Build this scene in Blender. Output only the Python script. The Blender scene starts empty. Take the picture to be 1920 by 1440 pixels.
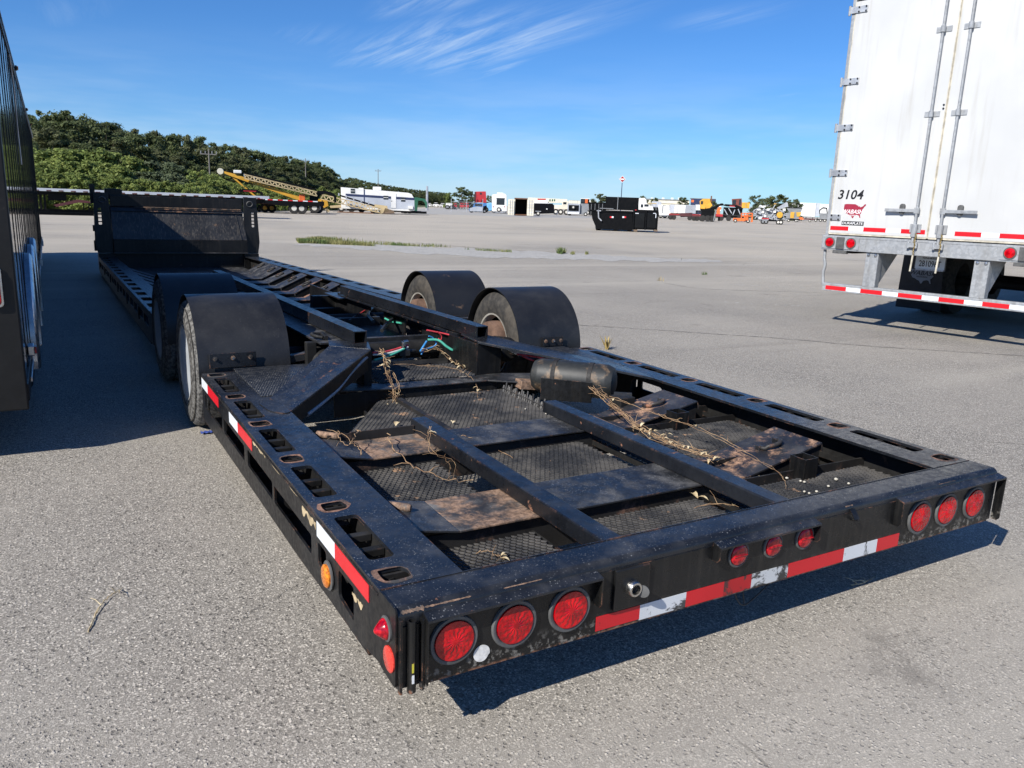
import bpy, bmesh, math, random
from mathutils import Vector, Matrix

# ---------------------------------------------------------------- camera, sky, sun, exposure
SC = bpy.context.scene
COL = SC.collection
R = math.radians

CAM_LOC = Vector((-0.6524, -1.6264, 1.3766))
CAM_RT = Vector((0.8665, -0.4980, 0.0356))
CAM_UP = Vector((0.0801, 0.2089, 0.9746))
CAM_FW = Vector((0.4928, 0.8416, -0.2209))
FPX = 1474.4                       # focal length in pixels of a 1920 px wide picture
cd = bpy.data.cameras.new('camera')
cam = bpy.data.objects.new('camera', cd)
COL.objects.link(cam)
m3 = Matrix((CAM_RT, CAM_UP, -CAM_FW)).transposed()
cam.matrix_world = Matrix.Translation(CAM_LOC) @ m3.to_4x4()
cd.sensor_width = 36.0
cd.lens = FPX / 1920 * 36.0
cd.clip_start = 0.05
cd.clip_end = 6000
SC.camera = cam

SUN_DIR = Vector((1.20, 0.46, -1.0)).normalized()     # the way the light travels
SUN_EL = math.asin(-SUN_DIR.z)
SUN_AZ = math.atan2(-SUN_DIR.x, -SUN_DIR.y)           # clockwise from +Y, towards the sun
w = bpy.data.worlds.new('World')
SC.world = w
w.use_nodes = True
w.cycles.sampling_method = 'MANUAL'
w.cycles.sample_map_resolution = 256
nt = w.node_tree
for n in list(nt.nodes):
    nt.nodes.remove(n)
wo = nt.nodes.new('ShaderNodeOutputWorld')
bg = nt.nodes.new('ShaderNodeBackground')
sky = nt.nodes.new('ShaderNodeTexSky')
sky.sky_type = 'NISHITA'
sky.sun_disc = False
sky.sun_elevation = SUN_EL
sky.sun_rotation = SUN_AZ
sky.altitude = 150
sky.air_density = 1.0
sky.dust_density = 0.0
sky.ozone_density = 10.0
bg.inputs['Strength'].default_value = 0.078
# clear-air tint, then thin wispy cirrus on a flat layer high above (a function of direction only)
def sray(u, v):
    d = CAM_FW * FPX + CAM_RT * (u - 960) + CAM_UP * (720 - v)
    return Vector((d.x / d.z, d.y / d.z))
tc = nt.nodes.new('ShaderNodeTexCoord')
def wmath(op, a, b=0.0):
    n = nt.nodes.new('ShaderNodeMath'); n.operation = op
    for i, q in enumerate((a, b)):
        if isinstance(q, (int, float)): n.inputs[i].default_value = q
        else: nt.links.new(q, n.inputs[i])
    return n.outputs[0]
def wvec(op, a, b=None):
    n = nt.nodes.new('ShaderNodeVectorMath'); n.operation = op
    for i, q in enumerate((a, b)):
        if q is None: continue
        if isinstance(q, tuple): n.inputs[i].default_value = q
        else: nt.links.new(q, n.inputs[i])
    return n
def wramp(src, a, b, lo=0.0, hi=1.0):
    r = nt.nodes.new('ShaderNodeMapRange'); r.interpolation_type = 'SMOOTHSTEP'
    for k, q in (('From Min', a), ('From Max', b), ('To Min', lo), ('To Max', hi)): r.inputs[k].default_value = q
    nt.links.new(src, r.inputs['Value']); return r.outputs['Result']
def wnoise(vec, scale, detail, rough, dist=0.0):
    n = nt.nodes.new('ShaderNodeTexNoise')
    for k, q in (('Scale', scale), ('Detail', detail), ('Roughness', rough), ('Distortion', dist)): n.inputs[k].default_value = q
    nt.links.new(vec, n.inputs['Vector']); return n.outputs['Fac']
def wmap(vec, loc=(0, 0, 0), rot=0.0, scale=(1, 1, 1), typ='POINT'):
    mp = nt.nodes.new('ShaderNodeMapping'); mp.vector_type = typ
    mp.inputs['Location'].default_value = loc; mp.inputs['Rotation'].default_value = (0, 0, rot); mp.inputs['Scale'].default_value = scale
    nt.links.new(vec, mp.inputs['Vector']); return mp.outputs[0]
sepd = nt.nodes.new('ShaderNodeSeparateXYZ')
nt.links.new(tc.outputs['Generated'], sepd.inputs[0])
zc = wmath('MAXIMUM', sepd.outputs['Z'], 0.03)
cmb = nt.nodes.new('ShaderNodeCombineXYZ')
nt.links.new(wmath('DIVIDE', sepd.outputs['X'], zc), cmb.inputs[0])
nt.links.new(wmath('DIVIDE', sepd.outputs['Y'], zc), cmb.inputs[1])
P_ = cmb.outputs[0]
STREAKS = (((640, 135), (1060, 0), .55, .7), ((760, 150), (1230, -20), .45, .65), ((850, 160), (1010, 100), .12, .6), ((700, 40), (980, -60), .28, .5),
           ((1165, 200), (1240, 188), .12, .5), ((540, 90), (640, 40), .3, .18), ((1440, 190), (1520, 170), .16, .3), ((1250, 60), (1500, 0), .3, .25), ((60, 60), (200, -30), .3, .12))
dv = sray(1230, -20) - sray(760, 150)
ANG = math.atan2(dv.y, dv.x)
along = wmap(P_, (0, 0, 0), ANG, (1, 1, 1), 'TEXTURE')
fib = wramp(wnoise(wmap(along, (3.1, 1.7, 0), 0, (.8, 8.0, 1)), 1.0, 8, .68, .6), .30, .85)
total = None
for (ua, va), (ub, vb), hw, st in STREAKS:      # ends of each streak, half width on the layer, strength
    a_, b_ = sray(ua, va), sray(ub, vb)
    c_ = (a_ + b_) / 2; dv = b_ - a_
    nrm = wmap(P_, (c_.x, c_.y, 0), math.atan2(dv.y, dv.x), (dv.length * .58, hw, 1), 'TEXTURE')
    m_ = wramp(wvec('LENGTH', nrm).outputs['Value'], 1.0, 0.05, 0, st)
    total = m_ if total is None else wmath('MAXIMUM', total, m_)
total = wmath('MULTIPLY', total, fib)
bank = wnoise(wmap(tc.outputs['Generated'], (0, 0, 0), 0, (2.2, 2.2, 16)), 1.6, 4, .6)
low = wmath('MULTIPLY', wramp(sepd.outputs['Z'], 0.20, 0.0), wramp(bank, .36, .70, .10, .48))
mask = wmath('MAXIMUM', total, low)
tint = nt.nodes.new('ShaderNodeMix'); tint.data_type = 'RGBA'; tint.blend_type = 'MULTIPLY'
tint.inputs['Factor'].default_value = 1.0
tint.inputs['B'].default_value = (.72, 1.0, 1.22, 1)
nt.links.new(sky.outputs['Color'], tint.inputs['A'])
mixc = nt.nodes.new('ShaderNodeMix'); mixc.data_type = 'RGBA'
mixc.inputs['B'].default_value = (6.6, 8.0, 9.6, 1)
nt.links.new(mask, mixc.inputs['Factor'])
nt.links.new(tint.outputs['Result'], mixc.inputs['A'])
nt.links.new(mixc.outputs['Result'], bg.inputs['Color'])
nt.links.new(bg.outputs['Background'], wo.inputs['Surface'])

sd = bpy.data.lights.new('sun', 'SUN')
sd.energy = 5.0
sd.angle = R(0.53)
sd.color = (1.0, 0.955, 0.88)
so = bpy.data.objects.new('sun', sd)
COL.objects.link(so)
so.rotation_euler = SUN_DIR.to_track_quat('-Z', 'Y').to_euler()
so.location = (-20, -8, 25)

SC.view_settings.view_transform = 'Standard'
SC.view_settings.look = 'None'
SC.view_settings.gamma = 1
SC.view_settings.use_curve_mapping = False
SC.view_settings.exposure = 0.44
SC.render.engine = 'CYCLES'

# ---------------------------------------------------------------- pixel -> place
def ray(u, v):
    return CAM_FW * FPX + CAM_RT * (u - 960) + CAM_UP * (720 - v)
def gp(u, v, z=0.0):
    d = ray(u, v)
    return CAM_LOC + d * ((z - CAM_LOC.z) / d.z)
def at_dist(u, v, dist):
    """point on the pixel's ray at a horizontal distance from the camera"""
    d = ray(u, v)
    return CAM_LOC + d * (dist / math.hypot(d.x, d.y))

# ---------------------------------------------------------------- mesh helpers
class MB:
    def __init__(s):
        s.v = []; s.f = []
    def add(s, vs, fs):
        o = len(s.v)
        s.v += [tuple(q) for q in vs]
        s.f += [tuple(i + o for i in q) for q in fs]
        return s
    def box(s, x0, x1, y0, y1, z0, z1):
        return s.add([(x0, y0, z0), (x1, y0, z0), (x1, y1, z0), (x0, y1, z0),
                      (x0, y0, z1), (x1, y0, z1), (x1, y1, z1), (x0, y1, z1)],
                     [(0, 3, 2, 1), (4, 5, 6, 7), (0, 1, 5, 4), (1, 2, 6, 5), (2, 3, 7, 6), (3, 0, 4, 7)])
    def hexa(s, p):
        """eight points: four of the bottom counterclockwise, four of the top"""
        return s.add(p, [(0, 3, 2, 1), (4, 5, 6, 7), (0, 1, 5, 4), (1, 2, 6, 5), (2, 3, 7, 6), (3, 0, 4, 7)])
    def bar(s, a, b, wd, ht, up=(0, 0, 1)):
        a = Vector(a); b = Vector(b); t = (b - a).normalized(); up = Vector(up)
        if abs(t.dot(up)) > .98: up = Vector((0, 1, 0))
        sd_ = t.cross(up).normalized(); u = sd_.cross(t).normalized()
        sd_ *= wd / 2; u *= ht / 2
        return s.hexa([a - sd_ - u, a + sd_ - u, b + sd_ - u, b - sd_ - u, a - sd_ + u, a + sd_ + u, b + sd_ + u, b - sd_ + u])
    def prism(s, poly, axis, a, b):
        """polygon in the two other axes (in x,y,z order), drawn out along axis from a to b"""
        n = len(poly)
        def mk(p, t):
            if axis == 'x': return (t, p[0], p[1])
            if axis == 'y': return (p[0], t, p[1])
            return (p[0], p[1], t)
        vs = [mk(p, a) for p in poly] + [mk(p, b) for p in poly]
        fs = [tuple(range(n))[::-1], tuple(range(n, 2 * n))]
        fs += [(i, (i + 1) % n, n + (i + 1) % n, n + i) for i in range(n)]
        return s.add(vs, fs)
    def cyl(s, a, b, r0, r1=None, n=12, cap=True):
        r1 = r0 if r1 is None else r1
        a = Vector(a); b = Vector(b); t = (b - a).normalized()
        u = t.orthogonal().normalized(); w_ = t.cross(u)
        vs = []
        for c, r in ((a, r0), (b, r1)):
            for i in range(n):
                q = 2 * math.pi * i / n
                vs.append(c + u * (math.cos(q) * r) + w_ * (math.sin(q) * r))
        fs = [(i, (i + 1) % n, n + (i + 1) % n, n + i) for i in range(n)]
        if cap: fs += [tuple(range(n))[::-1], tuple(range(n, 2 * n))]
        return s.add(vs, fs)
    def lathe(s, prof, c, axis, n=24, close=False):
        """profile of (t along axis, radius); axis a unit vector"""
        c = Vector(c); t = Vector(axis).normalized(); u = t.orthogonal().normalized(); w_ = t.cross(u)
        vs = []; fs = []; m = len(prof)
        for (h, r) in prof:
            for i in range(n):
                q = 2 * math.pi * i / n
                vs.append(c + t * h + u * (math.cos(q) * r) + w_ * (math.sin(q) * r))
        last = m if close else m - 1
        for j in range(last):
            for i in range(n):
                j2 = (j + 1) % m
                fs.append((j * n + i, j * n + (i + 1) % n, j2 * n + (i + 1) % n, j2 * n + i))
        if not close:
            if prof[0][1] > 1e-4: fs.append(tuple(range(n))[::-1])
            if prof[-1][1] > 1e-4: fs.append(tuple(range((m - 1) * n, m * n)))
        return s.add(vs, fs)
    def tube(s, pts, r, n=8, taper=None):
        pts = [Vector(p) for p in pts]; m = len(pts)
        u = None; vs = []; fs = []
        for j, p in enumerate(pts):
            t = (pts[min(j + 1, m - 1)] - pts[max(j - 1, 0)]).normalized()
            if u is None: u = t.orthogonal().normalized()
            else:
                u = (u - t * u.dot(t))
                u = u.normalized() if u.length > 1e-6 else t.orthogonal().normalized()
            w_ = t.cross(u); rr = r if taper is None else r * (1 + (taper - 1) * j / (m - 1))
            for i in range(n):
                q = 2 * math.pi * i / n
                vs.append(p + u * (math.cos(q) * rr) + w_ * (math.sin(q) * rr))
        for j in range(m - 1):
            for i in range(n):
                fs.append((j * n + i, j * n + (i + 1) % n, (j + 1) * n + (i + 1) % n, (j + 1) * n + i))
        fs += [tuple(range(n))[::-1], tuple(range((m - 1) * n, m * n))]
        return s.add(vs, fs)
    def mesh(s, name, smooth=None, bevel=0.0, fix=True):
        me = bpy.data.meshes.new(name)
        me.from_pydata(s.v, [], s.f)
        if fix or bevel:
            bm = bmesh.new(); bm.from_mesh(me)
            if fix: bmesh.ops.recalc_face_normals(bm, faces=bm.faces)
            if bevel:
                es = [e for e in bm.edges if len(e.link_faces) == 2 and e.calc_face_angle(0) > R(35)]
                bmesh.ops.bevel(bm, geom=es, offset=bevel, offset_type='OFFSET', segments=2, profile=0.5, affect='EDGES', clamp_overlap=True)
            bm.to_mesh(me); bm.free()
        if smooth is not None:
            me.polygons.foreach_set('use_smooth', [True] * len(me.polygons))
            me.set_sharp_from_angle(angle=R(smooth))
        return me
    def build(s, name, mat, parent=None, smooth=None, bevel=0.0, fix=True, **props):
        me = s.mesh(name, smooth, bevel, fix)
        return ob(name, me, mat, parent, **props)

def ob(name, me, mat, parent=None, **props):
    o = bpy.data.objects.new(name, me)
    if mat is not None and not me.materials: me.materials.append(mat)
    COL.objects.link(o)
    if parent is not None: o.parent = parent
    for k, q in props.items(): o[k] = q
    return o
def thing(name, label, cat, loc=(0, 0, 0), rz=0.0, group=None):
    o = bpy.data.objects.new(name, None)
    o.empty_display_size = 0.2
    COL.objects.link(o)
    o.location = loc; o.rotation_euler = (0, 0, rz)
    o['label'] = label; o['category'] = cat
    if group: o['group'] = group
    return o
def tag(o, label, cat, group=None):
    o['label'] = label; o['category'] = cat
    if group: o['group'] = group
    return o
def copy_tree(o, parent=None):
    c = o.copy(); COL.objects.link(c); c.parent = parent
    for ch in list(o.children): copy_tree(ch, c)
    return c

def plate_mesh(name, outer, holes, th, place, smooth=None):
    """flat plate with holes; outlines in 2D, thickness th, place(u,v,w)->xyz (w in 0..th)"""
    bm = bmesh.new()
    def loop(pts):
        vs = [bm.verts.new((p[0], p[1], 0)) for p in pts]
        return [bm.edges.new((vs[i], vs[(i + 1) % len(vs)])) for i in range(len(vs))]
    es = loop(outer)
    for h in holes: es += loop(h)
    bmesh.ops.triangle_fill(bm, use_beauty=True, use_dissolve=False, edges=es, normal=(0, 0, 1))
    ret = bmesh.ops.extrude_face_region(bm, geom=bm.faces[:])
    for g in ret['geom']:
        if isinstance(g, bmesh.types.BMVert): g.co.z += th
    for q in bm.verts:
        q.co = Vector(place(q.co.x, q.co.y, q.co.z))
    bmesh.ops.recalc_face_normals(bm, faces=bm.faces)
    me = bpy.data.meshes.new(name)
    bm.to_mesh(me); bm.free()
    if smooth is not None:
        me.polygons.foreach_set('use_smooth', [True] * len(me.polygons))
        me.set_sharp_from_angle(angle=R(smooth))
    return me
def rrect(x0, x1, y0, y1, r, n=4):
    """rounded rectangle outline"""
    out = []
    for cx, cy, a0 in ((x1 - r, y1 - r, 0), (x0 + r, y1 - r, 90), (x0 + r, y0 + r, 180), (x1 - r, y0 + r, 270)):
        for i in range(n + 1):
            a = R(a0 + 90 * i / n)
            out.append((cx + r * math.cos(a), cy + r * math.sin(a)))
    return out
def poly_round(pts, r, n=3):
    """round the corners of a polygon"""
    out = []; m = len(pts)
    for i in range(m):
        p = Vector(pts[i]); a = (Vector(pts[i - 1]) - p); b = (Vector(pts[(i + 1) % m]) - p)
        rr = min(r, a.length * .45, b.length * .45)
        a = p + a.normalized() * rr; b = p + b.normalized() * rr
        for k in range(n + 1):
            t = k / n
            out.append(tuple(a * (1 - t) ** 2 + p * 2 * t * (1 - t) + b * t * t))
    return out
def spline(pts, n=8):
    """Catmull-Rom through points"""
    P = [Vector(p) for p in pts]; P = [P[0] * 2 - P[1]] + P + [P[-1] * 2 - P[-2]]
    out = []
    for i in range(1, len(P) - 2):
        for k in range(n):
            t = k / n
            a, b, c, d = P[i - 1], P[i], P[i + 1], P[i + 2]
            out.append(.5 * ((2 * b) + (c - a) * t + (2 * a - 5 * b + 4 * c - d) * t * t + (3 * b - a - 3 * c + d) * t ** 3))
    out.append(P[-2])
    return out

# ---------------------------------------------------------------- material helpers
def s2l(r, g, b):
    f = lambda c: (c / 255 / 12.92) if c / 255 <= .04045 else ((c / 255 + .055) / 1.055) ** 2.4
    return (f(r), f(g), f(b), 1)
class NT:
    def __init__(s, name):
        s.m = bpy.data.materials.new(name); s.m.use_nodes = True
        s.t = s.m.node_tree
        s.b = s.t.nodes['Principled BSDF']
        s.geo = s.t.nodes.new('ShaderNodeNewGeometry')
        s.pos = s.geo.outputs['Position']
    def n(s, typ, **kw):
        nd = s.t.nodes.new(typ)
        for k, q in kw.items(): setattr(nd, k, q)
        return nd
    def lk(s, a, b): s.t.links.new(a, b)
    def setin(s, sock, q):
        if isinstance(q, bpy.types.NodeSocket): s.lk(q, sock)
        elif isinstance(q, (tuple, list)) and len(q) == 4 and sock.type == 'VECTOR': sock.default_value = q[:3]
        else: sock.default_value = q
    def objpos(s):
        return s.n('ShaderNodeTexCoord').outputs['Object']
    def mapping(s, vec, scale=(1, 1, 1), rot=(0, 0, 0), loc=(0, 0, 0)):
        nd = s.n('ShaderNodeMapping')
        nd.inputs['Scale'].default_value = scale; nd.inputs['Rotation'].default_value = rot; nd.inputs['Location'].default_value = loc
        s.lk(vec, nd.inputs['Vector']); return nd.outputs[0]
    def noise(s, scale, detail=4, rough=.55, vec=None, dist=0.0):
        nd = s.n('ShaderNodeTexNoise')
        nd.inputs['Scale'].default_value = scale; nd.inputs['Detail'].default_value = detail
        nd.inputs['Roughness'].default_value = rough; nd.inputs['Distortion'].default_value = dist
        s.lk(vec or s.pos, nd.inputs['Vector']); return nd.outputs['Fac']
    def voro(s, scale, feature='F1', vec=None, out='Distance', rand=1.0):
        nd = s.n('ShaderNodeTexVoronoi', feature=feature)
        nd.inputs['Scale'].default_value = scale; nd.inputs['Randomness'].default_value = rand
        s.lk(vec or s.pos, nd.inputs['Vector']); return nd.outputs[out]
    def rng(s, v, a, b, c=0.0, d=1.0, smooth=True):
        nd = s.n('ShaderNodeMapRange')
        if smooth: nd.interpolation_type = 'SMOOTHSTEP'
        for k, q in (('Value', v), ('From Min', a), ('From Max', b), ('To Min', c), ('To Max', d)): s.setin(nd.inputs[k], q)
        return nd.outputs[0]
    def math(s, op, a, b=0.0, clamp=False):
        nd = s.n('ShaderNodeMath', operation=op, use_clamp=clamp)
        s.setin(nd.inputs[0], a); s.setin(nd.inputs[1], b); return nd.outputs[0]
    def mix(s, f, a, b):
        nd = s.n('ShaderNodeMix', data_type='RGBA')
        s.setin(nd.inputs['Factor'], f); s.setin(nd.inputs['A'], a); s.setin(nd.inputs['B'], b)
        return nd.outputs['Result']
    def fmix(s, f, a, b):
        nd = s.n('ShaderNodeMix', data_type='FLOAT')
        s.setin(nd.inputs['Factor'], f); s.setin(nd.inputs['A'], a); s.setin(nd.inputs['B'], b)
        return nd.outputs['Result']
    def sep(s, v):
        nd = s.n('ShaderNodeSeparateXYZ'); s.lk(v, nd.inputs[0]); return nd.outputs
    def bump(s, h, strength=.3, dist=.01):
        nd = s.n('ShaderNodeBump'); nd.inputs['Strength'].default_value = strength; nd.inputs['Distance'].default_value = dist
        s.setin(nd.inputs['Height'], h); s.lk(nd.outputs[0], s.b.inputs['Normal'])
    def edge(s, radius=.006):
        """1 on convex and concave edges"""
        nd = s.n('ShaderNodeBevel', samples=3); nd.inputs['Radius'].default_value = radius
        d = s.n('ShaderNodeVectorMath', operation='DOT_PRODUCT')
        s.lk(nd.outputs[0], d.inputs[0]); s.lk(s.geo.outputs['Normal'], d.inputs[1])
        return s.rng(d.outputs['Value'], .995, .90)
    def out(s, col=None, rough=None, metal=None, spec=None, coat=None, alpha=None):
        for k, q in (('Base Color', col), ('Roughness', rough), ('Metallic', metal), ('Specular IOR Level', spec), ('Coat Weight', coat), ('Alpha', alpha)):
            if q is not None: s.setin(s.b.inputs[k], q)
        return s.m
def plain(name, col, rough=.5, metal=0.0, var=.18, scale=3.0, bump=0.0, bscale=60, coat=0.0, spec=.5):
    """paint or plastic with an uneven tone, light dirt and uneven gloss"""
    t = NT(name)
    f = t.noise(scale, 6, .6)
    d = t.noise(scale * 7, 5, .65)
    dark = tuple(c * (1 - var) for c in col[:3]) + (1,)
    lite = tuple(min(1, c * (1 + var * .6) + var * .012) for c in col[:3]) + (1,)
    c = t.mix(t.rng(f, .3, .7), dark, lite)
    c = t.mix(t.rng(d, .62, .8, 0, var), c, (.16, .14, .12, 1))
    if bump: t.bump(t.noise(bscale, 3), bump, .004)
    return t.out(c, t.rng(d, .25, .75, max(.03, rough - .1), min(1, rough + .12)), metal, spec, coat=coat)
# ---------------------------------------------------------------- materials
M = {}
def steel_paint(name, base=(.010, .0115, .014), rust=.62, specks=.70, rough=.30, edge=True, dust=.5, rustcol=(.20, .085, .042), chips=.64, streak=False, scale=1.0, scuff=None, spec=.5):
    """old black paint: dust film, pale specks, brown chips, bare rusty edges"""
    t = NT(name)
    nz = t.sep(t.geo.outputs['Normal'])[2]
    up = t.rng(nz, .35, .9)
    big = t.noise(2.3 * scale, 6, .6)
    mid = t.noise(38 * scale, 7, .68)
    patch = t.noise(6.5 * scale, 9, .72, dist=.4)
    c = t.mix(t.rng(big, .35, .7), base + (1,), tuple(q * 2.1 + .003 for q in base) + (1,))
    # dust film, thicker on faces that look up
    df = t.math('MULTIPLY', t.rng(t.noise(9 * scale, 6, .6), .42, .80, 0, dust), t.math('ADD', t.math('MULTIPLY', up, .085), .02))
    c = t.mix(df, c, (.30, .29, .275, 1))
    if streak:
        st = t.noise(1.0, 6, .6, vec=t.mapping(t.pos, (46, 46, 2.2)))
        c = t.mix(t.rng(st, .48, .80, 0, .07 if streak is True else streak), c, (.22, .19, .15, 1))
    # pale paint specks: small dots of uneven size, thinning out in patches
    vn = t.n('ShaderNodeTexVoronoi', feature='F1'); vn.inputs['Scale'].default_value = 190 * scale; t.lk(t.pos, vn.inputs['Vector'])
    vr = t.sep(vn.outputs['Color'])
    rad = t.math('MULTIPLY', t.math('SUBTRACT', vr[0], specks), .80)
    sp = t.rng(t.math('SUBTRACT', rad, vn.outputs['Distance']), -.02, .06)
    sp = t.math('MULTIPLY', t.math('MULTIPLY', sp, t.rng(vr[1], 0, 1, .25, 1.0)), t.rng(t.noise(16, 5, .65), .36, .62, .12, 1.0))
    sp = t.math('MULTIPLY', sp, t.math('ADD', t.math('MULTIPLY', up, .80), .10))
    c = t.mix(t.math('MULTIPLY', sp, .62), c, (.30, .305, .31, 1))
    # chips through to brown primer / rust
    ch = t.rng(t.noise(21 * scale, 5, .6), chips + .06, chips + .085)
    ch = t.math('MULTIPLY', ch, t.rng(patch, .5, .56))
    ru = t.rng(patch, rust - .02, rust + .13)
    if edge:
        ew = t.math('MULTIPLY', t.edge(.004), t.rng(t.noise(11 * scale, 6, .7), .52, .64))
        ch = t.math('MAXIMUM', ch, ew)
    rm = t.math('MAXIMUM', t.math('MULTIPLY', ch, .9), ru, True)
    if scuff:      # worn band along a lower edge: scraped to grey primer and brown
        zz = t.sep(t.pos)[2]; sn = t.noise(34, 7, .7)
        sm_ = t.math('MULTIPLY', t.rng(zz, scuff[1], scuff[0]), t.rng(sn, .50, .60))
        c = t.mix(t.math('MULTIPLY', sm_, .8), c, (.24, .225, .20, 1))
        rm = t.math('MAXIMUM', rm, t.math('MULTIPLY', t.rng(zz, scuff[0] + .010, scuff[0]), t.rng(t.noise(20, 6, .7), .46, .56)))
    rn = t.noise(55, 6, .7)
    rc = t.mix(t.rng(rn, .3, .7), tuple(q * .45 for q in rustcol) + (1,), tuple(min(1, q * 1.5 + .03) for q in rustcol) + (1,))
    c = t.mix(rm, c, rc)
    rg = t.fmix(t.math('MAXIMUM', rm, t.math('MULTIPLY', df, 2.0), True), t.rng(mid, .3, .7, rough - .06, rough + .16), .85)
    t.bump(t.math('ADD', t.math('MULTIPLY', mid, .5), t.math('MULTIPLY', rm, -.5)), .25, .0035)
    return t.out(c, rg, 0.0, spec)
M['deck'] = steel_paint('black_deck_paint', base=(.0066, .0076, .0098), rust=.72, specks=.40, rough=.27, dust=1.1)
M['beam'] = steel_paint('black_beam_paint', base=(.0048, .0056, .0075), rust=.645, specks=.55, rough=.30, dust=.9, chips=.58)
M['side'] = steel_paint('black_side_paint', base=(.0040, .0042, .0047), rust=.75, specks=.74, rough=.36, dust=.6, streak=True, spec=.32)
M['rear'] = steel_paint('black_rear_paint', base=(.0040, .0042, .0045), rust=.80, specks=.76, rough=.28, dust=.5, spec=.36, edge=True, streak=True, scuff=(.190, .262))
M['torn'] = steel_paint('torn_rusty_edge', base=(.02, .018, .016), rust=.42, specks=.7, rough=.7, dust=2.0, rustcol=(.19, .095, .058), edge=False)
M['plate'] = steel_paint('dusty_black_plate', base=(.010, .0108, .0125), rust=.63, specks=.34, rough=.38, dust=3.2)
M['rusty'] = steel_paint('rusty_plate', base=(.020, .019, .019), rust=.45, specks=.5, rough=.6, dust=5.5, rustcol=(.215, .130, .080))
M['rustyside'] = steel_paint('rusty_web', base=(.0085, .008, .008), rust=.57, specks=.66, rough=.6, dust=1.0, rustcol=(.12, .062, .04), spec=.3)
M['well'] = steel_paint('well_steel', base=(.010, .011, .013), rust=.52, specks=.60, rough=.40, dust=1.0, rustcol=(.22, .11, .06))
M['gunk'] = steel_paint('grimy_steel', base=(.0060, .0058, .0056), rust=.64, specks=.72, rough=.6, dust=.9, spec=.3)

t = NT('expanded_metal')
f = t.noise(5, 6, .65); g = t.noise(160, 3)
c = t.mix(t.rng(f, .38, .64), (.012, .0125, .014, 1), (.062, .058, .053, 1))
c = t.mix(t.rng(t.noise(9, 6, .7), .62, .7), c, (.24, .15, .09, 1))
M['mesh'] = t.out(c, t.rng(g, .3, .7, .35, .65), 0.0)

t = NT('tread_plate')      # raised lug pattern, too fine to pick apart
v = t.mapping(t.pos, (1, 1, 1), (0, 0, R(45)))
ck = t.n('ShaderNodeTexChecker'); ck.inputs['Scale'].default_value = 62; t.lk(v, ck.inputs['Vector'])
vv = t.voro(88, 'F1', vec=t.mapping(t.pos, (1, .62, 1), (0, 0, R(30))), rand=.25)
lug = t.rng(vv, .42, .18)
f = t.noise(24, 6, .65)
c = t.mix(t.rng(f, .35, .7), (.010, .012, .016, 1), (.040, .041, .043, 1))
c = t.mix(t.math('MULTIPLY', lug, t.rng(f, .3, .6, .3, .9)), c, (.20, .205, .21, 1))
t.bump(lug, 1.0, .005)
M['tread'] = t.out(c, .40, 0.0)

t = NT('fender_plastic')
f = t.noise(3, 6, .6); sc = t.noise(1.0, 8, .75, vec=t.mapping(t.pos, (40, 9, 6), (0, .5, .7)))
sp = t.noise(240, 2)
c = t.mix(t.rng(f, .3, .7), (.0085, .0088, .010, 1), (.016, .0163, .0175, 1))
c = t.mix(t.rng(sc, .62, .72, 0, .5), c, (.12, .12, .12, 1))
c = t.mix(t.rng(t.noise(7, 6, .65), .45, .8, 0, .16), c, (.10, .095, .088, 1))
c = t.mix(t.rng(sp, .66, .72, 0, .35), c, (.13, .125, .115, 1))
M['fender'] = t.out(c, t.rng(f, .3, .7, .38, .52), 0.0)

t = NT('tyre_rubber')
f = t.noise(22, 7, .65); g = t.noise(4, 5)
c = t.mix(t.rng(f, .35, .7), (.020, .019, .018, 1), (.060, .054, .046, 1))
c = t.mix(t.rng(g, .45, .7, 0, .55), c, (.085, .070, .052, 1))
t.bump(f, .4, .004)
M['tyre'] = t.out(c, .85, 0.0)
t = NT('tyre_rubber_worn')
f = t.noise(45, 7, .7); g = t.noise(5, 5)
c = t.mix(t.rng(f, .40, .62), (.028, .027, .026, 1), (.17, .165, .155, 1))
t.bump(f, .5, .005)
M['tyreworn'] = t.out(c, .85, 0.0)
M['cover'] = plain('wheel_cover', (.40, .42, .44, 1), .38, 0.0, .22, 6)
M['rim'] = plain('rim_pale', (.30, .285, .25, 1), .5, 0.0, .3, 9)
M['drum'] = plain('drum_rust', (.13, .075, .05, 1), .85, 0.0, .4, 12, .4)
M['chrome'] = plain('zinc_metal', (.62, .60, .56, 1), .28, 1.0, .2, 20)
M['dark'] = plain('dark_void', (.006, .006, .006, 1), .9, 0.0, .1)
M['rubber'] = plain('rubber_trim', (.085, .086, .085, 1), .62, 0.0, .3, 20)

def lens(name, col, deep, cell=120):
    t = NT(name)
    v = t.noise(cell * .5, 2, .5)
    c = t.mix(t.rng(v, .35, .65), col, deep)
    t.out(c, .18, 0.0, .4, .25)
    t.b.inputs['Coat Roughness'].default_value = .04
    t.b.inputs['Subsurface Weight'].default_value = .0
    t.b.inputs['Subsurface Radius'].default_value = (.01, .002, .002)
    return t.m
M['lens'] = lens('red_lens', (.60, .003, .008, 1), (.30, .0, .004, 1), 52)
M['lens2'] = lens('red_lens_small', (.55, .008, .016, 1), (.20, .0, .008, 1), 140)
M['amber'] = lens('amber_lens', (.75, .24, .02, 1), (.36, .09, .01, 1), 260)
M['reflect'] = lens('red_reflector', (.75, .06, .04, 1), (.50, .03, .02, 1), 420)

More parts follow.
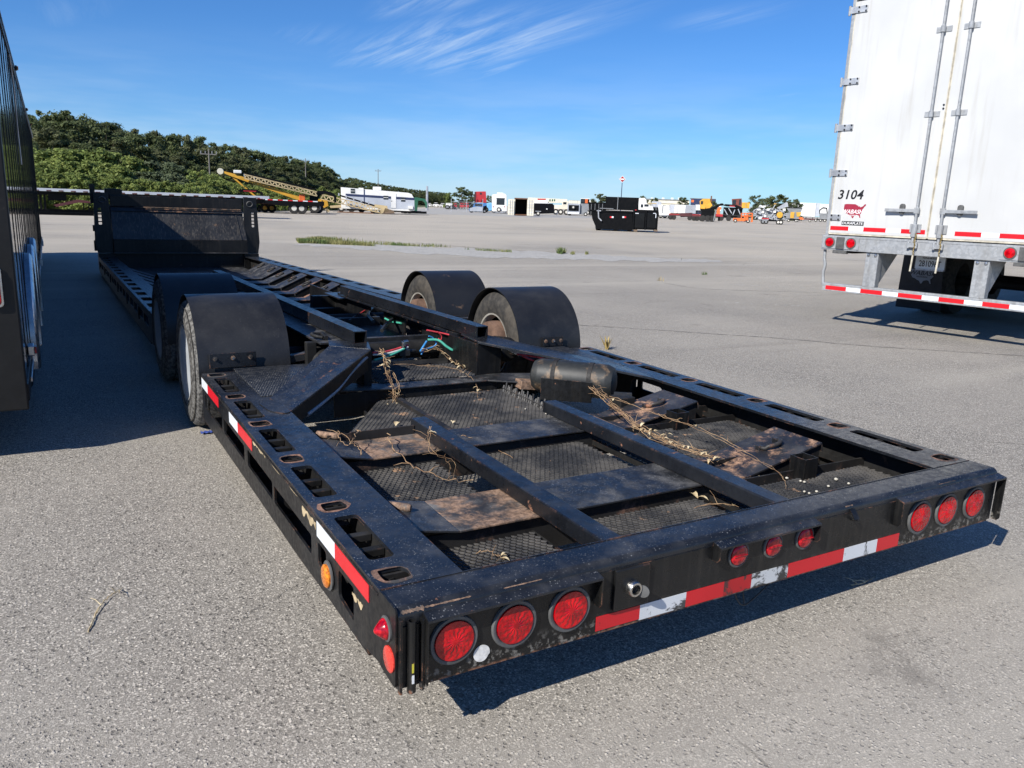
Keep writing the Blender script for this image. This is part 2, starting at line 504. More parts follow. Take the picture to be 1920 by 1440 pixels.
def tape(name, col, wear=.62, cov=(.03, .03, .03, 1)):
    t = NT(name)
    g = t.voro(170, 'DISTANCE_TO_EDGE', rand=.1)
    c = t.mix(t.rng(g, 0, .06), tuple(q * .75 for q in col[:3]) + (1,), col)
    d = t.noise(9, 8, .72, dist=.5)
    c = t.mix(t.rng(d, wear, wear + .05), c, cov)
    c = t.mix(t.rng(t.noise(3.0, 4), .4, .75, 0, .25), c, tuple(q * .5 for q in col[:3]) + (1,))
    t.out(c, .35, 0.0, .5)
    return t.m
M['tred'] = tape('tape_red', (.62, .012, .020, 1), .76)
M['twhite'] = tape('tape_white', (.74, .78, .82, 1), .76)
M['tredw'] = tape('tape_red_worn', (.45, .010, .016, 1), .50)
M['twhitew'] = tape('tape_white_worn', (.55, .57, .58, 1), .50)
M['tredf'] = tape('tape_red_flaking', (.60, .012, .020, 1), .60)
M['twhitef'] = tape('tape_white_flaking', (.66, .68, .70, 1), .57)

t = NT('tank_paint')
f = t.noise(4.5, 7, .65, dist=.3); g = t.noise(30, 6, .65)
c = t.mix(t.rng(g, .3, .7), (.012, .0135, .0135, 1), (.023, .0245, .024, 1))
c = t.mix(t.rng(f, .56, .66), c, t.mix(t.rng(g, .3, .7), (.09, .055, .03, 1), (.22, .15, .09, 1)))
M['tank'] = t.out(c, .55, 0.0)

for k, col in (('h_green', (.06, .36, .26, 1)), ('h_red', (.55, .05, .06, 1)), ('h_blue', (.04, .22, .50, 1)), ('h_black', (.018, .018, .018, 1)), ('h_white', (.55, .55, .52, 1)), ('h_grey', (.22, .25, .29, 1))):
    M[k] = plain('hose_' + k[2:], col, .42, 0.0, .25, 30)
t = NT('dry_vine')
f = t.noise(25, 5)
M['vine'] = t.out(t.mix(t.rng(f, .3, .7), (.20, .11, .055, 1), (.46, .31, .17, 1)), .75)
t = NT('dry_leaf')
f = t.noise(40, 5)
M['dleaf'] = t.out(t.mix(t.rng(f, .3, .7), (.36, .26, .13, 1), (.66, .56, .36, 1)), .75)
M['pebble'] = plain('white_pebble', (.52, .49, .41, 1), .8, 0, .25, 60)

# asphalt: aged, sun-bleached, coarse aggregate
t = NT('asphalt')
px = t.pos
v1 = t.voro(215, 'F1', out='Color'); vs_ = t.sep(v1)
v2 = t.noise(240, 3, .6)
v3 = t.noise(34, 5, .65)
big = t.noise(.55, 7, .62)
pat = t.noise(.085, 5, .55)
strk = t.noise(1.0, 6, .6, vec=t.mapping(px, (.035, .5, 1), (0, 0, R(-36))))
stones = t.rng(vs_[0], .55, 1.0)
c = t.mix(t.rng(v2, .34, .66), (.085, .082, .078, 1), (.28, .273, .262, 1))
c = t.mix(t.math('MULTIPLY', stones, .85), c, (.55, .535, .51, 1))
c = t.mix(t.math('MULTIPLY', t.rng(vs_[1], .76, .97), .65), c, (.050, .048, .046, 1))
v4 = t.n('ShaderNodeTexVoronoi', feature='F1'); v4.inputs['Scale'].default_value = 92; t.lk(px, v4.inputs['Vector']); c4 = t.sep(v4.outputs['Color'])
chip = t.math('MULTIPLY', t.rng(c4[0], .80, .92), t.rng(v4.outputs['Distance'], .50, .30))
pit = t.math('MULTIPLY', t.rng(c4[1], .80, .92), t.rng(v4.outputs['Distance'], .55, .35))
c = t.mix(t.math('MULTIPLY', chip, .8), c, (.62, .605, .575, 1))
c = t.mix(t.math('MULTIPLY', pit, .75), c, (.035, .034, .033, 1))
c = t.mix(t.rng(v3, .35, .75, 0, .34), c, (.12, .115, .108, 1))
c = t.mix(t.rng(big, .36, .70, 0, .45), c, (.29, .282, .268, 1))
c = t.mix(t.rng(pat, .38, .66, 0, .50), c, (.335, .325, .305, 1))
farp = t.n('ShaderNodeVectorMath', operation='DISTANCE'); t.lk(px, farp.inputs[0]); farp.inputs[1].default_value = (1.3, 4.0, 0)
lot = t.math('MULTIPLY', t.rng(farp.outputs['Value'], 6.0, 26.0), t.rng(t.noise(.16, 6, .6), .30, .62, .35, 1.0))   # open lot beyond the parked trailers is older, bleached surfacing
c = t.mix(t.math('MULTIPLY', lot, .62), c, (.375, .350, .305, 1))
c = t.mix(t.rng(strk, .50, .72, 0, .55), c, (.37, .36, .335, 1))
st2 = t.noise(1.0, 7, .62, vec=t.mapping(px, (.05, 1.3, 1), (0, 0, R(-33))))
c = t.mix(t.rng(st2, .54, .74, 0, .45), c, (.15, .146, .14, 1))
oil = t.math('MULTIPLY', t.rng(t.noise(.9, 4, .5), .66, .74), t.rng(t.noise(9, 5, .6), .35, .6))
c = t.mix(t.math('MULTIPLY', oil, .45), c, (.07, .068, .066, 1))
c = t.mix(t.rng(t.noise(1.0, 7, .65, vec=t.mapping(px, (.02, .35, 1), (0, 0, R(-28)))), .58, .74, 0, .35), c, (.12, .115, .11, 1))
# long thin cracks, sparse
wob = t.n('ShaderNodeMix', data_type='VECTOR'); wob.inputs['Factor'].default_value = .12
nz = t.n('ShaderNodeTexNoise'); nz.inputs['Scale'].default_value = 1.7; nz.inputs['Detail'].default_value = 6
t.lk(px, nz.inputs['Vector']); t.lk(px, wob.inputs['A']); t.lk(nz.outputs['Color'], wob.inputs['B'])
wv = t.n('ShaderNodeVectorMath', operation='MULTIPLY'); wv.inputs[1].default_value = (1, 1, 0)
t.lk(wob.outputs['Result'], wv.inputs[0])
cr = t.voro(.26, 'DISTANCE_TO_EDGE', vec=wv.outputs[0])
cm = t.math('MULTIPLY', t.rng(cr, .0014, .0004, 0, .55), t.rng(t.noise(.7, 3), .52, .60))
cr2 = t.voro(.95, 'DISTANCE_TO_EDGE', vec=wv.outputs[0])
cm2 = t.math('MULTIPLY', t.rng(cr2, .003, .0008, 0, .45), t.rng(t.noise(.4, 3), .60, .68))
cm = t.math('MAXIMUM', cm, cm2)
c = t.mix(t.math('MULTIPLY', cm, .85), c, (.045, .042, .038, 1))
h = t.math('ADD', t.math('MULTIPLY', stones, .6), t.math('MULTIPLY', v2, .8))
t.bump(t.math('SUBTRACT', t.math('ADD', h, t.math('MULTIPLY', chip, .7)), pit), .9, .005)
mul = t.n('ShaderNodeMix', data_type='RGBA', blend_type='MULTIPLY'); mul.inputs['Factor'].default_value = 1.0
t.lk(c, mul.inputs['A']); mul.inputs['B'].default_value = (1.36, 1.285, 1.165, 1)
c = mul.outputs['Result']
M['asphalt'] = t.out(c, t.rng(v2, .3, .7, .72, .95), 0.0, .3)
t = NT('gravel')
v1 = t.voro(26, 'F1', out='Color'); q = t.sep(v1)
c = t.mix(q[0], (.27, .258, .235, 1), (.45, .435, .40, 1))
c = t.mix(t.rng(t.noise(2.2, 5, .6), .45, .65, 0, .75), c, (.31, .295, .268, 1))
t.bump(t.voro(26), .6, .01)
M['gravel'] = t.out(c, .9)
t = NT('field')
f = t.noise(.25, 6, .6); g = t.noise(4, 5, .6)
c = t.mix(t.rng(f, .35, .65), (.055, .085, .025, 1), (.12, .115, .05, 1))
c = t.mix(t.rng(g, .4, .7, 0, .5), c, (.16, .14, .08, 1))
M['field'] = t.out(c, .95)
t = NT('grass_blade')
f = t.noise(1.6, 4)
M['grass'] = t.out(t.mix(t.rng(f, .35, .65), (.075, .125, .03, 1), (.22, .21, .075, 1)), .7)
t = NT('grass_dry')
f = t.noise(3, 4)
M['grassdry'] = t.out(t.mix(t.rng(f, .35, .65), (.30, .22, .08, 1), (.42, .34, .16, 1)), .8)

M["brass"] = plain("brass", (.45, .33, .12, 1), .4, .8, .2, 30)
# big neighbours
t = NT('black_gloss_siding')
f = t.noise(1.1, 5, .5)
wv_ = t.noise(1.0, 3, .5, vec=t.mapping(t.pos, (1, 3.2, .8)))
t.bump(wv_, .06, .05)
M['gloss'] = t.out(t.mix(t.rng(f, .4, .7), (.006, .0065, .008, 1), (.010, .011, .012, 1)), t.rng(t.noise(8, 5), .3, .7, .05, .12), 0.0, .25, 0.0)
M['satin'] = plain('black_trim', (.0105, .0102, .0100, 1), .42, 0.0, .12, 8, spec=.3)
M['alu'] = plain('aluminium', (.56, .57, .58, 1), .34, 1.0, .2, 12)
M['alud'] = plain('aluminium_dull', (.50, .51, .52, 1), .5, .75, .25, 8)
t = NT('galvanised')
f = t.voro(38, 'F1', out='Color'); q = t.sep(f); g = t.noise(5, 6, .6)
dr = t.noise(1.0, 6, .6, vec=t.mapping(t.pos, (9, 9, .9)))
c = t.mix(q[0], (.27, .285, .30, 1), (.37, .385, .40, 1))
c = t.mix(t.rng(g, .45, .75, 0, .6), c, (.22, .22, .215, 1))
c = t.mix(t.rng(dr, .52, .72, 0, .5), c, (.16, .155, .15, 1))
M['galv'] = t.out(c, t.rng(g, .3, .7, .45, .7), .25)
t = NT('white_door')
f = t.noise(1.3, 5, .5)
dr = t.noise(1.0, 6, .6, vec=t.mapping(t.pos, (10, 10, .7)))
c = t.mix(t.rng(f, .3, .7), (.49, .495, .49, 1), (.55, .555, .55, 1))
c = t.mix(t.rng(dr, .50, .78, 0, .55), c, (.40, .385, .35, 1))
c = t.mix(t.rng(t.noise(90, 2), .76, .80, 0, .5), c, (.3, .28, .25, 1))
M['wdoor'] = t.out(c, .32, 0.0, .4)
M['cream'] = plain('cream_seal', (.50, .46, .37, 1), .6, 0, .35, 9)
M['ink'] = plain('black_print', (.012, .012, .013, 1), .4, 0, .1)
M['maroon'] = plain('maroon_print', (.30, .022, .045, 1), .4, 0, .1)
M['wprint'] = plain('white_print', (.78, .78, .78, 1), .4, 0, .05)
M['gprint'] = plain('grey_print', (.22, .23, .25, 1), .5, 0, .1)
M['flap'] = plain('mud_flap', (.010, .011, .014, 1), .55, 0, .3, 10)
t = NT('licence_plate'); M['lic'] = t.out((.62, .66, .70, 1), .4)
# ---------------------------------------------------------------- the lowbed trailer
# Deck frame: x across (0 left, W right), y forward from the tail, z up from the deck top.
W = 2.59
DECK = 0.409
TILT = R(0.27)
RND = random.Random(7)
T = thing('lowbed_trailer', 'long black lowbed trailer with open rusty deck frame and round red tail lamps', 'trailer', (0, 0, DECK))
T.rotation_euler = (TILT, 0, 0)
TM = Matrix.Translation((0, 0, DECK)) @ Matrix.Rotation(TILT, 4, 'X')
TMI = TM.inverted()
def dk(u, v, **k):
    """pixel -> point in the deck frame on the plane x=, y= or z="""
    (n, val), = k.items(); i = 'xyz'.index(n)
    c0 = TMI @ CAM_LOC; d = TMI.to_3x3() @ ray(u, v)
    return c0 + d * ((val - c0[i]) / d[i])
def tp(mb, name, mat, **k):
    return mb.build(name, M[mat], T, **k)

# --- tail beam
prof = [(.116, .0)] + [(.024 - .024 * math.sin(R(a)), -.024 + .024 * math.cos(R(a))) for a in range(0, 91, 15)] + [(0, -.215), (.010, -.218), (.116, -.218)]
tp(MB().prism(prof, 'x', .004, W + .004), 'tail_beam', 'deck', smooth=35)
# face plate of the tail (slightly proud of the beam) and bottom lip
tp(MB().box(.07, W - .02, -.003, 0, -.219, -.030), 'tail_face_plate', 'rear', bevel=.001)
tp(MB().box(.0, W, .1165, .1195, -.004, .0022), 'weld_seam', 'deck')
# chipped brown line along the rolled edge, ragged
for a, b, hh in ((.012, .075, .012), (.075, .205, .005), (.30, .42, .003), (1.66, 1.70, .004), (2.2, 2.31, .003)):
    n = 18; up_ = []; dn_ = []
    for i in range(n + 1):
        q = a + (b - a) * i / n; s_ = hh * RND.uniform(.35, 1.0) * (1 if 0 < i < n else .1)
        up_.append((q, s_ * .6)); dn_.append((q, -s_ * .7))
    def roll(u, v, w_):
        an = R(52) + v / .024; rr = .0244 + w_ * .4
        return (u, .024 - rr * math.sin(an), -.024 + rr * math.cos(an)) if True else None
    ob('chipped_edge', plate_mesh('chipped_edge', up_ + dn_[::-1], [], .0008, lambda u, v, w_: roll(u, -v, w_)), M['rusty'], T)
# left end: corner plate, standing pipe, angles
me = plate_mesh('corner_plate', poly_round([(.0, -.212), (.116, -.205), (.116, .004), (.0, .004)], .012), [], .005, lambda u, v, w_: (-.003 + w_, u, v))
ob('corner_plate', me, M['side'], T)
tp(MB().box(.003, .010, -.016, .0, -.222, -.020), 'corner_angle', 'rear', bevel=.001)
tp(MB().box(.060, .068, -.020, -.001, -.222, -.028), 'corner_angle', 'rear', bevel=.001)
pm = MB().lathe([(-.195, .0115), (0, .0115), (0, .0085), (-.02, .0085)], (.036, -.010, -.028), (0, 0, 1), 16)
tp(pm, 'corner_pipe', 'rear', smooth=40)
tp(MB().box(.012, .058, -.004, .0, -.20, -.045), 'corner_backing', 'side')
paint_y = tp(MB().box(.0325, .0375, -.0222, -.0212, -.165, -.140), 'yellow_paint_mark', 'dark'); paint_y.data.materials[0] = plain('yellow_paint', (.62, .55, .05, 1), .6)
paint_w = tp(MB().box(.0325, .0385, -.0222, -.0212, -.195, -.172), 'white_paint_mark', 'wprint')

# --- hoods over the lamps
def hood(x0, x1, lz, rz, name='light_hood'):
    d = -.034
    h = MB().prism([(0.002, -.018), (d, -.027), (d - .001, -.034), (d + .003, -.034), (d + .004, -.031), (.002, -.022)], 'x', x0, x1)
    o = tp(h, name, 'deck', bevel=.0008)
    for x, zz in ((x0, lz), (x1, rz)):
        if zz is None: continue
        pl = MB().prism([(.0, -.020), (d, -.028), (d, zz + .012), (d * .7, zz), (.0, zz)], 'x', x - .002, x + .002)
        pl.build('hood_end_plate', M['rear'], o, bevel=.0006)
    return o
hood(.070, .597, -.214, -.122)
hood(1.040, 1.496, -.078, -.098)
hood(1.938, 2.602, -.122, -.214)

# --- lamps
gro = MB().lathe([(.004, .053), (-.006, .055), (-.009, .060), (-.0085, .066), (-.004, .0685), (.0, .0685)], (0, 0, 0), (0, 1, 0), 40)
gro_me = gro.mesh('tail_lamp', smooth=50)
def facet_lens(R_, h, rings, n):
    """round lens moulded into small facets"""
    mb = MB(); vs = [(0, -h, 0)]; fs = []
    for k, q in enumerate(rings):
        for i in range(n):
            a = 2 * math.pi * (i + .5 * (k % 2)) / n
            dz = .0016 * ((i + k) % 2) if 0 < k < len(rings) - 2 else 0
            vs.append((R_ * q * math.cos(a), -(h * (1 - .28 * q * q) - dz), R_ * q * math.sin(a)))
    for i in range(n): fs.append((0, 1 + (i + 1) % n, 1 + i))
    for k in range(len(rings) - 1):
        for i in range(n):
            a0, a1 = 1 + k * n + i, 1 + k * n + (i + 1) % n; b0, b1 = a0 + n, a1 + n
            if k % 2 == 0: fs += [(a0, a1, b0), (a1, b1, b0)]
            else: fs += [(a0, b1, b0), (a0, a1, b1)]
    o = len(vs); L0 = 1 + (len(rings) - 1) * n
    for i in range(n): vs.append((vs[L0 + i][0], 0, vs[L0 + i][2]))
    for i in range(n): fs.append((L0 + i, L0 + (i + 1) % n, o + (i + 1) % n, o + i))
    mb.add(vs, fs); return mb.mesh('lens')
len_me = facet_lens(.0545, .0155, (.14, .28, .42, .56, .70, .83, .94, 1.0), 26)
for x, z in ((.153, -.114), (.331, -.114), (.508, -.114), (2.093, -.119), (2.262, -.118), (2.446, -.119)):
    o = ob('tail_lamp', gro_me, M['rubber'], T); o.location = (x, -.002, z)
    ob('lens', len_me, M['lens'], o)
gro2 = MB().lathe([(.003, .034), (-.006, .036), (-.008, .039), (-.006, .043), (.0, .044)], (0, 0, 0), (0, 1, 0), 32).mesh('marker_lamp', smooth=50)
len2 = MB().lathe([(.0, .0345), (-.009, .0345), (-.013, .030), (-.015, .018), (-.0155, .0)], (0, 0, 0), (0, 1, 0), 32).mesh('lens', smooth=40)
for x in (1.148, 1.303, 1.454):
    o = ob('marker_lamp', gro2, M['rubber'], T); o.location = (x, -.002, -.080)
    ob('lens', len2, M['lens2'], o)
    ob('lens_bar', MB().box(-.028, .028, -.0172, -.0150, -.0015, .0015).mesh('lens_bar'), M['lens2'], o)
# beehive side marker and round reflector on the corner plate
o = tp(MB().lathe([(.0, .033), (-.004, .033), (-.006, .029)], (-.003, .057, -.074), (1, 0, 0), 28), 'side_marker_lamp', 'rubber', smooth=40)
MB().lathe([(-.005, .027), (-.008, .0275), (-.014, .024), (-.024, .015), (-.031, .008), (-.034, .004), (-.0345, .0)], (-.003, .057, -.074), (1, 0, 0), 32).build('lens', M['lens2'], o, smooth=60)
tp(MB().lathe([(.0, .034), (-.004, .034), (-.006, .031), (-.0065, .0)], (-.003, .037, -.148), (1, 0, 0), 32), 'round_reflector', 'reflect', smooth=40)
# amber marker lamp on the left side rail
o = tp(MB().lathe([(.0, .046), (-.004, .046), (-.006, .040)], (-.004, .537, -.148), (1, 0, 0), 32), 'amber_marker_lamp', 'rubber', smooth=40)
MB().lathe([(-.004, .036), (-.012, .036), (-.016, .031), (-.018, .018), (-.0185, 0)], (-.004, .537, -.148), (1, 0, 0), 32).build('lens', M['amber'], o, smooth=50)
# white round sticker left on the tail
me = plate_mesh('round_sticker', [(.236 + .024 * math.cos(a) * (1 if not 4.9 < a < 5.9 else .86), -.176 + .024 * math.sin(a)) for a in [R(q) for q in range(0, 360, 12)]], [], .001, lambda u, v, w_: (u, -.0045 + w_, v))
ob('round_sticker', me, plain('sticker', (.72, .70, .66, 1), .7, 0, .3, 40), T)
# socket plate
o = tp(MB().box(.657, .782, -.014, -.003, -.156, -.030), 'socket_plate', 'rear', bevel=.003)
s_ = MB().lathe([(.0, .024), (-.014, .024), (-.020, .021), (-.020, .0155), (-.004, .0150), (-.004, .0)], (.718, -.013, -.092), (0, 1, 0), 28).build('socket', M['chrome'], o, smooth=40)
MB().lathe([(0, .0145), (-.001, .0)], (.718, -.0175, -.092), (0, 1, 0), 20).build('socket_hole', M['dark'], s_)
MB().lathe([(0, .019), (-.003, .019), (-.004, .0)], (.746, -.030, -.103), (.75, .66, 0), 20).build('socket_cover', M['rubber'], s_, smooth=40)
# bent latch bracket
tp(MB().bar((1.690, -.002, -.020), (1.690, -.026, -.050), .026, .004).bar((1.690, -.022, -.052), (1.702, -.008, -.062), .022, .004), 'latch_bracket', 'rear')

# --- reflective tape on the tail
for x0, x1, z0, k in ((.604, .762, -.209, 'tredf'), (.762, .942, -.213, 'twhitef'), (.942, 1.10, -.214, 'tred'), (1.10, 1.222, -.214, 'tredw'), (1.222, 1.392, -.214, 'twhitew'), (1.392, 1.675, -.214, 'tredf'), (1.675, 1.858, -.214, 'twhitef'), (1.858, 1.985, -.214, 'tredf')):
    tp(MB().box(x0, x1, -.0044, -.0030, z0, -.164), 'red_reflective_tape' if 'red' in k else 'white_reflective_tape', k)

# --- side rails (left as measured, right mirrored)
SL = [.455, .970, 1.491, 2.010, 2.534]
def side_rail(mir):
    X = (lambda x: W - x) if mir else (lambda x: x)
    holes = [rrect(.036, .112, y - .165, y + .165, .016) for y in SL]
    sm = []
    for y in (.190, .712, 1.232, 1.752, 2.272, 2.785):
        j = [RND.uniform(-.004, .004) for _ in range(8)]
        sm.append([(.028 + j[0], y - .036), (.062, y - .040 + j[1]), (.104 + j[2], y - .036), (.112, y + j[3] * 2), (.104 + j[4], y + .034), (.064, y + .038 + j[5]), (.030 + j[6], y + .034), (.026, y + j[7])])
    pl = plate_mesh('rail_top_plate', [(0, .1195), (.239, .1195), (.239, 2.845), (0, 2.845)], holes + [poly_round(h, .008, 2) for h in sm], .012, lambda u, v, w_: (X(u), v, -.012 + w_))
    top = ob('rail_top_plate', pl, M['deck'], T)
    for i, h in enumerate(sm):   # ragged torn metal round the small pockets
        big = [((p[0] - .069) * 1.15 + .069 + RND.uniform(-.009, .007), (p[1] - sum(q[1] for q in h) / 8) * 1.18 + sum(q[1] for q in h) / 8 + RND.uniform(-.009, .007)) for p in h]
        inn = [((p[0] - .069) * .93 + .069, (p[1] - sum(q[1] for q in h) / 8) * .93 + sum(q[1] for q in h) / 8) for p in h]
        big = [(max(.006, p[0]), p[1]) for p in big]
        rm = plate_mesh('torn_pocket_edge', poly_round(big, .01, 2), [poly_round(inn, .008, 2)], .0011, lambda u, v, w_: (X(u), v, -.0005 + w_))
        ob('torn_pocket_edge', rm, M['torn'], top)
        pk = MB()
        y = sum(q[1] for q in h) / 8
        pk.box(*sorted((X(.030), X(.108))), y - .036, y + .034, -.060, -.055)
        for k in range(3):
            a = RND.uniform(-.02, .02)
            pk.bar((X(.05 + .02 * k), y + a, -.056), (X(.045 + .022 * k), y + a + .01, -.02 - .01 * RND.random()), .014, .006)
        pk.build('pocket_scrap', M['rustyside'], top)
    # outer side panel with windows
    wins = [poly_round(q, .012, 3) for q in (
        [(.320, -.192), (.457, -.180), (.457, -.094), (.320, -.088)],
        [(.577, -.172), (.662, -.165), (.662, -.091), (.577, -.091)],
        [(.738, -.166), (1.235, -.166), (1.235, -.098), (.738, -.098)],
        [(1.262, -.166), (1.700, -.166), (1.700, -.092), (1.262, -.092)],
        [(1.765, -.166), (2.235, -.168), (2.235, -.096), (1.765, -.096)],
        [(2.280, -.168), (2.775, -.180), (2.775, -.098), (2.280, -.098)])]
    sp = plate_mesh('rail_side_panel', [(.118, -.205), (.25, -.226), (.9, -.246), (2.85, -.256), (2.85, -.0125), (.118, -.0125)], wins, .009, lambda u, v, w_: (X(w_), u, v))
    side = ob('rail_side_panel', sp, M['side'], T)
    # outer top edge strip, lower flange, inner web
    tp(MB().box(*sorted((X(-.003), X(.006))), .125, 2.85, -.018, -.0125), 'rail_edge_strip', 'rustyside')
    tp(MB().hexa([(X(.0005), .20, -.232), (X(.118), .20, -.232), (X(.118), 2.84, -.262), (X(.0005), 2.84, -.262), (X(.0005), .20, -.224), (X(.118), .20, -.224), (X(.118), 2.84, -.254), (X(.0005), 2.84, -.254)]), 'rail_lower_flange', 'gunk')
    wb = plate_mesh('rail_inner_web', [(.118, -.25), (2.84, -.262), (2.84, -.0125), (.118, -.0125)], [[(.53 + .020 * math.cos(R(a)), -.147 + .020 * math.sin(R(a))) for a in range(0, 360, 24)], rrect(1.9, 2.2, -.2, -.08, .03)], .008, lambda u, v, w_: (X(.118 + w_), u, v))
    ob('rail_inner_web', wb, M['gunk'], T)
    for y in SL:
        for k, dy in enumerate((-.058, .052)):
            tp(MB().box(*sorted((X(.0095), X(.1175))), y + dy - .014, y + dy + .014, -.040, -.016), 'slot_rung', 'gunk', bevel=.003)
        tp(MB().box(*sorted((X(.0095), X(.1175))), y - .245, y - .235, -.225, -.0125), 'rail_diaphragm', 'rustyside')
    return side
sL = side_rail(False)
sR = side_rail(True)
for y0, y1, k in ((.484, .668, 'twhite'), (.194, .484, 'tred'), (1.885, 2.080, 'twhite'), (1.600, 1.885, 'tred'), (2.660, 2.848, 'twhite'), (2.355, 2.660, 'tred')):
    tp(MB().box(-.0018, -.0002, y0, y1, -.072, -.0215), 'red_reflective_tape' if 'red' in k else 'white_reflective_tape', k)
# scraped bare patches on the left rail edge (pale filler shows)
scr = plain('bare_filler', (.42, .33, .20, 1), .8, 0, .5, 26)
for y0, y1, za, zb in ((1.36, 1.58, -.013, -.034), (.80, 1.30, -.013, -.024), (.68, .84, -.030, -.066), (.24, .33, -.10, -.125)):
    n = 14; pts = []
    for i in range(n + 1): pts.append((y0 + (y1 - y0) * i / n, za - RND.uniform(0, .006)))
    for i in range(n, -1, -1): pts.append((y0 + (y1 - y0) * i / n, zb + (za - zb) * .45 * (1 + math.sin(i * .9 + y0 * 9)) * RND.uniform(.3, 1)))
    pts = poly_round(pts, .01, 2)
    ob('scraped_patch', plate_mesh('scraped_patch', pts, [], .0006, lambda u, v, w_: (-.0011 + w_, u, v)), scr, T)

# --- long beams and cross plates of the tail deck
BL = (.705, .782); BR = (1.445, 1.523)
def plank(x0, x1, y0, y1, z0, z1, name, mat, bev=.004):
    return tp(MB().box(x0, x1, y0, y1, z0, z1), name, mat, bevel=bev)
plank(BL[0], BL[1], .1205, 1.600, -.0595, -.001, 'long_beam', 'beam', .006)
plank(BR[0], BR[1], .1205, 1.640, -.0595, -.001, 'long_beam', 'beam', .006)
def cross(y0, y1, mats, name='cross_plate', right=True):
    z = -.060; th = .008
    segs = [((.24, -.028), (.412, z), mats[0]), ((.412, z), (BL[0] + .03, z), mats[1]), ((BL[0] + .0305, z), (BR[0] + .03, z), mats[2])]
    if right: segs.append(((BR[0] + .0305, z), (1.70, z - .02), mats[3]))
    for (xa, za), (xb, zb), mt in segs:
        tp(MB().hexa([(xa, y0, za - th), (xb, y0, zb - th), (xb, y1, zb - th), (xa, y1, za - th), (xa, y0, za), (xb, y0, zb), (xb, y1, zb), (xa, y1, za)]), name, mt, bevel=.002)
    # webs under the plate, front and rear
    for y in (y0 + .02, y1 - .03):
        tp(MB().hexa([(.13, y, -.20), (2.46, y, -.20), (2.46, y + .008, -.20), (.13, y + .008, -.20), (.13, y, -.0685), (2.46, y, -.0895), (2.46, y + .008, -.0895), (.13, y + .008, -.0685)]), 'cross_web', 'rustyside')
cross(.487, .770, ('plate', 'rusty', 'plate', 'plate'))
cross(1.280, 1.540, ('plate', 'rusty', 'plate', 'rusty'))
# upturned flange along the front of the second plate
tp(MB().box(.40, BL[0] - .004, 1.541, 1.549, -.075, -.020), 'plate_flange', 'rustyside', bevel=.002)
tp(MB().box(.30, .405, 1.541, 1.549, -.075, -.024), 'plate_flange', 'rustyside', bevel=.002)
# rusty blunt bar ends that stick out from under the left rail
for u, v in ((752, 951), (622, 817)):
    p = dk(u, v, z=-.03)
    tp(MB().cyl(p + Vector((-.05, .045, 0)), p + Vector((.020, -.018, 0)), .016, .015, 14).lathe([(0, .015), (.008, .011), (.011, 0)], p + Vector((.020, -.018, 0)), (.74, -.67, 0), 14), 'bar_end', 'rusty', smooth=40)
# plates with lashing rings on the right
def ring_plate(y0, y1):
    pts = [(BR[1], -.078), (1.80, -.108), (2.09, -.046), (2.245, -.012), (2.26, -.05)]
    mb = MB()
    for i in range(4):
        (xa, za), (xb, zb) = pts[i], pts[i + 1]
        mb.hexa([(xa, y0, za - .009), (xb, y0, zb - .009), (xb, y1, zb - .009), (xa, y1, za - .009), (xa, y0, za), (xb, y0, zb), (xb, y1, zb), (xa, y1, za)])
    o = tp(mb, 'ring_plate', 'ringp', bevel=.0015)
    tp(MB().box(1.60, 2.255, y0 + .012, y0 + .020, -.20, -.135).hexa([(1.80, y0 + .012, -.135), (2.25, y0 + .012, -.135), (2.25, y0 + .020, -.135), (1.80, y0 + .020, -.135), (1.80, y0 + .012, -.12), (2.25, y0 + .012, -.025), (2.25, y0 + .020, -.025), (1.80, y0 + .020, -.12)]), 'cross_web', 'rustyside')
    cx, cy, cz = 2.075, (y0 + y1) / 2 + .005, -.030
    sl = .062 / .29
    ringpts = []
    for i in range(19):
        a = R(-20 + 220 * i / 18)
        dx, dy = .052 * math.cos(a), -.040 * math.sin(a)
        ringpts.append((cx + dx, cy + dy, -.046 + (cx + dx - 2.09) * sl + .010 + (.010 if 4 < i < 14 else 0)))
    MB().tube(ringpts, .0095, 10).build('lashing_ring', M['rustring'], o, smooth=50)
    for dx in (-.052, .052):
        MB().box(cx + dx - .014, cx + dx + .014, cy - .002, cy + .024, -.052 + (cx + dx - 2.09) * sl, -.028 + (cx + dx - 2.09) * sl).build('ring_bracket', M['plate'], o, bevel=.003)
    # square stake tube at the plate's tail edge
    x, y = 2.040, y0 - .078
    st = MB()
    for a in ((-.040, -.036), (.036, .040)):
        st.box(x + a[0], x + a[1], y - .040, y + .040, -.150, -.025)
    for b in ((-.040, -.036), (.036, .040)):
        st.box(x - .0355, x + .0355, y + b[0], y + b[1], -.150, -.0252)
    so_ = st.build('stake_tube', M['side'], T)
    return o
M['ringp'] = steel_paint('worn_ring_plate', base=(.013, .013, .015), rust=.50, specks=.60, rough=.42, dust=1.4, rustcol=(.30, .17, .10))
M['rustring'] = steel_paint('ring_steel', base=(.02, .018, .016), rust=.55, specks=.7, rough=.5, dust=1.2)
ring_plate(.575, .850)
ring_plate(1.370, 1.650)

